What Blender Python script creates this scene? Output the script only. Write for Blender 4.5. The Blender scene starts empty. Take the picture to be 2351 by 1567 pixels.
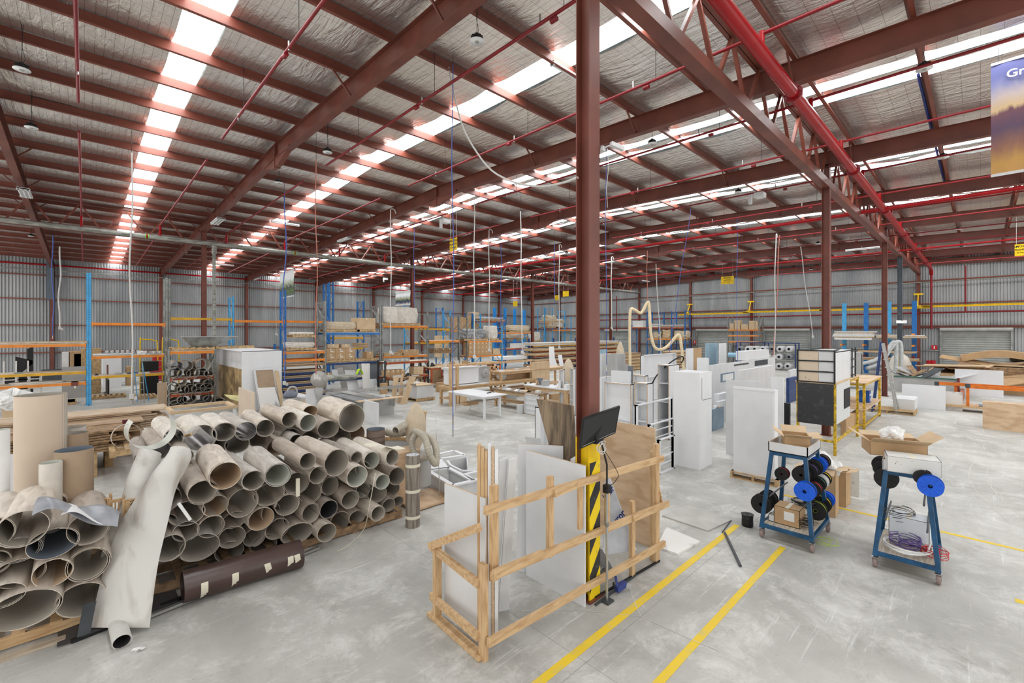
import bpy, math, random
from mathutils import Vector, Matrix
R_ = random.Random(7)
D = bpy.data; SC = bpy.context.scene; COL = SC.collection
PI = math.pi
# ---------------- camera (level, 3.15 m up; x axis along the purlins, y axis along the rafters)
F, TH, HOR, CXP, H = 1027.42, 0.8083991, 761.1, 1175.5, 3.154
S_, C_ = math.sin(TH), math.cos(TH)
cd = D.cameras.new('camera'); cam = D.objects.new('camera', cd); COL.objects.link(cam)
cd.sensor_fit = 'HORIZONTAL'; cd.sensor_width = 36; cd.lens = F/2351*36
cd.shift_y = -(783.5-HOR)/2351; cd.clip_end = 300; cd.clip_start = 0.05
rt, fw = Vector((S_, -C_, 0)), Vector((C_, S_, 0))
M = Matrix((rt, Vector((0,0,1)), -fw)).transposed().to_4x4(); M.translation = (0, 0, H)
cam.matrix_world = M
SC.camera = cam
SC.view_settings.view_transform = 'Standard'; SC.view_settings.look = 'None'
SC.view_settings.exposure = 0.43; SC.view_settings.gamma = 1; SC.view_settings.use_curve_mapping = False
SC.cycles.max_bounces = 7; SC.cycles.diffuse_bounces = 4; SC.cycles.glossy_bounces = 3
SC.cycles.transmission_bounces = 3; SC.cycles.transparent_max_bounces = 4
SC.cycles.sample_clamp_indirect = 4
SC.cycles.caustics_reflective = False; SC.cycles.caustics_refractive = False
# ---------------- world: soft near-white sky as fill; walls behind the camera left out to admit it
w = D.worlds.new('World'); SC.world = w; w.use_nodes = True
bg = w.node_tree.nodes['Background']; bg.inputs[0].default_value = (1.0, 0.985, 0.96, 1); bg.inputs[1].default_value = 1.25
SKY_EMIT = 8.2

# ---------------- materials
MT = {}
def sr(c):
    return tuple(((v/255)/12.92 if v/255 <= 0.04045 else ((v/255+0.055)/1.055)**2.4) for v in c)
def mat(name, rgb, rough=0.6, metal=0.0, var=0.12, scale=4.0, emit=0.0, bump=0.0, spec=0.4):
    if name in MT: return MT[name]
    m = D.materials.new(name); m.use_nodes = True; nt = m.node_tree; N = nt.nodes; L = nt.links
    b = N['Principled BSDF']; c = sr(rgb)
    b.inputs['Roughness'].default_value = rough; b.inputs['Metallic'].default_value = metal
    b.inputs['Specular IOR Level'].default_value = spec
    b.inputs['Base Color'].default_value = (*c, 1)
    if emit:
        b.inputs['Emission Color'].default_value = (*c, 1); b.inputs['Emission Strength'].default_value = emit
    if var > 0:
        tc = N.new('ShaderNodeTexCoord'); no = N.new('ShaderNodeTexNoise'); no.inputs['Scale'].default_value = scale
        no.inputs['Detail'].default_value = 4
        L.new(tc.outputs['Object'], no.inputs['Vector'])
        mx = N.new('ShaderNodeMix'); mx.data_type = 'RGBA'
        mx.inputs[6].default_value = (*[v*(1-var*1.6) for v in c], 1); mx.inputs[7].default_value = (*[min(1, v*(1+var)) for v in c], 1)
        mr = N.new('ShaderNodeMapRange'); mr.inputs[1].default_value = 0.35; mr.inputs[2].default_value = 0.65
        L.new(no.outputs['Fac'], mr.inputs[0]); L.new(mr.outputs[0], mx.inputs[0]); L.new(mx.outputs[2], b.inputs['Base Color'])
        if bump:
            bp = N.new('ShaderNodeBump'); bp.inputs['Strength'].default_value = bump; bp.inputs['Distance'].default_value = 0.02
            L.new(no.outputs['Fac'], bp.inputs['Height']); L.new(bp.outputs[0], b.inputs['Normal'])
    MT[name] = m
    return m
def streak(name, rgb, rgb2, scale=(1, 14, 14), rough=0.6, ns=3.0, lo=0.4, hi=0.62, det=5.0, metal=0.0):
    """two-tone stretched noise: timber, marble veins, smears"""
    if name in MT: return MT[name]
    m = D.materials.new(name); m.use_nodes = True; nt = m.node_tree; N = nt.nodes; L = nt.links
    b = N['Principled BSDF']; b.inputs['Roughness'].default_value = rough; b.inputs['Metallic'].default_value = metal
    tc = N.new('ShaderNodeTexCoord'); mp = N.new('ShaderNodeMapping'); mp.inputs['Scale'].default_value = scale
    no = N.new('ShaderNodeTexNoise'); no.inputs['Scale'].default_value = ns; no.inputs['Detail'].default_value = det
    no.inputs['Distortion'].default_value = 0.6
    mr = N.new('ShaderNodeMapRange'); mr.inputs[1].default_value = lo; mr.inputs[2].default_value = hi
    mx = N.new('ShaderNodeMix'); mx.data_type = 'RGBA'
    mx.inputs[6].default_value = (*sr(rgb), 1); mx.inputs[7].default_value = (*sr(rgb2), 1)
    L.new(tc.outputs['Object'], mp.inputs[0]); L.new(mp.outputs[0], no.inputs['Vector']); L.new(no.outputs['Fac'], mr.inputs[0])
    L.new(mr.outputs[0], mx.inputs[0]); L.new(mx.outputs[2], b.inputs['Base Color'])
    MT[name] = m
    return m
STEEL = mat('red_oxide_steel', (112, 62, 50), 0.45, 0, 0.14, 1.5)
STEEL2 = mat('red_oxide_steel_purlin', (126, 68, 54), 0.4, 0, 0.14, 1.2)
RED = mat('red_pipe_paint', (150, 8, 18), 0.3, 0, 0.1, 2, spec=0.25)
REDD = mat('dark_red_pipe_paint', (128, 20, 28), 0.4, 0, 0.1, 2)
GALV = mat('galvanised_steel', (150, 153, 150), 0.45, 0.5, 0.2, 3)
PIPEG = streak('weathered_grey_pipe', (118, 120, 112), (168, 168, 160), (1.2, 6, 6), 0.5, 2.0)
CORR = streak('corrugated_zinc', (146, 149, 151), (176, 178, 178), (0.5, 0.5, 0.08), 0.42, 1.6, 0.35, 0.7, 3, 0.3)
SHUT = mat('roller_shutter_zinc', (176, 178, 174), 0.4, 0.15, 0.06, 2)
YEL = mat('yellow_paint', (236, 196, 20), 0.45, 0, 0.1, 5)
BLK = mat('black_plastic', (22, 22, 24), 0.5, 0, 0.05, 5)
BLK2 = mat('black_rubber', (30, 30, 31), 0.8, 0, 0.1, 5)
GREYM = mat('dark_grey_metal', (72, 76, 80), 0.5, 0.3, 0.1, 5)
WHITE = mat('white_melamine', (226, 227, 229), 0.35, 0, 0.02, 2)
WHITE2 = mat('white_board_soft', (214, 215, 216), 0.45, 0, 0.04, 2)
EDGE = mat('raw_particleboard_edge', (198, 172, 142), 0.8, 0, 0.12, 40)
PINE = streak('pine_timber', (206, 174, 132), (176, 138, 96), (1.2, 9, 9), 0.65, 3.0, 0.42, 0.7)
PINEY = streak('pine_timber_upright', (206, 174, 132), (178, 140, 98), (9, 9, 1.2), 0.65, 3.0, 0.42, 0.7)
PINEP = mat('pallet_timber', (190, 160, 118), 0.75, 0, 0.2, 9)
PINED = mat('weathered_pallet_timber', (150, 122, 92), 0.8, 0, 0.25, 9)
PLY = streak('plywood_face', (212, 184, 152), (190, 158, 124), (1.0, 1.0, 3.0), 0.6, 2.2)
PLYD = streak('stained_plywood', (150, 130, 104), (84, 70, 56), (6, 6, 1.0), 0.7, 1.6, 0.35, 0.62)
CARD = mat('brown_cardboard', (186, 154, 116), 0.8, 0, 0.07, 3)
CARD2 = mat('pale_cardboard', (204, 178, 144), 0.8, 0, 0.07, 3)
WRAP = mat('stretch_wrap', (212, 206, 196), 0.35, 0, 0.07, 5, bump=0.6)
CLOTH = mat('calico_bag', (202, 186, 162), 0.85, 0, 0.06, 6, bump=0.4)
PAPER = mat('white_paper', (228, 228, 226), 0.7, 0, 0.04, 5)
BLUE = mat('blue_rack_paint', (40, 116, 190), 0.45, 0, 0.08, 3)
BLUEL = mat('light_blue_rack_paint', (80, 172, 228), 0.45, 0, 0.08, 3)
BLUED = mat('navy_blue_paint', (38, 62, 112), 0.5, 0, 0.15, 5)
ORANGE = mat('orange_rack_paint', (230, 138, 50), 0.45, 0, 0.1, 3)
ORANGED = mat('dark_orange_rack_paint', (178, 84, 48), 0.5, 0, 0.15, 3)
YELB = mat('yellow_rack_paint', (220, 168, 46), 0.45, 0, 0.1, 3)
TROLLEY = mat('teal_blue_trolley_steel', (28, 78, 116), 0.4, 0.1, 0.18, 6)
MARBLE = streak('marble_laminate', (224, 222, 218), (150, 148, 146), (1.4, 1.0, 1.0), 0.4, 2.2, 0.56, 0.72)
DARKS = streak('black_scuffed_board', (44, 45, 47), (78, 78, 78), (3, 3, 3), 0.6, 3, 0.55, 0.8)
GLASSY = mat('lamp_diffuser', (226, 228, 228), 0.3, 0, 0, 1)
GREY = mat('slate_grey_board', (112, 117, 124), 0.5, 0, 0.04, 2)
GREYL = mat('light_grey_board', (172, 172, 170), 0.5, 0, 0.06, 2)
BLUEG = mat('blue_grey_machine_paint', (116, 138, 156), 0.4, 0, 0.08, 3)
GREEN = mat('green_board', (58, 100, 88), 0.6, 0, 0.08, 2)
ORP = mat('orange_cart_paint', (218, 116, 34), 0.45, 0, 0.12, 5)
CREAM = mat('cream_hose', (226, 208, 172), 0.5, 0, 0.06, 5)
HOSE = mat('grey_ribbed_hose', (176, 168, 152), 0.6, 0, 0.1, 5)
BLUEP = mat('blue_plastic', (20, 92, 214), 0.35, 0, 0.05, 5)
LIGHTB = mat('light_blue_film', (150, 178, 194), 0.4, 0, 0.08, 3)
ROPEB = mat('blue_air_line', (70, 96, 170), 0.5, 0, 0.05, 5)
ROPEW = mat('white_cable', (206, 204, 200), 0.6, 0, 0.05, 5)
BROWNF = mat('brown_film', (74, 58, 54), 0.25, 0, 0.12, 3)
CHROME = mat('bright_metal', (190, 190, 188), 0.25, 0.8, 0.05, 5)

# ---------------- mesh helpers
def rz(a): return Matrix.Rotation(a, 4, 'Z')
class MB:
    def __init__(s): s.v = []; s.f = []; s.mi = []; s.sm = []; s.mats = []
    def _m(s, m):
        if m not in s.mats: s.mats.append(m)
        return s.mats.index(m)
    def add(s, vs, fs, m, T=None, smooth=False):
        o = len(s.v); k = s._m(m)
        for v in vs:
            v = Vector(v)
            s.v.append(tuple(T @ v if T is not None else v))
        for f in fs: s.f.append([o+i for i in f]); s.mi.append(k); s.sm.append(smooth)
        return s
    def box(s, x0, x1, y0, y1, z0, z1, m, T=None):
        vs = [(x0,y0,z0),(x1,y0,z0),(x1,y1,z0),(x0,y1,z0),(x0,y0,z1),(x1,y0,z1),(x1,y1,z1),(x0,y1,z1)]
        return s.add(vs, [(0,3,2,1),(4,5,6,7),(0,1,5,4),(1,2,6,5),(2,3,7,6),(3,0,4,7)], m, T)
    def cb(s, c, d, m, T=None):
        return s.box(c[0]-d[0]/2, c[0]+d[0]/2, c[1]-d[1]/2, c[1]+d[1]/2, c[2]-d[2]/2, c[2]+d[2]/2, m, T)
    def bar(s, p, q, w, h, m, up=(0,0,1)):
        p, q = Vector(p), Vector(q); d = q-p; L = d.length
        if L < 1e-6: return s
        x = d/L; u = Vector(up)
        if abs(x.dot(u)) > 0.95: u = Vector((0,1,0)) if abs(x.y) < 0.9 else Vector((1,0,0))
        y = u.cross(x).normalized(); z = x.cross(y)
        T = Matrix((x, y, z)).transposed().to_4x4(); T.translation = p
        return s.box(0, L, -w/2, w/2, -h/2, h/2, m, T)
    def tube(s, pts, r, m, n=8, cap=True, rr=None, closed=False):
        pts = [Vector(p) for p in pts]; rings = []
        prev = None
        for i, p in enumerate(pts):
            a = pts[max(i-1, 0)]; b = pts[min(i+1, len(pts)-1)]
            if closed: a = pts[i-1]; b = pts[(i+1) % len(pts)]
            t = (b-a)
            t = t.normalized() if t.length > 1e-9 else Vector((0,0,1))
            if prev is None:
                u = Vector((0,0,1)) if abs(t.z) < 0.9 else Vector((1,0,0))
                u = (u - t*u.dot(t)).normalized()
            else:
                u = prev - t*prev.dot(t)
                u = u.normalized() if u.length > 1e-6 else Vector((1,0,0))
            prev = u; w2 = t.cross(u)
            rad = rr[i] if rr else r
            rings.append([p + (u*math.cos(2*PI*k/n) + w2*math.sin(2*PI*k/n))*rad for k in range(n)])
        vs = [v for g in rings for v in g]; fs = []
        K = len(rings)
        for i in range(K if closed else K-1):
            for k in range(n):
                j = (i+1) % K
                fs.append((i*n+k, i*n+(k+1)%n, j*n+(k+1)%n, j*n+k))
        s.add(vs, fs, m, None, True)
        if cap and not closed:
            s.add(rings[0], [tuple(range(n))[::-1]], m); s.add(rings[-1], [tuple(range(n))], m)
        return s
    def cyl(s, p, q, r, m, n=16, r2=None):
        return s.tube([p, q], r, m, n, True, [r, r if r2 is None else r2])
    def lathe(s, prof, m, n=24, T=None, smooth=True):
        vs = []; fs = []
        for (r, z) in prof:
            for k in range(n): vs.append((r*math.cos(2*PI*k/n), r*math.sin(2*PI*k/n), z))
        for i in range(len(prof)-1):
            for k in range(n): fs.append((i*n+k, i*n+(k+1)%n, (i+1)*n+(k+1)%n, (i+1)*n+k))
        return s.add(vs, fs, m, T, smooth)
    def grid(s, fn, nu, nv, m, thick=0, T=None, smooth=True):
        vs = [fn(i/nu, j/nv) for i in range(nu+1) for j in range(nv+1)]
        fs = [(i*(nv+1)+j, (i+1)*(nv+1)+j, (i+1)*(nv+1)+j+1, i*(nv+1)+j+1) for i in range(nu) for j in range(nv)]
        if thick:
            vs = [Vector(v) for v in vs]; nn = len(vs); nor = [Vector() for _ in vs]
            for f in fs:
                nv_ = (vs[f[1]]-vs[f[0]]).cross(vs[f[3]]-vs[f[0]])
                for i in f: nor[i] += nv_
            back = [vs[i] - (nor[i].normalized() if nor[i].length > 0 else Vector((0,0,1)))*thick for i in range(nn)]
            W = nv+1
            rim = [i*W for i in range(nu+1)] + [nu*W+j for j in range(1, nv+1)] + [i*W+nv for i in range(nu-1, -1, -1)] + [j for j in range(nv-1, 0, -1)]
            fs2 = [tuple(reversed([i+nn for i in f])) for f in fs]
            fs3 = [(rim[(k+1)%len(rim)], rim[k], rim[k]+nn, rim[(k+1)%len(rim)]+nn) for k in range(len(rim))]
            s.add(vs+back, fs+fs2, m, T, smooth); s.add(vs+back, fs3, m, T, False)
            return s
        return s.add(vs, fs, m, T, smooth)
    def prism(s, poly, axis, a, b, m, T=None):
        """poly of 2-tuples swept along axis x/y/z from a to b"""
        def P(p, t):
            return {'x': (t, p[0], p[1]), 'y': (p[0], t, p[1]), 'z': (p[0], p[1], t)}[axis]
        n = len(poly); vs = [P(p, a) for p in poly] + [P(p, b) for p in poly]
        fs = [tuple(range(n))[::-1], tuple(range(n, 2*n))] + [(i, (i+1)%n, n+(i+1)%n, n+i) for i in range(n)]
        return s.add(vs, fs, m, T)
    def build(s, name, parent=None, loc=(0,0,0), rot=0.0, **kw):
        me = D.meshes.new(name); me.from_pydata(s.v, [], s.f); me.update()
        for m in s.mats: me.materials.append(m)
        me.polygons.foreach_set('material_index', s.mi); me.polygons.foreach_set('use_smooth', s.sm)
        o = D.objects.new(name, me); COL.objects.link(o); o.location = loc; o.rotation_euler = (0, 0, rot)
        if parent is not None: o.parent = parent
        for k, v in kw.items(): o[k] = v
        return o
MODE = [None]     # set to a plane x = c while building furniture that faces down the purlin direction
def mp_(loc, rot):
    if MODE[0] is None: return loc, rot
    return (loc[1], -loc[0], loc[2]), rot-PI/2
def thing(name, label, cat, loc=(0,0,0), rot=0.0, group=None):
    loc, rot = mp_(loc, rot)
    o = D.objects.new(name, None); COL.objects.link(o); o.location = loc; o.rotation_euler = (0, 0, rot)
    o.empty_display_size = 0.1
    o['label'] = label; o['category'] = cat
    if group: o['group'] = group
    return o
def tag(o, label, cat, group=None):
    o['label'] = label; o['category'] = cat
    if group: o['group'] = group
    return o
def one(mb, name, label, cat, loc=(0,0,0), rot=0.0, group=None):
    loc, rot = mp_(loc, rot); return tag(mb.build(name, None, loc, rot), label, cat, group)
def struct(mb, name, label=None, loc=(0,0,0), rot=0.0, group=None):
    o = mb.build(name, None, loc, rot); o['kind'] = 'structure'
    if label: o['label'] = label
    if group: o['group'] = group
    return o
def copy_tree(o, parent=None):
    c = o.copy(); COL.objects.link(c); c.parent = parent
    for ch in list(o.children): copy_tree(ch, c)
    return c
# photo point -> place in the building, on a known plane
def ray(x, y):
    q = (x-CXP)/F; v = (HOR-y)/F
    return Vector((S_*q+C_, -C_*q+S_, v))
def atX(x, y, X): k = ray(x, y); t = X/k.x; return Vector((X, k.y*t, H+k.z*t))
def atY(x, y, Y): k = ray(x, y); t = Y/k.y; return Vector((k.x*t, Y, H+k.z*t))
def atZ(x, y, Z=0.0): k = ray(x, y); t = (Z-H)/k.z; return Vector((k.x*t, k.y*t, Z))
def atD(x, y, d): k = ray(x, y); return Vector((k.x*d, k.y*d, H+k.z*d))
def dep(p): return C_*p[0]+S_*p[1]
def hz(p, y): return H+(HOR-y)/F*dep(p if MODE[0] is None else (p[1], -p[0]))     # height over ground point p seen at photo row y

X0, Y1, Y2, XW, YW = 4.36, 3.25, 27.1, 46.2, 45.0
XMIN, YMIN = -9.0, -9.0
def raf(y): return 8.55-0.033*abs(y-15.2)     # underside of rafters
def roofz(y): return raf(y)+0.72
# ================= SETTING
def floor_mat():
    m = D.materials.new('concrete_floor'); m.use_nodes = True; nt = m.node_tree; N = nt.nodes; L = nt.links
    b = N['Principled BSDF']; tc = N.new('ShaderNodeTexCoord')
    def noise(sc, det, dist=0, vec=None, rough=0.6):
        n = N.new('ShaderNodeTexNoise'); n.inputs['Scale'].default_value = sc; n.inputs['Detail'].default_value = det
        n.inputs['Distortion'].default_value = dist; n.inputs['Roughness'].default_value = rough
        L.new(vec or tc.outputs['Object'], n.inputs['Vector']); return n.outputs['Fac']
    def rng(x, a, b_, c=0, d=1):
        r = N.new('ShaderNodeMapRange'); r.inputs[1].default_value = a; r.inputs[2].default_value = b_
        r.inputs[3].default_value = c; r.inputs[4].default_value = d; L.new(x, r.inputs[0]); return r.outputs[0]
    def mix(f, c1, c2):
        x = N.new('ShaderNodeMix'); x.data_type = 'RGBA'; L.new(f, x.inputs[0])
        for i, c in ((6, c1), (7, c2)):
            if hasattr(c, 'is_linked') or hasattr(c, 'links'): L.new(c, x.inputs[i])
            else: x.inputs[i].default_value = (*c, 1)
        return x.outputs[2]
    base = mix(rng(noise(0.35, 9, 0.3, rough=0.65), 0.36, 0.66), (0.35, 0.342, 0.315), (0.56, 0.55, 0.515))
    base = mix(rng(noise(1.4, 12, 0.4, rough=0.78), 0.49, 0.66, 0, 0.75), base, (0.70, 0.69, 0.655))       # pale dust
    base = mix(rng(noise(0.9, 12, 0.5, rough=0.8), 0.54, 0.68, 0, 0.7), base, (0.27, 0.26, 0.235))    # worn dark patches
    base = mix(rng(noise(22, 3, 0), 0.60, 0.72, 0, 0.35), base, (0.24, 0.235, 0.22))    # specks
    for an, sc_ in ((0.55, 1.0), (-0.35, 0.8)):
        mp = N.new('ShaderNodeMapping'); mp.inputs['Rotation'].default_value = (0, 0, an); mp.inputs['Scale'].default_value = (0.5*sc_, 9*sc_, 1)
        L.new(tc.outputs['Object'], mp.inputs[0])
        base = mix(rng(noise(1.3, 8, 0.15, mp.outputs[0], 0.75), 0.60, 0.69, 0, 0.6), base, (0.76, 0.75, 0.73))  # scrape marks
    br = N.new('ShaderNodeTexBrick'); br.offset = 0; br.inputs['Scale'].default_value = 1; br.inputs['Brick Width'].default_value = 6
    br.inputs['Row Height'].default_value = 6; br.inputs['Mortar Size'].default_value = 0.005; br.inputs['Mortar Smooth'].default_value = 0
    mo = N.new('ShaderNodeMapping'); mo.inputs['Location'].default_value = (-4.36+0.9, -3.25+0.65, 0); L.new(tc.outputs['Object'], mo.inputs[0])
    L.new(mo.outputs[0], br.inputs['Vector'])
    jt = N.new('ShaderNodeMath'); jt.operation = 'MULTIPLY'; L.new(br.outputs['Fac'], jt.inputs[0]); jt.inputs[1].default_value = 0.5
    base = mix(jt.outputs[0], base, (0.2, 0.2, 0.19))
    L.new(base, b.inputs['Base Color'])
    L.new(rng(noise(2.0, 5, 1.0), 0.3, 0.7, 0.42, 0.72), b.inputs['Roughness'])
    b.inputs['Specular IOR Level'].default_value = 0.35
    return m
FLOORM = floor_mat()
g = MB(); g.box(XMIN, XW+0.4, YMIN, YW+0.4, -0.2, 0, FLOORM); struct(g, 'floor', 'dusty grey concrete slab of the warehouse')

def corr(name, axis, a, b, pos, z0, z1fn, lab, holes=()):
    """vertical corrugated cladding with real ribs; openings cut where the doors are"""
    g = MB(); p = 0.16; n = int((b-a)/p*6); vs = []; fs = []
    def inhole(c):
        for h0, h1, ht in holes:
            if h0 < c < h1: return ht
        return None
    last = None
    for i in range(n+1):
        c = a+(b-a)*i/n; off = 0.036*math.sin(2*PI*c/p)
        off = max(-0.027, min(0.027, off))
        hgt = inhole(c); zb = hgt if hgt else z0
        q = (c, pos+off) if axis == 'x' else (pos+off, c)
        vs += [(*q, zb), (*q, z1fn(c))]
        if i and ((hgt or 0) == (last or 0)): k = 2*i; fs.append((k-2, k, k+1, k-1))
        elif i: 
            k = 2*i; m_ = max(zb, last or z0)
            fs.append((k-2, k, k+1, k-1))
        last = hgt
    g.add(vs, fs, CORR, None, False)
    return struct(g, name, lab)
DOORS = [(-1.5, 2.05), (10.4, 14.0), (16.9, 20.4), (28.4, 31.7), (35.2, 38.7)]
corr('wall_left', 'x', XMIN, XW, YW, 0, lambda c: roofz(YW)+0.05, 'grey corrugated steel side wall beyond the racks')
corr('wall_back', 'y', YMIN, YW, XW, 0, lambda c: roofz(c)+0.05, 'grey corrugated steel end wall with roller doors', [(a, b, 3.4) for a, b in DOORS])
for k, (a, b) in enumerate(DOORS):
    g = MB(); n = 20; vs = []
    for i in range(n*4+1):
        z = 3.25*i/(n*4); o_ = (-0.03, -0.03, 0.03, 0.03)[i % 4]; vs += [(o_, a, z), (o_, b, z)]
    g.add(vs, [(2*i, 2*i+1, 2*i+3, 2*i+2) for i in range(n*4)], SHUT, Matrix.Translation((XW+0.06, 0, 0)))
    g.cyl((XW-0.12, a-0.05, 3.32), (XW-0.12, b+0.05, 3.32), 0.15, SHUT, 16)
    for y in (a, b): g.cb((XW-0.06, y, 1.65), (0.14, 0.12, 3.3), GALV)
    struct(g, 'door_%d' % (k+1), None)
# roof sheets with foil, and skylight strips
def foil_mat():
    m = D.materials.new('roof_foil'); m.use_nodes = True; nt = m.node_tree; N = nt.nodes; L = nt.links
    b = N['Principled BSDF']; b.inputs['Metallic'].default_value = 0.85; b.inputs['Roughness'].default_value = 0.26
    tc = N.new('ShaderNodeTexCoord')
    mp = N.new('ShaderNodeMapping'); mp.inputs['Scale'].default_value = (2.6, 0.55, 1); L.new(tc.outputs['Object'], mp.inputs[0])
    n1 = N.new('ShaderNodeTexNoise'); n1.inputs['Scale'].default_value = 1.7; n1.inputs['Detail'].default_value = 6; n1.inputs['Distortion'].default_value = 1.4
    L.new(mp.outputs[0], n1.inputs['Vector'])
    mp2 = N.new('ShaderNodeMapping'); mp2.inputs['Scale'].default_value = (9, 1.6, 1); L.new(tc.outputs['Object'], mp2.inputs[0])
    n2 = N.new('ShaderNodeTexNoise'); n2.inputs['Scale'].default_value = 1.5; n2.inputs['Detail'].default_value = 4; n2.inputs['Distortion'].default_value = 2
    L.new(mp2.outputs[0], n2.inputs['Vector'])
    ad = N.new('ShaderNodeMath'); ad.operation = 'MULTIPLY_ADD'; L.new(n2.outputs['Fac'], ad.inputs[0]); ad.inputs[1].default_value = 0.25; L.new(n1.outputs['Fac'], ad.inputs[2])
    bp = N.new('ShaderNodeBump'); bp.inputs['Strength'].default_value = 0.32; bp.inputs['Distance'].default_value = 0.14
    L.new(ad.outputs[0], bp.inputs['Height']); L.new(bp.outputs[0], b.inputs['Normal'])
    br = N.new('ShaderNodeTexBrick'); br.offset = 0; br.inputs['Brick Width'].default_value = 0.15; br.inputs['Row Height'].default_value = 0.3
    br.inputs['Scale'].default_value = 1; br.inputs['Mortar Size'].default_value = 0.0035; br.inputs['Mortar Smooth'].default_value = 0
    L.new(tc.outputs['Object'], br.inputs['Vector'])
    br.inputs['Color1'].default_value = br.inputs['Color2'].default_value = (0.92, 0.89, 0.85, 1); br.inputs['Mortar'].default_value = (0.42, 0.38, 0.35, 1)
    L.new(br.outputs['Color'], b.inputs['Base Color'])
    return m
FOIL = foil_mat()
PY = [9.73+1.78*k for k in range(-10, 20) if -8.8 < 9.73+1.78*k < YW-0.2]
SKX = [(-7.5, -6.7), (1.3, 1.98), (7.03, 7.72), (12.22, 12.68), (12.92, 13.4), (18.6, 19.12), (19.35, 19.9), (25.0, 25.5), (25.75, 26.3), (31.2, 32.1), (37.3, 38.2), (42.9, 43.8)]
ys = sorted([YMIN]+[PY[i]+(PY[i+1]-PY[i])*k/8 for i in range(len(PY)-1) for k in range(8)]+[PY[-1], YW, 15.2])
def sag(y):
    for i in range(len(PY)-1):
        if PY[i] <= y <= PY[i+1]:
            t = (y-PY[i])/(PY[i+1]-PY[i]); return -0.07*math.sin(PI*t)**0.8
    return 0
g = MB(); edges = [XMIN]+[v for s in SKX for v in s]+[XW]
for i in range(0, len(edges), 2):
    a, b = edges[i], edges[i+1]
    nn = max(1, int((b-a)/0.75)); xs = [a+(b-a)*k/nn for k in range(nn+1)]
    vs = []
    for x in xs:
        for y in ys:
            wv = 0.02*math.sin(x*2.1+1.3*math.sin(y*1.7))*math.sin(y*3.1+x*0.7)
            vs.append((x, y, roofz(y)+sag(y)*(0.8+0.4*math.sin(x*1.3+y*0.5))+wv*(1 if sag(y) < -0.02 else 0)))
    W = len(ys)
    g.add(vs, [(p*W+q, p*W+q+1, (p+1)*W+q+1, (p+1)*W+q) for p in range(nn) for q in range(W-1)], FOIL, None, True)
g.box(XMIN, XW+0.3, YMIN, YW+0.3, roofz(15.2)+0.25, roofz(15.2)+0.3, GALV)  # unseen flat slab over the foil roof, blocks world light from above
struct(g, 'ceiling', 'crinkled silver foil insulation over wire mesh under the roof')
def sky_mat():
    m = D.materials.new('translucent_skylight_sheet'); m.use_nodes = True; nt = m.node_tree; N = nt.nodes; L = nt.links
    b = N['Principled BSDF']; b.inputs['Base Color'].default_value = (0.8, 0.8, 0.8, 1); b.inputs['Roughness'].default_value = 0.5
    tc = N.new('ShaderNodeTexCoord'); wv = N.new('ShaderNodeTexWave'); wv.bands_direction = 'X'; wv.inputs['Scale'].default_value = 2.2; wv.inputs['Distortion'].default_value = 1.0
    L.new(tc.outputs['Object'], wv.inputs['Vector'])
    mx = N.new('ShaderNodeMix'); mx.data_type = 'RGBA'; mx.inputs[6].default_value = (0.80, 0.87, 0.9, 1); mx.inputs[7].default_value = (1, 1, 1, 1)
    L.new(wv.outputs['Fac'], mx.inputs[0]); L.new(mx.outputs[2], b.inputs['Emission Color']); b.inputs['Emission Strength'].default_value = SKY_EMIT
    return m
SKYM = sky_mat()
for k, (a, b) in enumerate(SKX):
    g = MB(); nx = 1
    for y0, y1 in ((YMIN, 15.2), (15.2, YW)):
        g.add([(a, y0, roofz(y0)), (b, y0, roofz(y0)), (b, y1, roofz(y1)), (a, y1, roofz(y1))], [(0, 3, 2, 1)], SKYM)
    struct(g, 'window_%d' % (k+1), 'long translucent skylight strip in the roof')
# purlins
def purlin_mb(L0, L1):
    g = MB(); t = 0.006
    g.box(L0, L1, -t/2, t/2, 0, 0.23, STEEL2); g.box(L0, L1, -0.075, 0, 0, t, STEEL2); g.box(L0, L1, 0, 0.075, 0.224, 0.23, STEEL2)
    g.box(L0, L1, -0.075, -0.069, 0, 0.02, STEEL2)
    return g
pm = None
for k, y in enumerate(PY):
    if pm is None:
        pm = struct(purlin_mb(XMIN, XW), 'purlin_beam', None, (0, y, raf(y)+0.47)); pm['group'] = 'roof purlins'; o = pm
    else:
        o = pm.copy(); COL.objects.link(o); o.location = (0, y, raf(y)+0.47)
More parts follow.
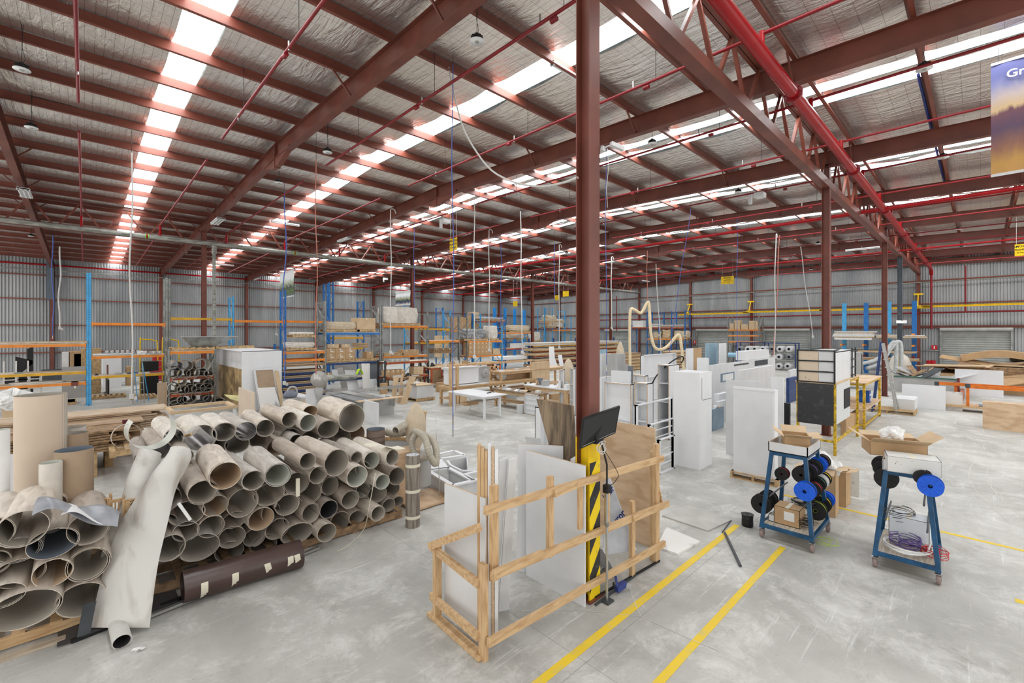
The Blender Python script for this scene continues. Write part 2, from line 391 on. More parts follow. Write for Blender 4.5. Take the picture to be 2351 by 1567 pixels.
# rafters: I beams running down both slopes
def ibeam(g, p, q, d, w, m, t=0.012):
    p, q = Vector(p), Vector(q)
    up = Vector((0, 0, 1)); g.bar(p, q, t, d, m)
    g.bar(p+up*(d/2-t/2), q+up*(d/2-t/2), w, t, m); g.bar(p-up*(d/2-t/2), q-up*(d/2-t/2), w, t, m)
rm = None
for k in range(-1, 8):
    x = X0+6*k if k < 7 else XW-0.25
    if rm is None:
        g = MB()
        for a, b in ((YMIN, 15.2), (15.2, YW-0.1)):
            ibeam(g, (0, a, raf(a)+0.23), (0, b, raf(b)+0.23), 0.46, 0.19, STEEL)
        z = raf(15.2)
        g.prism([(13.9, z), (14.9, z-0.26), (15.5, z-0.26), (16.5, z), (16.5, z+0.05), (15.2, z+0.05), (13.9, z+0.05)], 'x', -0.07, 0.07, STEEL)
        g.box(-0.09, 0.09, 15.18, 15.22, z-0.28, z+0.46, STEEL)
        for y in PY[::2]:
            zz = raf(y)
            if abs(y-15.2) > 2: g.bar((0.02, y, zz+0.03), (0.45, y, zz+0.48), 0.035, 0.035, STEEL); 
            if abs(y-15.2) > 2: g.bar((-0.02, y, zz+0.03), (-0.45, y, zz+0.48), 0.035, 0.035, STEEL)
        rm = struct(g, 'rafter_beam', 'red oxide steel rafter', (x, 0, 0)); rm['group'] = 'steel rafters'; o = rm
    else:
        o = rm.copy(); COL.objects.link(o); o.location = (x, 0, 0)
# trusses along the purlins, carried on the columns
for Y, nm in ((Y1, 'near'), (Y2, 'far')):
    t = thing('roof_truss', 'long red steel truss with V bracing, carried on the %s column row' % nm, 'truss', (0, Y, 0)); t['kind'] = 'structure'
    g = MB(); g.box(XMIN, XW-0.2, -0.11, 0.11, 7.51, 7.73, STEEL); g.build('bottom_chord', t)
    g = MB(); ibeam(g, (XMIN, 0, 8.78), (XW-0.2, 0, 8.78), 0.16, 0.16, STEEL); g.build('top_chord', t)
    dm = None
    k = -8
    while X0+1.5*k+1.5 < XW:
        x = X0+1.5*k; k += 1
        if x < XMIN+0.1: continue
        if dm is None:
            g = MB()
            g.bar((0, 0, 8.72), (0.68, 0, 7.68), 0.07, 0.06, STEEL2); g.bar((1.5, 0, 8.72), (0.82, 0, 7.68), 0.07, 0.06, STEEL2)
            dm = g.build('diagonal_brace', t, (x, 0, 0))
        else:
            c = dm.copy(); COL.objects.link(c); c.parent = t; c.location = (x, 0, 0)
# columns
def column(x, y, m=STEEL, top=None, d=0.27, label=None, haz=False):
    top = top or raf(y)+0.1
    g = MB(); e = d/2; t = 0.014
    g.box(-e, e, -e, -e+t, 0, top, m); g.box(-e, e, e-t, e, 0, top, m); g.box(-0.006, 0.006, -e+t, e-t, 0, top, m)
    g.box(-e-0.04, e+0.04, -e-0.04, e+0.04, 0, 0.02, m)
    o = struct(g, 'column', label, (x, y, 0)); return o
column(X0, Y1, STEEL, None, 0.2, 'large red oxide steel column beside the timber rail enclosure')
column(16.36, Y1, STEEL, None, 0.205, 'red oxide column behind the black sided storage cart')
column(28.36, Y1, STEEL, None, 0.21, 'red oxide column just left of the slate grey column')
column(34.4, Y1, mat('slate_grey_column_paint', (84, 92, 100), 0.45), 7.52, 0.22, 'slate grey steel column with yellow base')
for k, s in enumerate(['left of the grey rack upright in front of the side wall', 'behind the wrapped pallet on the top rack', 'with bright orange upper half among the far racks', 'thin and far, right of the big column']):
    column(X0+12*k, Y2, STEEL, None, 0.205, 'red oxide steel column '+s)
# hazard stripes on the near column foot
def hazard():
    m = D.materials.new('hazard_stripes'); m.use_nodes = True; nt = m.node_tree; N = nt.nodes; L = nt.links; b = N['Principled BSDF']; b.inputs['Roughness'].default_value = 0.5
    tc = N.new('ShaderNodeTexCoord'); sx = N.new('ShaderNodeSeparateXYZ'); L.new(tc.outputs['Object'], sx.inputs[0])
    a = N.new('ShaderNodeMath'); a.operation = 'MULTIPLY_ADD'; L.new(sx.outputs['X'], a.inputs[0]); a.inputs[1].default_value = -1.35; L.new(sx.outputs['Z'], a.inputs[2])
    q = N.new('ShaderNodeMath'); q.operation = 'MODULO'; L.new(a.outputs[0], q.inputs[0]); q.inputs[1].default_value = 0.45
    h = N.new('ShaderNodeMath'); h.operation = 'GREATER_THAN'; L.new(q.outputs[0], h.inputs[0]); h.inputs[1].default_value = 0.23
    no = N.new('ShaderNodeTexNoise'); no.inputs['Scale'].default_value = 9; no.inputs['Detail'].default_value = 6; L.new(tc.outputs['Object'], no.inputs['Vector'])
    r = N.new('ShaderNodeMapRange'); r.inputs[1].default_value = 0.6; r.inputs[2].default_value = 0.75; L.new(no.outputs['Fac'], r.inputs[0])
    mx = N.new('ShaderNodeMix'); mx.data_type = 'RGBA'; mx.inputs[6].default_value = (*sr((240, 208, 20)), 1); mx.inputs[7].default_value = (0.02, 0.02, 0.022, 1); L.new(h.outputs[0], mx.inputs[0])
    m2 = N.new('ShaderNodeMix'); m2.data_type = 'RGBA'; m2.inputs[7].default_value = (0.15, 0.14, 0.12, 1); L.new(mx.outputs[2], m2.inputs[6]); L.new(r.outputs[0], m2.inputs[0])
    L.new(m2.outputs[2], b.inputs['Base Color']); return m
g = MB(); e = 0.102
g.box(-e, e, -e-0.004, -e+0.002, 0.02, 1.62, hazard()); g.box(-e, e, -e-0.003, -e+0.002, 1.62, 1.9, YEL)
g.box(-e-0.003, -e+0.001, -e, -e+0.016, 0.02, 1.9, YEL); g.box(-e-0.003, -e+0.001, e-0.016, e, 0.02, 1.9, YEL)
g.box(-0.02, -0.0065, -e+0.016, e-0.016, 0.02, 1.9, YEL)
struct(g, 'column_paint', 'yellow and black hazard striped foot of the large column', (X0, Y1, 0))
# wall columns and girts
def wcol(x, y, w=0.2):
    g = MB(); g.box(-w/2, w/2, -w/2, w/2, 0, roofz(y)-0.3, STEEL); return struct(g, 'wall_column', 'red oxide stanchion against the corrugated wall', (x, y, 0), 0, 'wall stanchions')
for k in range(-2, 7): wcol(X0+6*k, YW-0.18)
for y in (-2.7, 3.27, 9.2, 15.1, 21.05, 27.05, 33, 39): wcol(XW-0.18, y)
for z in (1.75, 3.65, 5.45, 7.1):
    g = MB(); g.box(XMIN, XW, YW-0.16, YW-0.03, z-0.07, z, STEEL2); struct(g, 'wall_girt', 'horizontal red steel girt on the side wall', (0, 0, 0), 0, 'side wall girts')
for z in (3.62, 5.3, 7.05):
    g = MB(); g.box(XW-0.16, XW-0.03, YMIN, YW, z-0.08, z, STEEL2); struct(g, 'wall_girt', 'horizontal red steel girt on the end wall', (0, 0, 0), 0, 'end wall girts')
edges = [YMIN]+[v for d in sorted(DOORS) for v in d]+[YW]
for i in range(0, len(edges), 2):
    g = MB(); g.box(XW-0.14, XW-0.03, edges[i]+0.1, edges[i+1]-0.1, 1.72, 1.8, GALV if i < 4 else STEEL2); struct(g, 'wall_girt', 'low girt between the roller doors', (0, 0, 0), 0, 'low end wall girts')
g = MB(); g.box(XW-0.2, XW-0.05, YMIN, YW, 3.42, 3.52, STEEL); struct(g, 'door_header_beam', 'red steel header above the roller doors')
# yellow floor lines
def worn_yellow():
    m = D.materials.new('worn_yellow_line'); m.use_nodes = True; nt = m.node_tree; N = nt.nodes; L = nt.links; b = N['Principled BSDF']; b.inputs['Roughness'].default_value = 0.6
    tc = N.new('ShaderNodeTexCoord'); no = N.new('ShaderNodeTexNoise'); no.inputs['Scale'].default_value = 5; no.inputs['Detail'].default_value = 9; no.inputs['Roughness'].default_value = 0.7
    L.new(tc.outputs['Object'], no.inputs['Vector']); r = N.new('ShaderNodeMapRange'); r.inputs[1].default_value = 0.5; r.inputs[2].default_value = 0.72
    L.new(no.outputs['Fac'], r.inputs[0]); mx = N.new('ShaderNodeMix'); mx.data_type = 'RGBA'; L.new(r.outputs[0], mx.inputs[0])
    mx.inputs[6].default_value = (*sr((226, 192, 40)), 1); mx.inputs[7].default_value = (*sr((196, 184, 120)), 1); L.new(mx.outputs[2], b.inputs['Base Color']); return m
WY = worn_yellow()
for nm, a in (('left aisle edge', (-6, 7.7, 2.70, 2.79)), ('right aisle edge', (-6, 7.4, 1.96, 2.04)), ('cross aisle', (9.74, 9.82, -6, 2.65)), ('far aisle', (7.9, 9.8, -0.38, -0.28)), ('near', (7.86, 7.96, -6, -0.28))):
    if nm == 'far aisle': continue
    g = MB(); g.box(a[0], a[1], a[2], a[3], 0.0005, 0.003, WY)
    o = struct(g, 'floor_line', 'worn yellow floor line at the '+nm)
# ================= SERVICES UNDER THE ROOF
def text_obj(name, s, size, m, parent, T, extrude=0.002, align='CENTER', bold=0.0, label=None):
    cu = D.curves.new(name, 'FONT'); cu.body = s; cu.size = size; cu.extrude = extrude; cu.align_x = align; cu.align_y = 'CENTER'; cu.offset = bold
    cu.materials.append(m); tmp = D.objects.new('tmp', cu); COL.objects.link(tmp); bpy.context.view_layer.update()
    me = D.meshes.new_from_object(tmp.evaluated_get(bpy.context.evaluated_depsgraph_get())); D.objects.remove(tmp)
    if not me.materials: me.materials.append(m)
    o = D.objects.new(name, me); COL.objects.link(o)
    o.matrix_basis = T
    if parent is not None: o.parent = parent
    return o
def face_mat(loc, right, up):
    r = Vector(right).normalized(); u = Vector(up).normalized(); n = r.cross(u)
    T = Matrix((r, u, n)).transposed().to_4x4(); T.translation = loc; return T
TXTK = mat('black_lettering', (20, 20, 20), 0.6, 0, 0); TXTW = mat('white_lettering', (236, 236, 236), 0.6, 0, 0); TXTB = mat('blue_lettering', (34, 52, 120), 0.6, 0, 0)

t = thing('water_main_pipe', 'thick bright red fire water main running beside the near truss', 'pipe', (0, 2.5, 7.75))
g = MB(); g.tube([(XMIN, 0, 0), (44.4, 0, 0), (44.8, 0, -0.1), (45.0, 0, -0.4)], 0.11, RED, 20, False); g.tube([(45.0, 0, -0.4), (45.0, 0, -4.4)], 0.07, REDD, 12); g.build('pipe_run', t)
for x in (3.9, 9.9, 15.8, 21.8, 27.8, 33.8, 39.8):
    g = MB(); g.cyl((x-0.03, 0, 0), (x+0.03, 0, 0), 0.165, REDD, 20)
    for k in range(8): a = k*PI/4; g.cyl((x-0.06, 0.14*math.cos(a), 0.14*math.sin(a)), (x+0.06, 0.14*math.cos(a), 0.14*math.sin(a)), 0.014, REDD, 6)
    g.build('pipe_flange', t)
first = None
ORD = ['first', 'second', 'third', 'fourth', 'fifth', 'sixth', 'seventh', 'eighth', 'ninth', 'tenth', 'eleventh', 'twelfth', 'thirteenth', 'fourteenth', 'fifteenth']
for k_, x in enumerate((-0.1, 2.6, 5.3, 8.1, 11.2, 14.2, 17.3, 20.6, 23.6, 26.6, 30.0, 33.6, 37.0, 40.6, 44.0)):
    t = thing('sprinkler_branch_pipe', ORD[k_]+' thin red sprinkler pipe from the left on the near roof slope', 'pipe', (x, 0, 0), 0, 'sprinkler branch pipes on the near slope')
    g = MB()
    g.tube([(0, YMIN, 7.95), (0, 13.7, 8.2)], 0.03, REDD, 8)
    g.tube([(0, 2.5, 7.8), (0, 2.5, 8.12)], 0.045, RED, 8)
    g.build('pipe_run', t)
    for y, z_ in ((8.6, 8.1), (4.6, 8.02)): g = MB(); g.cyl((0, y-0.06, z_), (0, y+0.06, z_), 0.042, REDD, 8); g.build('pipe_coupling', t)
    for y in (4.4, 7.9, 11.5):
        g = MB(); g.tube([(0, y, 8.1), (0, y, roofz(y)-0.02)], 0.006, BLK, 5); g.build('pipe_hanger', t)
        g = MB(); g.cyl((0, y+0.5, 8.1), (0, y+0.5, 8.26), 0.018, CHROME, 6); g.build('sprinkler_head', t)
for k_, x in enumerate((-0.1, 2.6, 5.3, 8.1, 11.2, 14.2, 17.3, 23.6, 26.6, 30.0, 36.0, 40.6)):
    t = thing('sprinkler_branch_pipe', ORD[k_]+' thin red sprinkler pipe from the left on the far roof slope', 'pipe', (x, 0, 0), 0, 'sprinkler branch pipes on the far slope')
    g = MB(); g.tube([(0, 15.7, 8.2), (0, 26.8, 8.2), (0, 27.3, 7.95), (0, 40.5, 7.75)], 0.03, REDD, 8); g.cyl((0, 26.9, 7.7), (0, 26.9, 8.2), 0.045, RED, 8); g.build('pipe_run', t)
one(MB().tube([(XMIN, 0, 0), (XW-0.3, 0, 0)], 0.065, RED, 10), 'wall_main_pipe', 'red fire pipe running the length of the side wall near its top', 'pipe', (0, YW-0.35, 7.78))
one(MB().tube([(XMIN, 0, 0), (XW-0.3, 0, 0)], 0.03, PIPEG, 8), 'conduit_pipe', 'thin grey conduit just under the red pipe on the side wall', 'conduit', (0, YW-0.3, 7.42))
for x, lab in ((21.4, 'bright red pipe crossing the hall behind the big column to the side wall'), (33.1, 'pinkish red pipe crossing the hall farther back, near the end wall')):
    t = thing('crossing_pipe', lab, 'pipe', (x, 0, 7.7))
    g = MB(); g.tube([(0, YMIN, 0), (0, 44.6, 0)], 0.07 if x < 30 else 0.05, RED, 12); g.build('pipe_run', t)
    for y in (-1.2, 4.2, 8.6, 15.2, 21.4, 27.5, 33.5):
        g = MB(); g.cyl((0, y-0.08, 0), (0, y+0.08, 0), 0.09, REDD, 12); g.tube([(0, y, 0.05), (0, y, 0.9)], 0.008, BLK, 5); g.build('pipe_clamp', t)
t = thing('drain_pipe', 'weathered grey pipe slung along the underside of the far truss', 'pipe', (0, Y2-0.25, 7.6))
g = MB(); g.tube([(XMIN, 0, 0), (XW-0.5, 0, 0)], 0.10, PIPEG, 14); g.build('pipe_run', t)
for x in (2.1, 8.6): g = MB(); g.cyl((x-0.07, 0, 0), (x+0.07, 0, 0), 0.112, mat('green_band', (120, 190, 90), 0.6), 14); g.cyl((x-0.03, 0, 0), (x+0.03, 0, 0), 0.116, RED, 14); g.build('colour_band', t)
g = MB(); g.tube([(4.75, 0, 0), (4.75, 0, -0.5)], 0.11, PIPEG, 10); g.tube([(4.75, 0, -0.3), (4.75, 0, -7.58)], 0.075, PIPEG, 10); g.build('down_pipe', t)
# end wall services
one(MB().tube([(0, YMIN, 0), (0, 33, 0)], 0.06, REDD, 10), 'wall_main_pipe', 'dark red pipe on the end wall, just below the yellow rail', 'pipe', (XW-0.5, 0, 4.57))
one(MB().tube([(0, YMIN, 0), (0, 27, 0)], 0.035, PIPEG, 8), 'conduit_pipe', 'thin grey conduit high on the end wall', 'conduit', (XW-0.4, 0, 6.88))
t = thing('crane_rail', 'yellow jib rail bracketed along the end wall', 'rail', (XW-0.9, 0, 4.97))
g = MB()
for a, b, z in ((YMIN, 3.0, 0.06), (2.6, 9.5, 0.0), (9.2, 15.6, 0.03), (15.2, 22.0, -0.02)): ibeam(g, (0, a, z), (0, b, z), 0.15, 0.1, YEL)
g.build('rail_beam', t)
for y in (3.27, 15.1, 21.05):
    g = MB(); g.bar((0, y, 0.1), (0.6, y, 1.05), 0.07, 0.07, YEL); g.box(0.5, 0.72, y-0.28, y+0.28, 0.98, 1.1, YEL); g.box(-0.1, 0.7, y-0.2, y+0.2, 0.08, 0.16, YEL); g.build('bracket', t)
for y, z0, z1 in ((0.75, 4.6, 7.9), (29.9, 3.2, 7.4)):
    one(MB().tube([(0, 0, z0-5), (0, 0, z1-5)], 0.05, REDD, 8), 'riser_pipe', 'vertical dark red riser pipe on the end wall '+('right of the near truss end' if y < 5 else 'in the far corner bay'), 'pipe', (XW-0.45, y, 5))
# high-bay lights
def ufo(px, py, z=8.25, lab='', i=0):
    p = atZ(px, py, z)
    t = thing('high_bay_light', lab, 'ceiling light', p, 0, None); t.scale = (0.68, 0.68, 0.68)
    g = MB(); g.lathe([(0.0, 0.10), (0.10, 0.10), (0.15, 0.05), (0.17, 0.0), (0.17, -0.015)], BLK, 20)
    for k in range(12):
        a = k*PI/6; g.bar((0.08*math.cos(a), 0.08*math.sin(a), 0.1), (0.15*math.cos(a), 0.15*math.sin(a), 0.06), 0.01, 0.05, BLK)
    g.cyl((0, 0, 0.1), (0, 0, 0.16), 0.06, BLK, 12); g.build('heat_sink', t)
    g = MB(); g.lathe([(0.17, -0.015), (0.19, -0.03), (0.19, -0.045), (0.0, -0.045)], GLASSY, 24); g.cyl((0, 0, -0.046), (0, 0, -0.06), 0.055, PIPEG, 12); g.build('diffuser', t)
    g = MB(); top = (roofz(p.y)-z-0.02)/0.68; g.tube([(0, 0, 0.15), (0.01, 0, top*0.6), (0, 0.01, top)], 0.008, BLK, 5); g.tube([(0.02, 0, 0.15), (0.07, 0.02, 0.3), (0.0, 0.02, top*0.5), (0.03, 0, top)], 0.006, BLK, 5); g.build('cable', t)
for px, py, z, s in [(1095, 92, 8.2, 'large and close, hanging between the second rafter and the big column'), (50, 157, 8.3, 'at the left edge under the upper purlins'), (72, 291, 8.3, 'left of the first skylight strip'), (752, 348, 8.3, 'just right of the first rafter kink'), (640, 418, 8.25, 'beside the first rafter, above the second skylight strip'),
                     (2122, 155, 8.1, 'over the double skylight strip near the landscape banner'), (1497, 328, 8.2, 'right of the big column under the double skylight'), (2165, 360, 8.1, 'in front of the next double skylight strip'), (72, 541, 8.2, 'just below the grey drain pipe at the far left'), (424, 578, 8.0, 'left of the far truss column, below the drain pipe'),
                     (1301, 580, 8.1, 'just left of the big column in the far bays'), (1481, 549, 8.1, 'right of the big column above the red crossing pipe'), (1862, 618, 8.0, 'above the end wall, left of the second near column'), (2200, 525, 8.1, 'far right bay above the end wall'), (1878, 558, 8.1, 'small, beside the second near column'), (1695, 440, 8.1, 'above the crossing pipe at mid right'), (694, 600, 8.0, 'far left slope behind the drain pipe'), (2207, 567, 8.1, 'lowest one at far right over the end wall')]:
    ufo(px, py, z, 'round LED high-bay lamp '+s)
# fluorescent battens
def batten(px, py, z, axis, L, n, s):
    p = atZ(px, py, z); t = thing('fluorescent_light', s, 'ceiling light', p, 0 if axis == 'x' else PI/2)
    for k in range(n):
        g = MB(); y = (k-(n-1)/2)*0.11; g.tube([(-L/2, y, -0.03), (L/2, y, -0.03)], 0.022, GLASSY, 8); g.build('tube', t)
    g = MB(); g.cb((0, 0, 0.03), (L, 0.10*n, 0.05), WHITE2)
    for sx in (-1, 1): g.cb((sx*(L/2-0.02), 0, 0.0), (0.04, 0.11*n, 0.08), WHITE2)
    g.build('housing', t); top = roofz(p.y)-z-0.02
    if top > 0.1: g = MB(); g.tube([(-L/3, 0, 0.05), (-L/3, 0, top)], 0.005, BLK, 5); g.tube([(L/3, 0, 0.05), (L/3, 0, top)], 0.005, BLK, 5); g.build('hanger', t)
batten(1299, 165, 8.75, 'x', 0.9, 1, 'white fluorescent batten beside the long skylight, just left of the big column')
batten(57, 443, 8.0, 'y', 1.2, 3, 'triple tube fluorescent light under the leftmost rafter')
batten(500, 508, 8.0, 'y', 1.3, 3, 'triple tube fluorescent light under the second rafter')
batten(655, 513, 8.5, 'x', 1.3, 1, 'white fluorescent batten across the second skylight strip')
batten(510, 607, 8.1, 'x', 1.5, 1, 'white fluorescent batten beyond the drain pipe near the far column')
batten(790, 550, 8.0, 'y', 1.3, 2, 'fluorescent light under the third rafter')
batten(590, 640, 7.6, 'y', 1.6, 1, 'fluorescent light above the side wall stanchion')
batten(1980, 571, 8.0, 'y', 1.6, 1, 'fluorescent light near the slate grey column top')
batten(1483, 645, 8.0, 'x', 1.3, 1, 'fluorescent light above the dust hose')
for px, py, s in ((1745, 448, 'white bracketed heater box under the rafter right of the big column'), (1022, 508, 'white speaker box hung above the yellow smoking sign'), (885, 640, 'small white box lamp under the far rafters')):
    p = atZ(px, py, 8.0); t = thing('ceiling_box', s, 'ceiling fitting', p)
    g = MB(); g.cb((0, 0, 0), (0.35, 0.3, 0.16), WHITE2); g.build('box', t)
    g = MB(); g.cb((0.0, 0.32, -0.05), (0.1, 0.1, 0.4), WHITE2); g.tube([(0, 0.32, 0), (0, 0.1, 0.12), (0, 0, 0.08)], 0.012, WHITE2, 6); g.tube([(0, 0, 0.08), (0, 0, roofz(p.y)-8.3)], 0.01, BLK, 5); g.build('bracket', t)
# security camera on the big column
t = thing('security_camera', 'white bullet camera bracketed to the big column', 'camera', (X0+0.14, Y1-0.12, 5.35)); t.scale = (0.55, 0.55, 0.55)
g = MB(); g.cb((0, 0, 0), (0.1, 0.05, 0.1), WHITE2); g.tube([(0, 0, 0), (0.0, -0.14, 0.02), (0.1, -0.2, 0)], 0.015, WHITE2, 8); g.build('bracket', t)
g = MB(); g.bar((0.0, -0.2, 0.05), (0.3, -0.32, -0.02), 0.085, 0.085, WHITE2); g.build('body', t); g = MB(); g.tube([(0.02, -0.1, -0.02), (0.04, -0.12, -0.4), (-0.02, -0.1, -0.9), (0.02, -0.1, -1.3)], 0.007, ROPEW, 6); g.build('cable', t)
# hanging leads and air lines
def drop(px, y0, y1, m, r=0.014, z=8.6, end=None, lab='', name='hanging_cable', px2=None, wob=0.05, d=None, hook=False):
    p = atZ(px, y0, z) if d is None else atD(px, y0, d)
    q = atD(px if px2 is None else px2, y1, dep(p)); pts = []; n = 14
    for i in range(n+1):
        s = i/n; v = p.lerp(q, s); k = math.sin(PI*s)
        pts.append((v.x-p.x+wob*k*math.sin(s*9+px), v.y-p.y+wob*k*math.cos(s*7+px), v.z-p.z))
    if hook: pts = [(0.25, 0, -0.15), (0.2, 0, 0.0), (0.08, 0, 0.04)]+pts
    t = thing(name, lab, 'cable', p); g = MB(); g.tube(pts, r, m, 6); g.build('lead', t)
    g = MB(); e = pts[-1]
    if end == 'plug':
        g.cb((e[0], e[1], e[2]-0.06), (0.1, 0.08, 0.14), ROPEW); g.cb((e[0]+0.09, e[1], e[2]-0.12), (0.07, 0.06, 0.1), ROPEW); g.build('socket_end', t)
    elif end == 'air':
        g.cyl((e[0], e[1], e[2]+0.3), (e[0], e[1], e[2]+0.1), 0.016, CHROME, 8); g.cyl(e, (e[0], e[1], e[2]-0.16), 0.012, CHROME, 8); g.build('coupling', t)
    g = MB(); g.tube([pts[0], (pts[0][0], pts[0][1], roofz(p.y)-p.z-0.02)], 0.006, BLK, 5); g.build('hook', t)
    return t
drop(302, 350, 905, ROPEW, 0.02, 8.5, 'plug', 'white power lead hanging beside the first skylight strip to the long shelf')
drop(137, 566, 750, ROPEW, 0.03, 7.6, 'plug', 'white lead ending in a plug beside the leftmost wall stanchion')
drop(121, 540, 770, ROPEB, 0.02, 7.9, 'air', 'blue air line near the leftmost wall stanchion', 'air_hose')
drop(653, 440, 875, ROPEB, 0.02, 8.5, 'plug', 'thick violet lead passing in front of the hanging motorbike poster', wob=0.1)
drop(726, 365, 860, mat('pink_lead', (186, 120, 104), 0.6, 0, 0), 0.014, 8.4, 'plug', 'salmon pink lead between the motorbike poster and the tall blue rack')
drop(634, 620, 765, ROPEW, 0.012, 7.9, 'plug', 'thin white cord ending in a ring above the side wall racks')
drop(897, 480, 805, ROPEW, 0.022, 8.5, 'plug', 'white lead in front of the big wrapped pallet on the top rack', hook=True)
drop(951, 523, 700, ROPEB, 0.014, 8.5, None, 'thin violet line just right of the far column with the truck poster')
drop(1040, 147, 985, ROPEB, 0.010, 8.8, 'air', 'long blue air line hanging through the yellow smoking sign view to the sander bench', 'air_hose')
drop(1089, 457, 815, ROPEW, 0.02, 8.6, 'plug', 'white lead ending above the stacked cartons', hook=True)
drop(1123, 527, 800, ROPEW, 0.024, 8.5, 'plug', 'white lead with a hooked top over the carton rack', hook=True)
drop(1150, 560, 745, ROPEB, 0.02, 8.4, None, 'violet air line behind the carton rack', 'air_hose')
drop(1195, 485, 805, ROPEW, 0.022, 8.5, 'plug', 'white lead ending in a socket by the blue rack upright', px2=1199)
drop(1284, 562, 795, ROPEW, 0.022, 8.4, 'plug', 'white lead just left of the big column', hook=True)
drop(1273, 560, 700, ROPEB, 0.016, 8.4, None, 'violet line between the two far yellow signs')
drop(1392, 340, 860, ROPEB, 0.009, 8.7, 'air', 'straight blue air line just right of the big column', 'air_hose')
drop(1404, 590, 750, ROPEW, 0.035, 8.2, 'plug', 'thick white lead hanging right of the big column', hook=True)
drop(1506, 605, 860, ROPEW, 0.03, 8.1, None, 'white cord slanting down beside the cream dust hose', px2=1520)
drop(1486, 575, 700, mat('pink_lead', (186, 120, 104), 0.6, 0, 0), 0.02, 8.2, None, 'pink cord rising from the top of the cream dust hose')
drop(1782, 538, 815, ROPEW, 0.022, 8.3, 'plug', 'white lead of the pair in front of the last two roller doors', px2=1778, hook=True)
drop(1790, 540, 815, mat('pink_lead', (186, 120, 104), 0.6, 0, 0), 0.02, 8.3, 'plug', 'pink lead of the pair in front of the last two roller doors', px2=1776)
drop(1838, 566, 770, ROPEW, 0.02, 8.3, 'plug', 'white cord slanting toward the second near column', px2=1866)
drop(1586, 480, 815, ROPEB, 0.012, 8.4, None, 'thin blue cord slanting down over the white carcasses', px2=1536)
drop(1693, 500, 880, ROPEB, 0.010, 8.4, 'air', 'thin blue air line over the edge bander', 'air_hose')
# the sagging grey lead from roof to the big column
p0 = atZ(1030, 155, 8.85); pts = [atD(x, y, dd) for x, y, dd in ((1030, 155, dep(p0)), (1040, 205, dep(p0)), (1062, 290, 9.6), (1095, 350, 9.3), (1130, 392, 9.0), (1180, 418, 8.4), (1240, 428, 7.5), (1290, 420, 6.6), (1325, 408, dep((X0, Y1))))]
sm = []
for i in range(len(pts)-1):
    a, b, c, d_ = pts[max(i-1, 0)], pts[i], pts[i+1], pts[min(i+2, len(pts)-1)]
    for k in range(4):
        t_ = k/4; sm.append(0.5*((2*b)+(c-a)*t_+(2*a-5*b+4*c-d_)*t_*t_+(3*b-a-3*c+d_)*t_**3))
sm.append(pts[-1])
one(MB().tube([v-p0 for v in sm], 0.018, ROPEW, 8), 'sagging_cable', 'long grey cable sagging from the roof to the big column', 'cable', p0)
# signs hung from the roof
def sign(px, py, wpx, hpx, ytop, s, z=None):
    d = (8.6-H)*F/(HOR-ytop); p = atD(px, py, d); W = wpx*d/F*1.0/0.92; Hh = hpx*d/F*0.96
    t = thing('warning_sign', s, 'sign', p); g = MB(); g.cb((0, 0, 0), (0.012, W, Hh), YEL); g.build('board', t)
    if hpx > 14:
        for txt, zz, sz in (('SMOKING', 0.30, 0.26), ('PROHIBITED', 0.02, 0.22), ('IN THIS AREA', -0.24, 0.12)):
            T = face_mat((-0.008, 0, zz*Hh), (0, -1, 0), (0, 0, 1))
            o = text_obj('lettering', txt, sz*Hh, TXTK, t, T, 0.001, bold=0.004*Hh)
            o.scale = (min(1, 1.0)*0.92, 1, 1) if txt != 'PROHIBITED' else (0.78, 1, 1)
    g = MB()
    for sy in (-1, 1): g.tube([(0, sy*W*0.4, Hh/2), (0, sy*W*0.4, max(Hh/2+0.3, roofz(p.y)-p.z-0.02))], 0.006, ROPEW, 5)
    g.build('hanging_wire', t)
sign(1041, 561, 26, 30, 500, 'yellow smoking prohibited sign nearest the camera, left of the big column')
sign(1183, 697, 13, 12, 640, 'small far yellow sign over the blue cantilever posts')
sign(1279, 683, 14, 12, 640, 'lower of the two far yellow signs just left of the big column')
sign(1299, 674, 16, 13, 630, 'upper of the two far yellow signs just left of the big column')
sign(1670, 643, 26, 18, 600, 'yellow prohibited sign hanging in front of the end wall')
sign(2349, 573, 24, 28, 500, 'yellow sign cut by the right edge of the view')
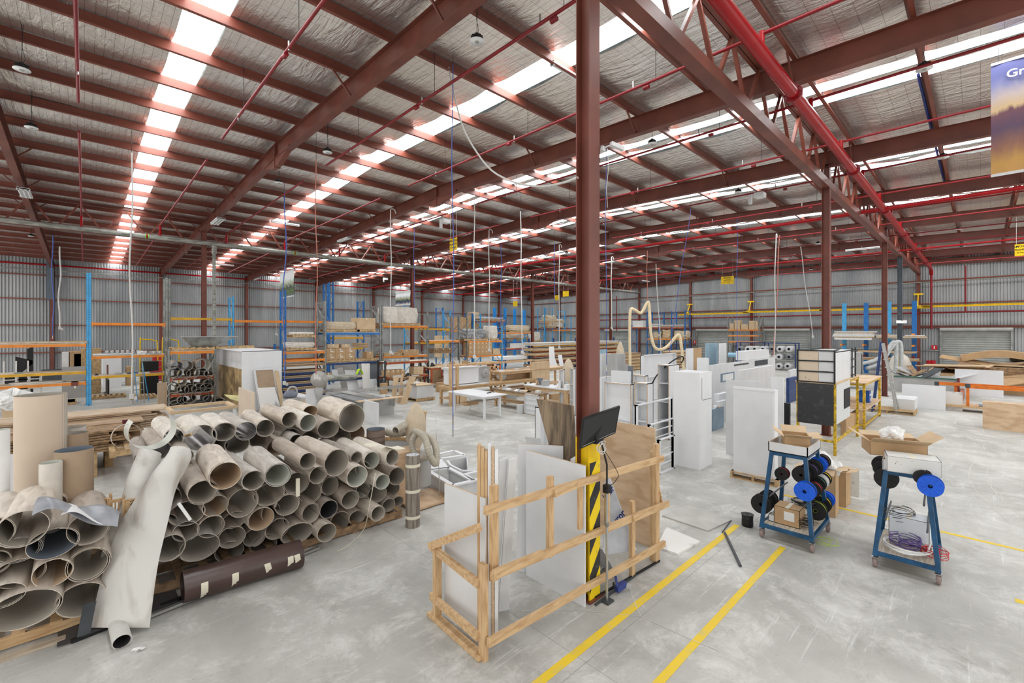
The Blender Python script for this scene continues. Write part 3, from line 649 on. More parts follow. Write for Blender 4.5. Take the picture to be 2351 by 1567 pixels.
# hanging banners
def img_mat(name, kind):
    m = D.materials.new(name); m.use_nodes = True; nt = m.node_tree; N = nt.nodes; L = nt.links; b = N['Principled BSDF']; b.inputs['Roughness'].default_value = 0.45
    tc = N.new('ShaderNodeTexCoord'); sx = N.new('ShaderNodeSeparateXYZ'); L.new(tc.outputs['Generated'], sx.inputs[0])
    no = N.new('ShaderNodeTexNoise'); no.inputs['Scale'].default_value = 4 if kind == 'hills' else 7; no.inputs['Detail'].default_value = 8; L.new(tc.outputs['Generated'], no.inputs['Vector'])
    ad = N.new('ShaderNodeMath'); ad.operation = 'MULTIPLY_ADD'; L.new(no.outputs['Fac'], ad.inputs[0]); ad.inputs[1].default_value = 0.12 if kind == 'hills' else 0.55
    cr = N.new('ShaderNodeValToRGB'); e = cr.color_ramp.elements
    if kind == 'hills':
        s2 = N.new('ShaderNodeMath'); s2.operation = 'MULTIPLY_ADD'; L.new(sx.outputs['Y'], s2.inputs[0]); s2.inputs[1].default_value = 0.07; L.new(sx.outputs['Z'], s2.inputs[2])
        L.new(s2.outputs[0], ad.inputs[2]); stops = [(0.0, (190, 140, 84)), (0.22, (196, 150, 78)), (0.36, (150, 104, 84)), (0.52, (96, 74, 100)), (0.66, (124, 84, 96)), (0.70, (226, 196, 150)), (0.80, (206, 190, 186)), (0.92, (140, 142, 186)), (1.0, (112, 116, 172))]
    else:
        L.new(sx.outputs['Z'], ad.inputs[2]); 
        stops = [(0.0, (176, 164, 140)), (0.3, (200, 190, 176)), (0.45, (52, 66, 110)), (0.58, (60, 68, 60)), (0.72, (150, 158, 120)), (0.9, (214, 218, 220)), (1.0, (232, 234, 236))] if kind == 'truck' else [(0.0, (180, 190, 196)), (0.35, (70, 84, 70)), (0.5, (96, 116, 60)), (0.62, (40, 48, 60)), (0.75, (140, 150, 120)), (1.0, (212, 214, 214))]
    while len(e) < len(stops): e.new(0.5)
    for i, (p_, c) in enumerate(stops): e[i].position = p_; e[i].color = (*sr(c), 1)
    L.new(ad.outputs[0], cr.inputs[0]); L.new(cr.outputs[0], b.inputs['Base Color']); return m
def banner(xl, xr, yt, yb, d, kind, lab, text=None):
    p = atD(xl, (yt+yb)/2, d); k = ray(xr, 0); yr = p.x*k.y/k.x; W = p.y-yr; Hh = (yb-yt)/F*d
    t = thing('hanging_banner', lab, 'banner', (p.x, p.y-W/2, p.z)); g = MB()
    g.grid(lambda u, v: (0.012*math.sin(v*9)+0.01*math.sin(u*14), (u-0.5)*W, (v-0.5)*Hh), 14, 10, img_mat('banner_print_'+kind, kind), 0.003); g.build('print', t)
    for sz in (-1, 1): g = MB(); g.bar((0, -W/2, sz*Hh/2), (0, W/2, sz*Hh/2), 0.025, 0.05, WHITE2); g.build('rail', t)
    g = MB()
    for sy in (-0.4, 0.4): g.tube([(0, sy*W, Hh/2), (0, sy*W, max(roofz(p.y)-p.z-0.1, Hh/2+0.2))], 0.005, BLK, 5)
    g.build('hanging_wire', t)
    if text:
        text_obj('lettering', text, 0.21, TXTW, t, face_mat((-0.03, W/2-0.20, Hh*0.37), (0, -1, 0), (0, 0, 1)), 0.001, 'LEFT', 0.004)
banner(2275, 2452, 150, 404, 8.75, 'hills', 'tall hanging banner printed with hills at sunset, at the right edge', 'Great')
banner(642, 675, 628, 684, 28, 'bike', 'hanging poster with a motorbike scene above the side wall racks')
banner(908, 942, 671, 701, 27, 'truck', 'hanging poster with vehicles in front of the far column')
# ================= FOREGROUND
def spline(pts, k=6, closed=False):
    P = [Vector(p) for p in pts]; out = []
    n = len(P)
    for i in range(n if closed else n-1):
        a = P[i-1] if (i or closed) else P[0]; b = P[i]; c = P[(i+1) % n]; d = P[(i+2) % n] if (closed or i+2 < n) else P[-1]
        for j in range(k):
            t = j/k; out.append(0.5*((2*b)+(c-a)*t+(2*a-5*b+4*c-d)*t*t+(3*b-a-3*c+d)*t**3))
    if not closed: out.append(P[-1])
    return out
def roll_mat(i, c1, c2): return streak('laminate_back_%d' % i, c1, c2, (5, 1.0, 5), 0.62, 2.4, 0.38, 0.66)
ROUT = [roll_mat(0, (207, 196, 182), (172, 159, 146)), roll_mat(1, (192, 179, 166), (161, 148, 135)), roll_mat(2, (222, 211, 197), (186, 174, 160)), roll_mat(3, (202, 196, 187), (170, 163, 155)), roll_mat(4, (232, 224, 212), (200, 191, 179)), roll_mat(5, (182, 173, 163), (149, 138, 130))]
RIN = dict(g=mat('roll_inside_beige', (180, 173, 161), 0.6, 0, 0.06, 3), w=mat('roll_inside_white', (208, 210, 200), 0.4, 0, 0.04, 3), t=mat('roll_inside_tan', (208, 184, 156), 0.6, 0, 0.08, 3),
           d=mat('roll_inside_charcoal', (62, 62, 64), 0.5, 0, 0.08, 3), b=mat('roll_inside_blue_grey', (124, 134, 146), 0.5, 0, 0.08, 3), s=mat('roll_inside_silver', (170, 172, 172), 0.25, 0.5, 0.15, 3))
TAPE = mat('masking_tape', (222, 216, 196), 0.6, 0, 0.04, 4)
def roll_mb(r, L, out, inn, sq=0.0, turns=None, seed=0, nl=4):
    rr = random.Random(seed); turns = turns or rr.choice([1.15, 1.3, 1.6, 2.1]); n = int(36*turns); ph = rr.uniform(0, 2*PI); lp = rr.uniform(-0.5, 0.5)
    g = MB(); th = 0.005
    def pt(k, y, off):
        a = ph+2*PI*turns*k/n; q = 1-0.055*(k/n)*turns*rr2-off/r
        q += 0.02*math.sin(2*a+seed)
        tel = 0.03*(k/n)*lp*2
        return (r*q*math.cos(a)*(1+sq), y+tel if y < 0.01 else y+tel, r*q*math.sin(a)*(1-sq)+0.006*math.sin(y*3+seed))
    rr2 = rr.uniform(0.6, 1.6)
    vo = [pt(k, L*j/nl, 0) for k in range(n+1) for j in range(nl+1)]; vi = [pt(k, L*j/nl, th) for k in range(n+1) for j in range(nl+1)]
    W = nl+1; q = [(k*W+j, k*W+j+1, (k+1)*W+j+1, (k+1)*W+j) for k in range(n) for j in range(nl)]
    g.add(vo, [tuple(reversed(f)) for f in q], out, None, True); g.add(vi, q, inn, None, True)
    N = len(vo); rim = []
    for k in range(n): rim += [(k*W, (k+1)*W, (k+1)*W+N, k*W+N), (k*W+nl, k*W+nl+N, (k+1)*W+nl+N, (k+1)*W+nl)]
    for j in range(nl): rim += [(j, j+N, j+1+N, j+1), (n*W+j, n*W+j+1, n*W+j+1+N, n*W+j+N)]
    g.add(vo+vi, rim, out)
    return g
OW = {0: 'beige brown', 1: 'taupe', 2: 'pale sand', 3: 'grey beige', 4: 'cream', 5: 'dusty brown'}
IW = dict(g='beige', w='white', t='tan', d='charcoal', b='blue grey', s='silvery')
# mouths measured on the pile's front; columns: u, v, radius (in a 2.849x view of the pile), plane y, outer, inner, squash
RL = [
 (112,1160,82,6.70,2,'g',0), (310,1160,92,6.72,3,'g',.12,), (505,1185,70,6.95,0,'g',.1), (725,1140,72,6.95,1,'g',.1), (520,1088,72,6.8,0,'g',.08), (668,1088,62,6.85,1,'g',.08),
 (815,1034,66,6.8,5,'g',.06), (948,1066,78,6.75,0,'g',.2), (1140,1062,58,6.55,0,'g',.0), (1225,985,62,6.9,1,'g',0), (1340,957,48,6.85,0,'g',.15), (1476,935,48,6.55,2,'g',0), (1545,878,44,6.9,5,'g',.05), (1606,862,40,7.0,1,'g',.1),
 (110,842,66,6.95,3,'g',-.08), (92,1000,56,6.95,1,'g',0), (226,932,86,6.8,0,'g',.12), (218,1050,66,6.75,3,'g',.08), (385,1018,70,6.75,0,'g',.05), (535,978,60,6.85,0,'g',.15), (712,972,74,6.7,0,'t',0.03), (775,930,60,6.95,1,'g',-.1),
 (912,955,52,6.9,1,'g',0), (880,873,70,6.75,0,'g',.05), (1032,930,62,6.75,1,'g',-.05), (1155,908,56,6.75,5,'d',0), (1294,846,56,6.65,1,'g',0), (1358,872,48,6.95,5,'g',0), (1470,806,60,6.9,5,'g',.08), (1570,775,48,7.1,1,'g',.1),
 (330,792,78,6.55,1,'g',.08), (414,884,66,6.75,2,'t',.08), (590,866,88,6.7,0,'g',-.02), (765,812,78,6.75,0,'g',.1), (944,738,72,6.75,5,'g',.05), (1032,792,72,6.9,2,'g',0), (1158,750,58,6.95,5,'g',0), (1085,684,54,6.65,0,'g',0), (1378,782,46,6.95,3,'w',0),
 (475,688,86,6.45,2,'t',0), (660,720,64,6.55,3,'g',.03), (825,682,76,6.4,3,'w',.03), (1016,590,50,6.6,1,'g',0), (1208,600,82,6.6,0,'g',-.02), (1340,692,66,6.6,2,'w',.02), (1376,645,46,6.85,5,'g',0), (1506,730,48,6.55,4,'w',0), (1598,692,56,6.9,1,'g',0),
 (1436,586,52,6.75,4,'w',0), (1573,566,47,6.6,4,'g',0), (1332,570,40,6.85,5,'g',0),
 (312,442,84,8.0,4,'s',.04), (470,404,62,8.0,4,'g',.05), (612,396,60,8.0,3,'s',.02), (737,375,54,8.1,2,'g',0), (896,320,47,8.2,0,'g',0), (1018,340,52,8.0,4,'w',0), (1034,268,40,8.6,2,'t',.1), (1308,312,86,7.9,2,'g',-.05), (1152,385,60,8.0,1,'g',.08),
 (942,462,44,7.9,3,'g',0), (900,425,58,8.3,3,'g',.1), (1032,440,52,8.3,0,'g',.1), (820,500,58,8.2,1,'t',.1), (692,455,50,8.4,5,'g',0), (556,485,62,8.2,4,'g',.1), (432,492,50,8.2,5,'s',.1), (140,436,54,8.0,4,'s',0), (62,520,52,7.9,1,'s',0), (1238,440,52,8.2,5,'g',.1), (1332,420,58,8.3,0,'t',-.05), (-60,580,46,7.9,5,'d',0), (210,560,44,7.4,1,'g',.1), (1480,560,44,7.3,1,'g',0), (1610,760,46,7.4,3,'g',0),
]
def place_roll(px, py, rpx, Y, oi, ii, sq, k, lab=None, L=1.25, group=None, yaw=None, name='laminate_roll'):
    p = atY(px, py, Y); d = dep(p); r = rpx*d/F*(1.08 if k < 200 else 1.0)
    rr = random.Random(k*13+5); yw = rr.uniform(-0.05, 0.05) if yaw is None else yaw
    g = roll_mb(r, L+rr.uniform(-0.05, 0.08), ROUT[oi], RIN[ii], sq, seed=k)
    return tag(g.build(name, None, p, yw), lab, 'laminate roll', group)
def row_word(v, lo, hi):
    q = (v-lo)/(hi-lo); return ['top', 'upper', 'middle', 'lower', 'bottom'][max(0, min(4, int(q*5)))]
labs = []
for k, R in enumerate(RL):
    u, v, r, Y, oi, ii, sq = R
    back = Y > 7.6
    row = row_word(v, 270, 590) if back else row_word(v, 560, 1190)
    pos = ['far left', 'left', 'centre left', 'centre', 'centre right', 'right', 'far right'][max(0, min(6, int((u+70)/1690*7)))]
    labs.append('%s%s roll, %s inside, %s row of the pile\'s %s stack, %s' % ('wide ' if r > 72 else ('narrow ' if r < 50 else ''), OW[oi], IW[ii], row, 'back' if back else 'front', pos))
for k, R in enumerate(RL):
    u, v, r, Y, oi, ii, sq = R; same = sorted([RL[j][0] for j in range(len(RL)) if labs[j] == labs[k]])
    lab = labs[k] + ('' if len(same) == 1 else (' end' if False else ', '+['first', 'second', 'third', 'fourth', 'fifth'][same.index(u)]))
    place_roll(350+u/2.849, 850+v/2.849, r/2.849, Y, oi, ii, sq, k, lab, group='laminate rolls in the big pile')
# left pile
for k, (u, v, r, Y, oi, ii, sq, s) in enumerate([(120,850,94,6.45,2,'g',.05,'large roll at top of the left pile under the printed sheet'), (285,930,86,6.5,0,'b',.12,'roll below the printed sheet in the left pile'), (475,850,82,6.5,1,'g',.0,'right top roll of the left pile, next to the wooden frames'),
        (92,968,78,6.65,3,'g',.15,'second row left roll of the left pile'), (103,1088,84,6.6,0,'g',.15,'third row left roll of the left pile'), (284,1080,72,6.5,2,'t',.08,'small thick walled roll in the middle of the left pile'), (474,1042,86,6.5,0,'g',.02,'right middle roll of the left pile beside the tall sheet'),
        (20,1210,70,6.5,4,'g',.15,'flattened bottom roll cut by the left edge'), (130,1285,116,6.42,2,'g',.18,'big squashed roll at the bottom of the left pile'), (438,1232,90,6.5,0,'g',.06,'bottom right roll of the left pile on the pallet'), (-30,1030,60,6.7,1,'g',0,'roll half out of view at the left edge, middle row'), (-40,870,80,6.6,4,'g',0,'roll half out of view at the left edge, top row')]):
    place_roll(u/2.338, 850+v/2.338, r/2.338, Y, oi, ii, sq, 100+k, OW[oi]+' '+s, L=0.95, group='laminate rolls in the left pile')
# loose rolls lying behind the left pile's top and the thin loop
for px, py, rp, Y, oi, s in ((126, 1155, 20, 7.4, 2, 'roll end on top of the left pile behind the printed sheet'),):
    place_roll(px, py, rp, Y, oi, 'g', 0, 140, 'pale sand '+s, L=0.6)
# big curled sheets standing proud on the back stack
def curl(name, lab, px, py, Y, r, a0, a1, L, m, rotz=0, flare=0.0):
    p = atY(px, py, Y); g = MB()
    g.grid(lambda u, v: (r*(1+flare*u)*math.cos(a0+(a1-a0)*u), -L*0.5+L*v, r*(1+flare*u)*math.sin(a0+(a1-a0)*u)), 24, 3, m, 0.004)
    return one(g, name, lab, 'laminate sheet', p, rotz)
curl('curled_offcut', 'white curled offcut loop standing on the back left of the big pile', 343, 984, 7.6, 0.23, -0.5*PI-2.2, -0.5*PI+1.9, 0.28, RIN['w'], 0.1, 0.15)
curl('curled_offcut', 'thin wire-like ring of laminate left of the white curled loop', 290, 1000, 7.6, 0.15, 0, 2*PI, 0.03, ROUT[0], 0.2)
curl('curled_offcut', 'grey white flared sheet between the top back rolls', 742, 965, 8.3, 0.42, -2.5, -0.9, 0.7, ROUT[3], 0.0)
# dark film roll lying on the floor in front
a = atZ(413, 1340, 0.19); b = atZ(668, 1268, 0.19); a = Vector((0.82, 6.40, 0.19)); b = Vector((2.10, 6.33, 0.17))
t = thing('film_roll', 'dark brown glossy roll with tape lying on the floor before the pile', 'laminate roll', a, 0)
g = MB(); d = b-a; n = 40
g.grid(lambda u, v: (d.x*u, d.y*u+0.17*math.sin(v*2*PI*1.04), 0.0+(0.17+0.01*v)*math.cos(v*2*PI*1.04)-0.02*u), 10, 40, BROWNF, 0.004); g.build('sheet', t)
for u, hgt, tw in ((0.12, 0.30, 0), (0.36, 0.30, 0), (0.63, 0.26, 1), (0.84, 0.26, 0), (0.90, 0.30, 1)):
    g = MB(); x = d.x*u
    for i in range(8):
        a0, a1 = [1.25+hgt*5*(j/8) for j in (i, i+1)]; R2 = 0.176
        dx = 0.05*(i/8)*(1 if tw else 0)
        g.add([(x+dx, d.y*u-R2*math.sin(a0), R2*math.cos(a0)), (x+0.07+dx, d.y*u-R2*math.sin(a0), R2*math.cos(a0)), (x+0.07+dx, d.y*u-R2*math.sin(a1), R2*math.cos(a1)), (x+dx, d.y*u-R2*math.sin(a1), R2*math.cos(a1))], [(0, 1, 2, 3)], TAPE)
    g.build('tape_strip', t)
# standing rolls
def stand_roll(x, y, r, h, oi, inn, lab, bands=(), z=0, om=None, lean=None, name='standing_roll'):
    t = thing(name, lab, 'laminate roll', (x, y, z)); g = MB(); n = 40
    m = om or ROUT[oi]
    g.grid(lambda u, v: (r*(1-0.05*u)*math.cos(2*PI*1.25*u+1), r*(1-0.05*u)*math.sin(2*PI*1.25*u+1), h*v), 48, 3, m, 0)
    g.grid(lambda u, v: ((r*(1-0.05*u)-0.005)*math.cos(-2*PI*1.25*u+1), (r*(1-0.05*u)-0.005)*math.sin(-2*PI*1.25*u+1), h*v), 48, 2, RIN[inn], 0)
    g.build('sheet', t)
    for zb in bands:
        g = MB(); g.lathe([(r+0.003, zb), (r+0.003, zb+0.05)], TAPE, 32); g.build('tape_band', t)
    return t
SR = streak('smoked_laminate', (150, 142, 130), (112, 100, 90), (9, 9, 0.8), 0.45, 2.5)
t = stand_roll(3.86, 6.38, 0.118, 1.16, 1, 'b', 'taped grey brown roll standing upright at the right end of the pile', (0.14, 0.56, 0.97), om=SR)
g = MB(); g.lathe([(0, 1.155), (0.112, 1.155)], mat('torn_film_cap', (186, 188, 188), 0.5, 0, 0.3, 25), 24); g.build('film_end', t)
p = atY(863, 1010, 7.9); stand_roll(p.x, p.y, 0.17, 1.32, 5, 'b', 'brown drum of laminate standing behind the right end of the pile', om=streak('brown_weave', (120, 104, 94), (86, 72, 64), (1, 1, 9), 0.7))
def stand_at(xc, yb, yt, wpx, Y, oi, inn, lab, om=None, bands=()):
    p = atY(xc, yb, Y); stand_roll(p.x, p.y, wpx/2*dep(p)/F, hz(p, yt), oi, inn, lab, bands, om=om)
BEI = mat('beige_card_sheet', (208, 190, 170), 0.7, 0, 0.03, 2); TAN = mat('tan_liner', (170, 148, 124), 0.8, 0, 0.05, 4)
stand_at(95, 1140, 905, 88, 8.2, 4, 'g', 'tall wide beige roll standing behind the left pile', BEI)
stand_at(171, 1180, 1030, 68, 7.6, 1, 'b', 'tan roll with blue grey lining standing left of the wooden frames', TAN)
stand_at(172, 1090, 993, 47, 8.3, 4, 'g', 'short brown roll end just behind the blue lined tan roll', TAN)
stand_at(160, 1070, 980, 58, 8.6, 3, 'g', 'grey standing roll, farthest of the three tan standing rolls', ROUT[3])
stand_at(117, 1170, 1060, 40, 7.4, 4, 'w', 'white film wrapped tube standing in front of the tall beige roll', WRAP)
stand_at(2, 1140, 985, 30, 7.6, 4, 'w', 'white roll at the left edge behind the left pile', PAPER); stand_at(48, 1090, 955, 12, 8.6, 4, 'w', 'slim white tube left of the tall beige roll', PAPER)
# printed sheet draped over the left pile
p = Vector((-0.15, 6.45, 1.28)); t = thing('draped_sheet', 'crumpled dark and white printed sheet draped over the left pile', 'sheet', p)
g = MB(); g.grid(lambda u, v: (-0.22+0.62*u+0.05*v, -0.12+0.38*v-0.08*u, 0.10-0.30*u*u+0.05*math.sin(u*7+v*2)+0.06*math.sin(v*3)), 18, 10, mat('grey_film', (150, 152, 158), 0.35, 0, 0.15, 6), 0.003); g.build('film', t)
g = MB(); g.grid(lambda u, v: (-0.02+0.36*u+0.05*v, -0.16+0.26*v-0.02*u, 0.07-0.24*(0.2+u*0.72)**2+0.035*math.sin(u*6+v*2)), 14, 8, streak('printed_paper', (226, 226, 226), (120, 120, 124), (3, 9, 9), 0.6, 6, 0.66, 0.76), 0.003); g.build('paper', t)
# forked sheet slumped down to the floor
t = thing('slumped_sheet', 'long pale forked laminate sheet slumped from the pile to the floor', 'laminate sheet', (0.3, 6.3, 0))
SLM = streak('stone_laminate', (206, 204, 198), (158, 150, 140), (2.0, 1.2, 0.7), 0.5, 1.9, 0.50, 0.72)
def lobe(rows, name):
    """rows: photo left x, y, right x, y, depth, curl angle - from the floor up"""
    Lp = spline([atD(r[0], r[1], r[4]) for r in rows], 8); Rp = spline([atD(r[2], r[3], r[4]) for r in rows], 8); Cp = spline([Vector((r[5], 0, 0)) for r in rows], 8); n = len(Lp)-1
    def fn(u, v):
        i = min(n, int(round(v*n))); a, b = Lp[i], Rp[i]; A = max(0.15, Cp[i].x); w_ = (b-a).length/2; d_ = (b-a).normalized(); c = (a+b)/2
        R = w_/math.sin(min(A, PI)/2); ph = (u-0.5)*A; nrm = Vector((-0.35, -0.75, 0.5)).normalized()
        return tuple(c+d_*R*math.sin(ph)+nrm*(R*math.cos(ph)-R*math.cos(min(A, PI)/2))-Vector((0.3, 6.3, 0)))
    g = MB(); g.grid(fn, 26, n, SLM, 0.006); return g.build(name, t)
b0 = dep(atZ(275, 1440, 0.04))
lobe([(205, 1440, 343, 1440, b0, 0.8), (243, 1290, 362, 1300, b0+0.22, 0.9), (283, 1190, 385, 1200, b0+0.45, 1.2), (335, 1110, 405, 1120, b0+0.68, 2.4), (382, 1050, 437, 1052, b0+0.85, 5.0), (392, 1030, 436, 1030, b0+0.92, 5.4)], 'right_lobe')
lobe([(222, 1330, 300, 1330, b0+0.30, 0.8), (240, 1240, 330, 1240, b0+0.45, 1.0), (272, 1160, 340, 1165, b0+0.65, 1.8), (300, 1085, 357, 1090, b0+0.85, 4.0), (320, 1035, 370, 1040, b0+1.0, 5.4)], 'left_lobe')
g = roll_mb(0.075, 0.5, SLM, RIN['d'], 0.1, 1.6, 5); o = g.build('rolled_end', t, (-0.03, -0.40, 0.075), 0.05)
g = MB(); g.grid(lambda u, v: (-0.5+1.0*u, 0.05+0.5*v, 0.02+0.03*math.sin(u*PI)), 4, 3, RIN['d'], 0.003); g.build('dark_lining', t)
# pallets
def pallet_mb(L=1.17, W=1.17, m=PINEP, h=0.14):
    g = MB(); nb = 7; w_ = 0.095
    for i in range(nb):
        x = (L-w_)*i/(nb-1); g.box(x, x+w_, 0, W, h-0.02, h, m)
    for y in (0, W/2-0.02, W-0.045): g.box(0, L, y, y+0.045, 0.02, h-0.02, m)
    for x in (0, L/2-0.05, L-0.1): g.box(x, x+0.1, 0, W, 0, 0.02, m)
    return g
def pallet(x, y, z, lab, L=1.17, W=1.17, rot=0, m=None, group=None):
    return one(pallet_mb(L, W, m or PINEP), 'timber_pallet', lab, 'pallet', (x, y, z), rot, group)
pallet(0.55, 6.78, 0.0, 'worn pallet under the left half of the big pile', 1.65, 1.2, m=PINED); pallet(2.25, 6.78, 0, 'timber pallet under the right half of the big pile', 1.65, 1.2, m=PINED)
pallet(0.55, 8.1, 0, 'pallet under the back left stack of rolls', 1.6, 1.2, m=PINED); pallet(2.25, 8.1, 0, 'pallet under the back right stack of rolls', 1.6, 1.2, m=PINED)
pallet(-1.6, 6.66, 0, 'orange tinted pallet under the left pile', 1.7, 1.0, m=PINE)
one(MB().box(-1.2, 0.35, 0, 0.09, 0.0, 0.03, PALE) if False else MB().box(-1.6, 0.30, 0, 0.10, 0.0, 0.025, streak('pale_batten', (190, 176, 156), (150, 136, 118))), 'timber_batten', 'long pale board on the floor before the left pallet', 'plank', (0, 6.44, 0))
for p0_, p1_, s in (((0.45, 6.30, 0.03), (2.45, 6.62, 0.03), 'long aluminium track on the floor behind the dark film roll'), ((-0.1, 6.36, 0.02), (0.9, 6.52, 0.02), 'black rubber strip on the floor under the slumped sheet')):
    a = Vector(p0_); g = MB(); g.bar((0, 0, 0), Vector(p1_)-a, 0.05, 0.03, CHROME if 'alum' in s else BLK); one(g, 'metal_track', s, 'metal strip', a)
g = MB(); g.grid(lambda u, v: (0.10*u+0.05*v, 0.02*math.sin(v*3), 0.02+0.33*v), 3, 8, GREYM, 0.003); one(g, 'bent_strip', 'bent grey metal strip sticking up before the left pallet', 'metal strip', (-0.06, 6.36, 0))
# wooden spindle frames between the piles
t = thing('slatted_frame_bundle', 'bundle of narrow pine slatted frames on end between the piles', 'timber frames', (0.04, 6.95, 0))
for k in range(3):
    x = 0.02+0.13*k; y = 0.22-0.12*k; g = MB(); hh = 1.22-0.02*k
    for dx in (0, 0.15): g.box(x+dx, x+dx+0.03, y, y+0.04, 0.1, hh, PINEY)
    for zz in (0.25, 0.62, 0.98, 1.14): g.box(x+0.03, x+0.15, y+0.005, y+0.03, zz, zz+0.035, PINEY)
    for i in range(4): g.box(x+0.035+i*0.03, x+0.05+i*0.03, y+0.01, y+0.025, 0.25, 1.14, PINEY)
    if k == 2: g.box(x+0.03, x+0.15, y-0.004, y+0.002, 1.04, 1.16, PINE)
    g.build('slatted_frame', t)
text_obj('lettering', 'NIC', 0.075, TXTK, t, face_mat((0.37, -0.03, 1.1), (0.05, 0, -1), (1, 0, 0)), 0.001)
g = MB(); g.grid(lambda u, v: (0.06*u+0.03*math.sin(v*4), 0.05*v, 0.015+0.02*math.sin(u*PI)), 5, 5, PAPER, 0.002); one(g, 'plastic_scrap', 'clear plastic scrap on the floor before the rolled end', 'litter', (0.35, 5.72, 0))
# packing strap hanging from the pile
q = [atY(862, 1085, 6.4), atY(848, 1160, 6.45), atZ(835, 1215, 0.05), atZ(800, 1250, 0.01), atZ(775, 1265, 0.01)]
one(MB().tube([v-q[0] for v in spline(q, 8)], 0.006, TAPE, 5), 'packing_strap', 'white packing strap trailing from the pile to the floor', 'strap', q[0])
p = atY(683, 1117, 6.68); one(MB().box(-0.025, 0.025, -0.02, 0, -0.13, 0.12, TAPE), 'tape_strip', 'cream tape across a roll mouth in the middle of the pile', 'tape', p)
p = atY(422, 1175, 6.45); g = MB(); g.bar((-0.05, 0, 0.12), (0.06, -0.03, -0.1), 0.02, 0.03, PAPER); one(g, 'white_batten', 'short white strip poking from a roll at the left of the pile', 'strip', p)
p = atY(870, 1018, 6.9); g = MB(); g.grid(lambda u, v: (-0.30+0.62*u, -0.3+0.25*v, 0.05-0.12*u+0.03*math.sin(u*6)), 10, 4, TAPE, 0.003); one(g, 'torn_paper', 'torn cream wrapping paper on the top right rolls', 'paper', p)
# ---------------- timber rail enclosure
t = thing('timber_enclosure', 'pine rail enclosure holding offcut boards around the striped column', 'timber frame', (0, 0, 0))
def rail(p, q, w=0.042, h=0.078, name='rail'):
    p = Vector(p); g = MB(); g.bar((0, 0, 0), Vector(q)-p, w, h, PINE); g.build(name, t, p)
def post(x, y, h, w=0.072, d=0.05, z0=0.0):
    g = MB(); g.cb((0, 0, h/2+z0/2), (w, d, h-z0), PINEY); g.build('post', t, (x, y, 0))
post(2.78, 3.31, 0.92, 0.05, 0.09); post(2.88, 3.27, 1.66, 0.08, 0.05, 0.74); post(2.80, 4.12, 0.82, 0.09, 0.045)
post(3.62, 3.20, 1.60, z0=0.74); post(4.10, 3.165, 1.40, 0.07, 0.03, 0.9); post(4.60, 3.14, 1.3, 0.05, z0=0.72); post(5.10, 3.10, 0.98); post(5.66, 3.07, 1.62, 0.09, 0.06); post(5.70, 3.14, 1.5, 0.09, 0.05)
rail((2.72, 3.22, 1.47), (5.74, 3.01, 1.42)); rail((3.60, 3.125, 1.44), (3.95, 3.10, 1.46))
rail((2.80, 3.215, 0.83), (5.80, 3.01, 0.77)); rail((2.78, 3.17, 0.87), (3.42, 3.13, 0.86)); rail((5.00, 3.03, 0.80), (5.82, 2.97, 0.79), 0.03, 0.08)
rail((2.76, 3.22, 0.21), (5.78, 3.01, 0.24)); rail((2.75, 3.34, 0.72), (2.79, 4.20, 0.76)); rail((2.74, 3.34, 0.22), (2.77, 4.2, 0.24)); rail((2.74, 3.32, 1.28), (2.74, 4.18, 0.80))
rail((2.76, 3.3, 0.025), (2.79, 4.24, 0.025), 0.09, 0.045); rail((5.76, 3.05, 0.8), (5.72, 3.12, 1.2), 0.02, 0.05)
# boards held in it
def slab(name, lab, c, size, m, rot=(0, 0, 0), cat='board', edge=None, group=None):
    g = MB(); g.cb((0, 0, size[2]/2), size, m)
    if edge:
        th = 0.0015
        g.box(-size[0]/2-th, size[0]/2+th, -size[1]/2, size[1]/2, size[2], size[2]+th, edge)
    o = one(g, name, lab, cat, c, 0, group); o.rotation_euler = rot; return o
slab('white_board', 'white melamine board standing in the left end of the timber enclosure', (2.92, 3.79, 0.05), (0.018, 0.66, 1.42), WHITE2, (0, 0.0, 0.05), edge=EDGE)
for k in range(6):
    o = slab('board_strip', ['leftmost', 'second', 'third', 'fourth', 'fifth', 'rightmost'][k]+' strip of the upright bundle behind the enclosure corner post', (2.95+0.72*0.036*k, 3.58-0.69*0.036*k, 0.02), (0.10, 0.033, 1.97-0.03*(k % 3)), (PINEY if k < 3 else (WHITE2, EDGE, WHITE)[k-3]), (0.0, 0.0, 0.81), group='upright strips in the enclosure corner')
def pquad(name, lab, q, m, th=0.016):
    g = MB(); g.grid(lambda u, v: tuple(q[0].lerp(q[1], u).lerp(q[3].lerp(q[2], u), v)-q[3]), 1, 1, m, th, None, False); return one(g, name, lab, 'board', q[3])
pquad('white_strip', 'left one of two slanting white strips behind the enclosure corner', [atD(1146, 1056, 4.85), atD(1165, 1048, 4.9), atZ(1139, 1402), atZ(1118, 1408)], WHITE2)
pquad('white_strip', 'right one of two slanting white strips behind the enclosure corner', [atD(1167, 1055, 4.85), atD(1185, 1049, 4.9), atZ(1166, 1398), atZ(1143, 1402)], WHITE2)
slab('white_board', 'large white board standing against the left side of the striped column', (4.15, 3.60, 0.0), (0.018, 0.94, 1.62), WHITE2, (0, 0, 0), edge=EDGE)
slab('white_board', 'second white board leaning behind the large one by the striped column', (4.30, 3.98, 0), (0.018, 0.60, 1.66), WHITE2, (0, 0.05, 0.6), edge=EDGE)
slab('white_board', 'narrow white upright panel between stained plywood and striped column', (4.62, 3.62, 0), (0.4, 0.018, 1.55), WHITE, (0, 0, 0.3))
q = [atX(1233, 915, 4.62), atX(1318, 931, 4.62), atX(1329, 1120, 4.55), atX(1286, 1110, 4.55)]
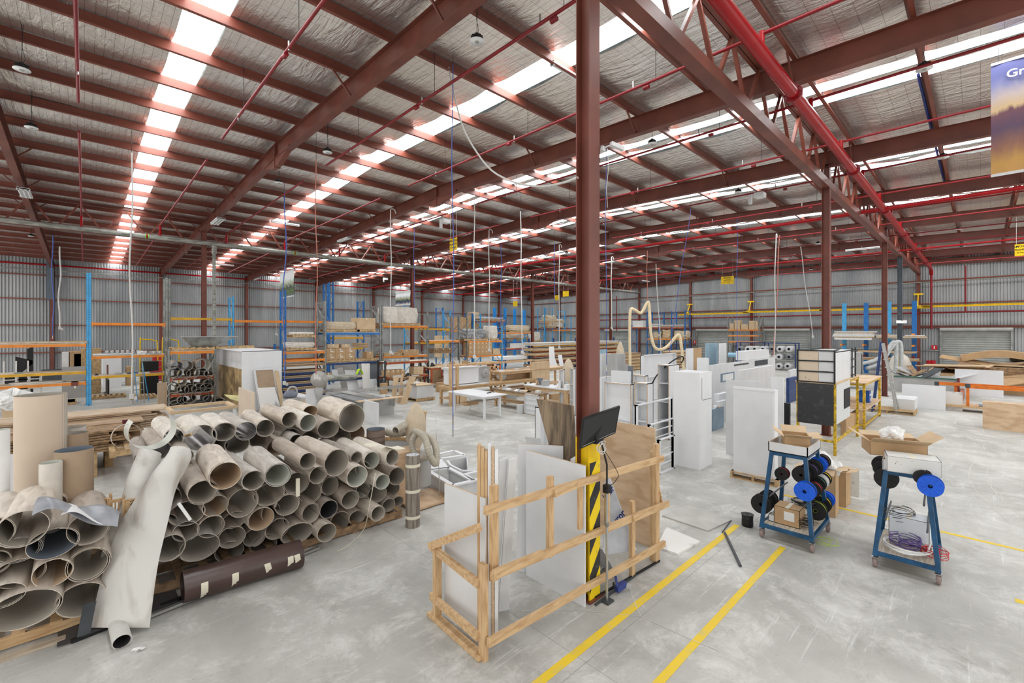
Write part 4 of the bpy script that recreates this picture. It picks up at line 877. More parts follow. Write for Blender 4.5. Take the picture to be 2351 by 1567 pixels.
g = MB(); g.grid(lambda u, v: tuple(q[0].lerp(q[1], u).lerp(q[3].lerp(q[2], u), v)-q[0]), 1, 1, PLYD, 0.016, None, False); one(g, 'stained_plywood', 'dark water-stained plywood leaning behind the striped column', 'board', q[0])
slab('plywood_sheet', 'pale plywood sheet standing at the right end of the enclosure', (6.00, 3.74, 0.0), (0.016, 0.98, 1.76), PLY, (0, -0.02, 0))
q = [atX(1391, 1090, 5.2), atX(1399, 1090, 5.2), atX(1462, 1262, 5.2), atX(1385, 1275, 4.9)]
g = MB(); g.grid(lambda u, v: tuple(q[0].lerp(q[1], u).lerp(q[3].lerp(q[2], u), v)-q[0]), 1, 1, mat('glossy_grey_film', (186, 190, 196), 0.25, 0, 0.12, 4), 0.012, None, False); t = one(g, 'filmed_offcut', 'triangular film covered offcut with blue lettering right of the striped column', 'board', q[0])
nn = (q[1]-q[0]).cross(q[3]-q[0]).normalized(); fv = -1 if nn.dot(Vector((-1, 0, 0))) < 0 else 1
for px, py, s in ((1399, 1130, 0.11), (1422, 1188, 0.13)):
    w0 = atX(px, py, 5.12)
    text_obj('lettering', 'lucor', s, TXTB, t, face_mat(w0-q[0]+Vector((-0.02, 0, 0)), (0, -0.6, 0.8), (0, 0.8, 0.6)), 0.001, bold=0.003)
slab('white_board', 'low white slab leaning inside the enclosure right of the striped column', (5.0, 3.55, 0.0), (0.016, 0.5, 0.6), WHITE2, (0, -0.7, 0.15))
slab('white_board', 'tilted white offcut lying on the floor inside the enclosure', (4.9, 3.62, 0.03), (0.5, 0.35, 0.018), WHITE, (0.0, 0.1, 0.3))
q = [atZ(*p_) for p_ in ((1530, 1213), (1608, 1246), (1556, 1275), (1508, 1258))]; c = sum(q, Vector())/4
g = MB(); g.prism([(v.x-c.x, v.y-c.y) for v in q[::-1]], 'z', 0.0, 0.03, MARBLE); one(g, 'marble_board', 'white marbled board lying on the floor at the right end of the enclosure', 'board', c)
q = [atZ(*p_) for p_ in ((1520, 1185), (1578, 1160), (1680, 1195), (1625, 1220))]; c = sum(q, Vector())/4
g = MB(); g.prism([(v.x-c.x, v.y-c.y) for v in q[::-1]], 'z', 0.0, 0.02, mat('floor_grey_board', (182, 180, 174), 0.6, 0, 0.08, 3)); one(g, 'grey_board', 'grey sheet lying flat on the floor behind the marbled board', 'board', c)
g = MB(); g.bar((0, 0, 0.02), (1.35, -0.10, 0.02), 0.022, 0.022, BLK); one(g, 'metal_bar', 'black steel bar on the floor in front of the striped column', 'bar', (4.35, 3.14, 0))
g = MB(); g.bar((0, 0, 0.015), (0.9, 0.02, 0.015), 0.025, 0.02, GREYM); one(g, 'metal_bar', 'grey steel bar beside the black one at the column foot', 'bar', (4.25, 3.06, 0))
t = thing('bar_clamp', 'blue quick clamp on the black bar at the column foot', 'clamp', (4.62, 3.02, 0.03))
CLB = mat('clamp_blue', (52, 66, 130), 0.5, 0, 0.1); g = MB(); g.bar((0, 0, 0.03), (0.16, -0.02, 0.05), 0.05, 0.07, CLB); g.bar((0.02, 0, 0.05), (0.1, 0.08, 0.12), 0.025, 0.03, CLB); g.build('handle', t)
g = MB(); g.bar((0.14, 0, 0.03), (0.2, -0.08, 0.02), 0.04, 0.04, GREYL); g.cyl((-0.03, 0.02, 0.05), (-0.03, 0.02, 0.12), 0.012, BLK, 8); g.build('jaw', t)
# monitor on a pole
pb = atZ(1378, 1352, 0.0); pb = Vector((4.42, 3.02, 0))
t = thing('monitor_stand', 'black flat monitor on a slim pole clamped to the top rail', 'monitor', pb)
TL, TR, BR, BL = [atD(x, y, d_)-pb for x, y, d_ in ((1339, 961, 4.98), (1424, 932, 5.12), (1413, 994, 5.22), (1331, 1031, 5.05))]
nn = (TR-TL).cross(TL-BL).normalized()
def quadbox(g, a, b, c, d_, n_, th, m):
    vs = [a, b, c, d_, a-n_*th, b-n_*th, c-n_*th, d_-n_*th]; g.add(vs, [(3, 2, 1, 0), (4, 5, 6, 7), (0, 1, 5, 4), (1, 2, 6, 5), (2, 3, 7, 6), (3, 0, 4, 7)], m)
if nn.dot(Vector((C_, S_, 0))) > 0: nn = -nn
g = MB(); quadbox(g, TL, TR, BR, BL, nn, 0.03, BLK); g.build('casing', t)
sc_ = lambda u, v: TL.lerp(TR, u).lerp(BL.lerp(BR, u), v)
g = MB(); quadbox(g, sc_(0.03, 0.04)+nn*0.002, sc_(0.97, 0.04)+nn*0.002, sc_(0.97, 0.9)+nn*0.002, sc_(0.03, 0.9)+nn*0.002, nn, 0.002, mat('screen_glass', (44, 46, 47), 0.3, 0, 0.02, 2)); g.build('screen', t)
g = MB(); g.bar(sc_(0.05, 0.93)+nn*0.004, sc_(0.95, 0.93)+nn*0.004, 0.004, 0.004, CHROME); g.build('trim_strip', t)
g = MB(); cc = sc_(0.55, 0.8)-nn*0.03; g.tube([(0, 0, 0), (0, 0, 1.30)], 0.016, CHROME, 10); g.build('pole', t)
g = MB(); g.tube([(0, 0, 1.30), (0, 0, 1.6), cc], 0.011, BLK, 8); g.cb((0, 0, 1.32), (0.07, 0.07, 0.09), BLK); g.cyl((-0.05, -0.03, 1.31), (-0.05, -0.06, 1.31), 0.02, BLK, 10); g.cb((cc.x, cc.y+0.01, cc.z-0.03), (0.14, 0.05, 0.16), BLK); g.build('bracket', t)
g = MB(); g.cb((0, 0, 0.01), (0.12, 0.12, 0.02), GREYM); g.cb((0, 0, 0.9), (0.035, 0.035, 0.05), GALV); g.build('foot', t)
g = MB()
for r_, ph in ((0.06, 0), (0.05, 1), (0.075, 2)): g.tube([Vector((cc.x-0.03+r_*math.cos(a/12*2*PI), cc.y-0.06+0.02*math.sin(a+ph), cc.z-0.14+r_*math.sin(a/12*2*PI))) for a in range(12)], 0.005, ROPEW, 5, closed=True)
g.tube(spline([(cc.x, cc.y, cc.z-0.1), (0.14, -0.05, 1.5), (0.13, -0.04, 1.4), (0.02, -0.03, 1.35)], 6), 0.004, BLK, 5); g.build('coiled_lead', t)
# ---------------- cable trolleys
def spool(parent, p, R, W, cf, cw, name='cable_spool'):
    pass
spn = {}
SPC = dict(k=(BLK, 'black'), b=(BLUEP, 'blue'), r=(mat('red_wire', (186, 30, 40), 0.5), 'red'), g=(mat('green_wire', (30, 96, 66), 0.5), 'green'), y=(mat('yellow_wire', (232, 196, 30), 0.5), 'yellow'),
           w=(PAPER, 'white'), p=(mat('violet_wire', (92, 70, 140), 0.5), 'violet'), n=(mat('brown_wire', (110, 74, 62), 0.5), 'brown'), l=(mat('lime_wire', (180, 214, 40), 0.5), 'lime'))
def wire_spool(px, py, rpx, Y, cf, cw, lab, W=0.085, axis='x', grp=None):
    p = atY(px, py, Y); R = rpx*0.9*dep(p)/F; t = thing('wire_spool', lab, 'wire spool', p, 0, grp)
    T = Matrix.Rotation(PI/2, 4, 'Y') if axis == 'x' else (Matrix.Rotation(PI/2, 4, 'X') if axis == 'y' else Matrix())
    for s in (0, 1):
        g = MB(); z = s*W; prof = [(R*0.2, z-0.004), (R, z-0.004), (R, z+0.004), (R*0.2, z+0.004), (R*0.2, z-0.004)]
        g.lathe(prof, SPC[cf][0], 28, T, False)
        for k in range(10):
            a = k*PI/5; g.bar(T @ Vector((R*0.3*math.cos(a), R*0.3*math.sin(a), z-0.006)), T @ Vector((R*0.92*math.cos(a), R*0.92*math.sin(a), z-0.006)), 0.004, 0.004, SPC[cf][0])
        g.build('flange', t)
    g = MB(); g.lathe([(R*0.18, 0), (R*0.88, 0.004), (R*0.90, W*0.3), (R*0.88, W*0.7), (R*0.89, W-0.004), (R*0.18, W)], SPC[cw][0], 24, T); g.build('wound_wire', t)
    return t
def trolley(name, lab, x, y, dx, dy, ht, rot, tx, ty, ox=0.0):
    t = thing('cable_trolley', lab, 'trolley', (x, y, 0), rot); zb = 0.16
    L0 = [(0, 0), (dx, 0), (dx, dy), (0, dy)]; L1 = [((dx-tx)/2+ox, (dy-ty)/2), ((dx+tx)/2+ox, (dy-ty)/2), ((dx+tx)/2+ox, (dy+ty)/2), ((dx-tx)/2+ox, (dy+ty)/2)]
    for a, b in zip(L0, L1): g = MB(); g.bar((*a, zb), (*b, ht), 0.05, 0.05, TROLLEY, (1, 0, 0)); g.build('leg', t)
    for L_, z_, nm_ in ((L1, ht-0.03, 'top_frame'), (L0, zb+0.04, 'bottom_frame')):
        g = MB()
        for i in range(4): g.bar((*L_[i], z_), (*L_[(i+1) % 4], z_), 0.04, 0.052, TROLLEY)
        g.build(nm_, t)
    g = MB(); g.box(0.02, dx-0.02, 0.02, dy-0.02, zb+0.05, zb+0.07, streak('pale_shelf', (206, 196, 180), (170, 158, 142))); g.build('lower_shelf', t)
    for i, (a, b) in enumerate(L0):
        c_ = D.objects.new('caster', None); COL.objects.link(c_); c_.location = (a, b, 0); c_.parent = t
        g = MB(); T = Matrix.Translation((0.035, 0, 0.07)) @ Matrix.Rotation(PI/2, 4, 'X'); g.lathe([(0.015, -0.022), (0.062, -0.022), (0.07, -0.012), (0.07, 0.012), (0.062, 0.022), (0.015, 0.022)], mat('caster_rubber', (150, 130, 126), 0.7), 20, T); g.build('wheel', c_)
        g = MB()
        for sy in (-0.026, 0.026): g.prism([(-0.02, 0.14), (0.04, 0.14), (0.045, 0.05), (0.015, 0.05)], 'y', sy-0.002, sy+0.002, CHROME)
        g.cb((0.01, 0, 0.142), (0.08, 0.07, 0.008), CHROME); g.cyl((0.03, -0.03, 0.062), (0.03, 0.03, 0.062), 0.008, CHROME, 8); g.build('fork', c_)
    # tray
    a, b = L1[0], L1[2]; m_ = 0.04; g = MB(); x0, x1, y0, y1 = a[0]-m_, b[0]+m_, a[1]-m_, b[1]+m_
    g.box(x0, x1, y0, y1, ht, ht+0.012, WHITE2)
    for q in ((x0, x1, y0, y0+0.014), (x0, x1, y1-0.014, y1), (x0, x0+0.014, y0, y1), (x1-0.014, x1, y0, y1)): g.box(*q, ht, ht+0.14, WHITE2); g.box(*q, ht+0.14, ht+0.142, EDGE)
    g.build('tray', t)
    for yy, zz in ((0.06, 0.62), (dy-0.06, 0.66), (0.06, 0.95)):
        g = MB(); g.cyl((0.02, yy+(zz-zb)/(ht-zb)*(dy-ty)/2*(1 if yy < dy/2 else -1), zz), (dx-0.02, yy+(zz-zb)/(ht-zb)*(dy-ty)/2*(1 if yy < dy/2 else -1), zz), 0.011, GREYM, 8); g.build('spool_rod', t)
    return t
T1 = trolley('a', 'blue steel cable trolley nearest the far yellow line, loaded with colourful spools', 7.50, 1.66, 0.95, 0.66, 1.33, 0.0, 0.66, 0.44, -0.02)
T2 = trolley('b', 'blue steel cable trolley on the right with coiled white hose', 7.68, 0.36, 0.95, 0.62, 1.31, 0.04, 0.62, 0.40, -0.05)
for k, (px, py, r_, Y, cf, cw, s) in enumerate([(1847, 1128, 24, 1.70, 'b', 'k', 'blue flanged spool at the front of the middle rod, left trolley'), (1866, 1123, 19, 1.72, 'k', 'r', 'red wire spool just behind the front blue spool, left trolley'), (1875, 1112, 19, 1.72, 'k', 'g', 'green wire spool on the middle rod, left trolley'),
      (1882, 1106, 18, 1.72, 'w', 'w', 'white wire spool on the middle rod, left trolley'), (1888, 1100, 18, 1.72, 'k', 'y', 'yellow wire spool at the back of the middle rod, left trolley'),
      (1839, 1090, 21, 1.86, 'k', 'k', 'black spool at the front of the top rod, left trolley'), (1856, 1082, 20, 1.80, 'k', 'p', 'violet wire spool on the top rod, left trolley'), (1866, 1074, 20, 1.78, 'k', 'k', 'black spool behind the violet one on the top rod, left trolley'), (1877, 1067, 20, 1.76, 'b', 'b', 'blue spool near the back of the top rod, left trolley'), (1886, 1060, 18, 1.76, 'k', 'n', 'brown spool at the back of the top rod, left trolley'),
      (1872, 1172, 24, 1.74, 'k', 'l', 'black spool with lime tie low on the left trolley'), (1884, 1158, 22, 1.74, 'k', 'y', 'black and yellow spool low on the left trolley'), (1894, 1147, 20, 1.72, 'b', 'b', 'blue spool lowest and farthest on the left trolley'),
      (1794, 1088, 16, 2.12, 'k', 'r', 'small black and red spool on the far side rod, left trolley'), (1747, 1157, 24, 2.38, 'k', 'k', 'black spool hanging outside the far side of the left trolley'), (1762, 1146, 22, 2.36, 'k', 'k', 'black spool just behind the outermost one, left trolley'),
      (2034, 1098, 25, 0.92, 'k', 'k', 'large black spool at the far side, right trolley'), (2026, 1076, 20, 0.98, 'k', 'k', 'black spool partly behind the large black one, right trolley'), (2022, 1066, 19, 1.02, 'k', 'k', 'rearmost black spool, right trolley'), (2136, 1116, 26, 0.42, 'b', 'k', 'large blue flanged spool on the near side, right trolley'), (2118, 1096, 19, 0.50, 'k', 'k', 'black spool hidden behind the large blue one, right trolley')]):
    wire_spool(px, py, r_, Y, cf, cw, s, grp='wire spools on the trolleys')
wire_spool(1716, 1208, 15, 2.62, 'k', 'k', 'black wire spool standing on the floor left of the left trolley', 0.2, 'z')
def carton(x, y, z, sx, sy, sz, rot, lab, open_=0.0, m=None, name='cardboard_box', group=None, label_patch=False, flaps=None):
    """real carton: four walls, floor, flaps open or a taped lid"""
    m = m or CARD; t = thing(name, lab, 'box', (x, y, z), rot, group); th = 0.006
    g = MB(); g.box(-sx/2, sx/2, -sy/2, sy/2, 0, th, m)
    for q in ((-sx/2, sx/2, -sy/2, -sy/2+th), (-sx/2, sx/2, sy/2-th, sy/2), (-sx/2, -sx/2+th, -sy/2, sy/2), (sx/2-th, sx/2, -sy/2, sy/2)): g.box(*q, 0, sz, m)
    g.build('walls', t)
    if open_:
        for ax, s in (('x', -1), ('x', 1), ('y', -1), ('y', 1)):
            an = open_*(0.7+0.6*R_.random()); L = min(sx, sy)*0.45; g = MB(); c_, s_ = math.cos(an), math.sin(an)
            if ax == 'x': g.grid(lambda u, v: (s*(sx/2+L*v*s_), (u-0.5)*sy, sz+L*v*c_), 1, 1, CARD2, 0.005, None, False)
            else: g.grid(lambda u, v: ((u-0.5)*sx, s*(sy/2+L*v*s_), sz+L*v*c_), 1, 1, CARD2, 0.005, None, False)
            g.build('flap', t)
    else:
        g = MB(); g.box(-sx/2, sx/2, -sy/2, sy/2, sz-0.004, sz, m); g.build('lid', t)
        g = MB(); g.box(-sx/2, sx/2, -0.025, 0.025, sz, sz+0.001, TAPE); g.build('tape', t)
    if label_patch: g = MB(); g.box(-sx/2-0.002, -sx/2, -sy*0.3, sy*0.1, sz*0.3, sz*0.8, PAPER); g.build('paper_label', t)
    return t
carton(7.80, 2.02, 0.235, 0.3, 0.34, 0.26, 0.0, 'brown carton with white packing label on the left trolley shelf', 0, label_patch=True)
carton(7.72, 2.22, 0.235, 0.12, 0.10, 0.10, 0.0, 'small white printed box beside the carton on the left trolley', 0, WHITE2)
carton(7.92, 1.97, 1.40, 0.42, 0.34, 0.17, 0.35, 'open brown carton in the top tray of the left trolley', 1.3)
carton(9.35, 1.93, 0, 0.36, 0.45, 0.80, 0.05, 'tall carton heaped with waste behind the left trolley', 0.0 or 1.9)
carton(10.05, 1.84, 0, 0.34, 0.36, 0.62, -0.05, 'open tall carton right of the waste carton', 1.7)
carton(8.30, 0.86, 1.43, 0.46, 0.62, 0.19, 0.35, 'large open carton on the top tray of the right trolley', 1.2)
t = carton(7.78, 0.62, 1.34, 0.34, 0.52, 0.20, 0.2, 'taped white foam box on the front of the right trolley', 0.0, streak('scuffed_white', (216, 216, 212), (60, 60, 60), (3, 3, 3), 0.5, 7, 0.68, 0.74), 'foam_box')
# crumpled papers
def crumple(name, lab, p, r, m, seed=1, cat='paper', sz=0.7):
    g = MB(); rr = random.Random(seed); ph = [rr.uniform(0, 6) for _ in range(6)]
    def fn(u, v):
        a, b = u*2*PI, (v-0.5)*PI; k = 1+0.22*math.sin(3*a+ph[0]+2*b)+0.16*math.sin(5*a+ph[1])*math.cos(4*b+ph[2])+0.1*math.sin(9*a+7*b+ph[3])
        return (r*k*math.cos(a)*math.cos(b), r*k*math.sin(a)*math.cos(b), r*sz*(k*math.sin(b)+1))
    g.grid(fn, 22, 12, m, 0, None, False); return one(g, name, lab, cat, p)
crumple('crumpled_paper', 'white crumpled paper on top of the tall waste carton', (9.3, 1.95, 0.72), 0.22, PAPER, 3)
crumple('crumpled_paper', 'second wad of crumpled paper over the tall waste carton', (9.45, 1.80, 0.66), 0.16, PAPER, 5)
crumple('crumpled_film', 'clear film bundle on the left trolley shelf behind the carton', (8.05, 2.0, 0.3), 0.15, WRAP, 8)
crumple('crumpled_paper', 'white paper in the large carton on the right trolley', (8.2, 0.85, 1.62), 0.13, PAPER, 9)
# coils on the right trolley
def coil(lab, c, R, n, r, m, jit=0.02, flat=1.0, seed=0, name='cable_coil'):
    rr = random.Random(seed); pts = []
    N = int(n*24)
    for i in range(N+1):
        a = 2*PI*i/24; q = R*(1+jit*3*math.sin(i*0.13+seed)+rr.uniform(-jit, jit)*0.4)
        pts.append((q*math.cos(a), q*math.sin(a)*0.9, r+0.01+abs(0.03*math.sin(i*0.21+seed))+i/N*0.04*flat))
    one(MB().tube(pts, r, m, 6), name, lab, 'cable coil', c)
coil('coil of thick white hose on the lower shelf of the right trolley', (7.95, 0.68, 0.24), 0.26, 3.2, 0.011, PAPER, 0.03, 1.0, 2)
coil('tangle of violet wire inside the white hose coil on the right trolley', (8.0, 0.68, 0.25), 0.15, 12, 0.004, SPC['p'][0], 0.12, 3, 4)
coil('loose loops of black wire above the shelf of the right trolley', (8.35, 0.78, 0.5), 0.16, 7, 0.004, BLK, 0.12, 3, 7)
coil('tangle of red wire at the near corner of the right trolley', (7.95, 0.42, 0.24), 0.11, 9, 0.004, SPC['r'][0], 0.15, 2, 6)
coil('tangle of dark wire on the lower shelf of the left trolley', (7.75, 1.82, 0.24), 0.10, 10, 0.004, BLK, 0.15, 3, 8)
coil('thick black cable coil at the back of the left trolley shelf', (8.1, 1.9, 0.42), 0.17, 4, 0.013, BLK, 0.04, 2, 9)
coil('green and yellow wires trailing off the left trolley', (7.9, 1.58, 0.02), 0.12, 4, 0.003, SPC['l'][0], 0.2, 1, 3)
carton(8.30, 0.68, 0.24, 0.3, 0.42, 0.36, 0.0, 'pale blue topped white box on the right trolley shelf', 0.0, mat('pale_box', (214, 220, 224), 0.5, 0, 0.03), 'printed_box')
one(MB().tube(spline([(0, 0, 0.55), (0.05, 0.0, 0.3), (0, 0.05, 0.05), (0.1, 0.02, 0.02)], 8), 0.011, PAPER, 6), 'white_hose', 'white hose tail rising along the near leg of the right trolley', 'hose', (7.82, 0.42, 0.25))
# pipes on the floor by the yellow line
a = atZ(1664, 1222, 0.02); b = atZ(1700, 1298, 0.02); g = MB(); g.tube([(0, 0, 0), b-a], 0.018, GREYM, 10, True); one(g, 'steel_tube', 'dark steel tube lying across the yellow line', 'tube', a)
a = atZ(1658, 1221, 0.01); b = atZ(1679, 1193, 0.01); g = MB(); g.tube([(0, 0, 0), b-a], 0.008, GREYM, 6, True); one(g, 'steel_rod', 'thin steel rod next to the dark tube on the floor', 'rod', a)
g = MB(); g.grid(lambda u, v: (0.02*v, -0.62*u, 0.02+0.33*v), 2, 2, streak('paint_spotted', (214, 212, 206), (150, 148, 144), (3, 3, 3), 0.5, 6, 0.6, 0.7), 0.012, None, False)
q = [atZ(1945, 1050), atZ(2020, 1012)]; o = one(g, 'spotted_panel', 'paint spotted white panel leaning on its edge between the trolleys', 'board', (10.6, 2.35, 0.0), -0.1); o.scale = (1, 1.25, 1.6)
# ---------------- dust extractor with hose
def hose(name, lab, pts, r, m, k=10, cat='hose'):
    s = spline(pts, k); L = [0]
    dense = []
    for i in range(len(s)-1):
        n_ = max(1, int((s[i+1]-s[i]).length/0.011))
        for j in range(n_): dense.append(s[i].lerp(s[i+1], j/n_))
    dense.append(s[-1]); p0_ = dense[0]
    g = MB(); g.tube([v-p0_ for v in dense], r, m, 12, False, [r*(1.0 if (i//2) % 2 else 0.90) for i in range(len(dense))])
    return one(g, name, lab, cat, p0_)
t = thing('dust_extractor', 'timber based dust extractor with tied calico bag behind the pile', 'dust extractor', (4.40, 7.15, 0))
g = MB(); g.box(-0.25, 0.6, -0.35, 0.4, 0.02, 0.06, PLY); g.build('base_board', t)
g = MB(); g.box(-0.35, 0.15, 0.1, 0.5, 0.06, 0.95, PLY); g.box(-0.1, 0.0, 0.0, 0.1, 0.3, 0.95, PINEY); g.build('timber_housing', t)
g = MB(); g.cyl((0.25, 0.2, 0.25), (0.25, 0.2, 0.85), 0.17, GREYL, 20); g.build('fan_drum', t)
g = MB(); g.lathe([(0.05, 1.05), (0.10, 1.15), (0.20, 1.35), (0.23, 1.6), (0.20, 1.8), (0.10, 2.0), (0.01, 2.08)], CLOTH, 20, Matrix.Translation((0.45, 0.75, -0.35)) @ Matrix.Diagonal((1, 0.7, 1, 1))); g.build('filter_bag', t)
g = MB(); g.tube([(0.42, -0.12, 0.06), (0.42, -0.12, 0.5), (0.62, 0.3, 1.55)], 0.009, CHROME, 8); g.build('support_rod', t)
hp = [atD(x, y, d_) for x, y, d_ in ((938, 1012, 8.6), (950, 990, 8.5), (975, 1005, 8.1), (985, 1040, 7.9), (1000, 1064, 7.9), (1001, 1030, 8.1), (988, 1005, 8.3), (960, 995, 8.4), (946, 1015, 8.3), (955, 1045, 8.2), (980, 1050, 8.3))]
hose('flexible_duct', 'long grey ribbed hose looped over the dust extractor', hp, 0.062, HOSE)
hp = [atD(x, y, d_) for x, y, d_ in ((908, 988, 8.6), (930, 975, 8.9), (943, 972, 9.1), (946, 982, 9.2), (930, 992, 9.2), (905, 996, 9.2), (885, 990, 9.2))]
hose('flexible_duct', 'short ribbed hose lying with its open end toward the camera behind the pile', hp, 0.075, HOSE)
for px, py, d_, sx, sy, sz, s in ((962, 1005, 10.4, 0.28, 0.3, 0.75, 'tall narrow carton behind the calico bag'),):
    p = atZ(px, py); carton(p.x, p.y, 0, sx, sy, sz*0.9, 0.1, s, 0.4)
# pine edged crate behind the pile
t = thing('timber_crate', 'pine rimmed crate with white sides behind the right end of the pile', 'crate', (4.6, 8.6, 0)); g = MB()
for a, b in (((-0.9, 0, 0.80), (0, -0.95, 0.80)), ((-0.9, 0, 0.80), (-0.3, 1.0, 0.8)), ((0, -0.95, 0.8), (0.6, 0.05, 0.8)), ((-0.3, 1.0, 0.8), (0.6, 0.05, 0.8))): g.bar(a, b, 0.05, 0.07, PINE); g.bar(Vector(a)-Vector((0, 0, 0.6)), Vector(b)-Vector((0, 0, 0.6)), 0.05, 0.07, PINE)
g.build('rim', t); g = MB()
for a, b in (((-0.9, 0, 0.42), (0, -0.95, 0.42)), ((0, -0.95, 0.42), (0.6, 0.05, 0.42)), ((-0.9, 0, 0.42), (-0.3, 1.0, 0.42)), ((-0.3, 1.0, 0.42), (0.6, 0.05, 0.42))): g.bar(a, b, 0.015, 0.7, WHITE2)
g.build('side_panel', t)
for p_ in ((-0.9, 0), (0, -0.95), (0.6, 0.05), (-0.3, 1.0)): g = MB(); g.cb((*p_, 0.42), (0.06, 0.06, 0.84), PINEY); g.build('corner_post', t)
# white vanity frames on the floor
t = thing('vanity_frames', 'white vanity top frames with cut-outs lying behind the enclosure', 'cabinet frame', (0, 0, 0))
def zz(u, v, z=0.30): return atZ(840+u/5.8775, 900+v/5.8775, z)
def strip(pts, w, h, name, z=0.30, cl=True):
    w *= 1.5
    g = MB(); P = [zz(*p_, z) for p_ in pts]
    for i in range(len(P) if cl else len(P)-1): g.bar(P[i], P[(i+1) % len(P)], w, h, WHITE)
    c = sum(P, Vector())/len(P)
    for v in range(len(g.v)): g.v[v] = tuple(Vector(g.v[v])-c)
    return g.build(name, t, c)
strip([(840, 1060), (1120, 1025), (1450, 1195), (1170, 1258)], 0.06, 0.03, 'top_frame'); strip([(900, 850), (1195, 790), (1330, 850), (960, 905)], 0.06, 0.03, 'top_frame')
strip([(1330, 1110), (1560, 1060), (1760, 1060), (1740, 1140), (1450, 1190)], 0.05, 0.03, 'top_frame')
g = MB(); P = [zz(*p_) for p_ in ((740, 930), (1000, 880), (1120, 1025), (840, 1060))]; c = sum(P, Vector())/4; g.prism([(v.x-c.x, v.y-c.y) for v in P], 'z', -0.015, 0.015, WHITE); g.build('top_panel', t, c)
q = [zz(*p_) for p_ in ((1100, 925), (1140, 985), (1290, 1060), (1480, 1060))]; g = MB(); c = q[0]
for i in range(3): g.bar(q[i]-c, q[i+1]-c, 0.05, 0.03, WHITE)
g.build('curved_rim', t, c)
for a, b in (((840, 1075), (1170, 1258)), ((1170, 1258), (1450, 1195)), ((740, 1000), (840, 1060)), ((1360, 870), (1380, 1040)), ((1120, 1040), (1420, 1190)), ((1100, 925), (1360, 870)), ((1450, 1195), (1740, 1140))):
    A, B = zz(*a, 0.285), zz(*b, 0.285); g = MB(); A.z = B.z = 0.145; g.bar((0, 0, 0), B-A, 0.016, 0.28, WHITE2); g.build('apron', t, A)
# ================= RACKS
DECK = mat('pale_deck_board', (214, 200, 180), 0.7, 0, 0.08, 3)
def sx_(x, Y): return atY(x, HOR, Y).x if MODE[0] is None else -atX(x, HOR, Y).y
def prack(lab, xs, tops, Y, levels, um=BLUE, depth=0.95, yb=None, deck=True, cap=None):
    """pallet rack bays along the purlin direction; xs photo columns of the uprights, tops their top rows, levels (row at first upright, bay index, paint)"""
    if yb is not None: Y = atZ(xs[0], yb).y
    X = [sx_(x, Y) for x in xs]; t = thing('pallet_rack', lab, 'rack', (X[0], Y, 0))
    for i, x in enumerate(X):
        hgt = hz((x, Y), tops[i]); m = um[i] if isinstance(um, (list, tuple)) else um; f = D.objects.new('upright_frame', None); COL.objects.link(f); f.location = (x-X[0], 0, 0); f.parent = t
        for y in (0.05, depth-0.05):
            g = MB(); g.box(-0.045, 0.045, y-0.01, y+0.002, 0, hgt, m); g.box(-0.045, -0.037, y-0.01, y+0.06, 0, hgt, m); g.box(0.037, 0.045, y-0.01, y+0.06, 0, hgt, m)
            g.box(-0.07, 0.07, y-0.05, y+0.09, 0, 0.01, m)
            if y < 0.2 and Y < 30:
                for k in range(int(hgt/0.1)): g.box(-0.022, -0.012, y-0.0115, y-0.0095, 0.06+k*0.1, 0.09+k*0.1, GREYM); g.box(0.012, 0.022, y-0.0115, y-0.0095, 0.06+k*0.1, 0.09+k*0.1, GREYM)
            g.build('post', f)
        g = MB(); z = 0.25; s = 0
        while z+0.7 < hgt:
            a, b = (0.08, depth-0.08) if s % 2 else (depth-0.08, 0.08); g.bar((0, a, z), (0, b, z+0.65), 0.025, 0.035, m if m is not GALV else GALV); z += 0.7; s += 1
        g.bar((0, 0.08, hgt-0.1), (0, depth-0.08, hgt-0.1), 0.025, 0.035, m); g.build('bracing', f)
    for lv in levels:
        row, bay, m = lv[:3]; x0, x1 = X[bay]+0.045, X[bay+1]-0.045; z = hz((X[bay], Y), row)
        for y in (0.045, depth-0.045):
            g = MB(); g.box(x0, x1, y-0.02, y+0.02, z-0.11, z, m)
            for xx in (x0, x1-0.04): g.box(xx, xx+0.04, y-0.026, y+0.026, z-0.16, z+0.03, m)
            for v in range(len(g.v)): g.v[v] = (g.v[v][0]-X[0], g.v[v][1], g.v[v][2])
            g.build('beam', t)
        if deck and not (len(lv) > 3 and lv[3] == 0):
            g = MB(); g.box(x0-X[0], x1-X[0], 0.02, depth-0.02, z, z+0.025, DECK); g.build('shelf_deck', t)
    return t, X, Y
def span(x0, x1, Y): return sx_(x0, Y), sx_(x1, Y)
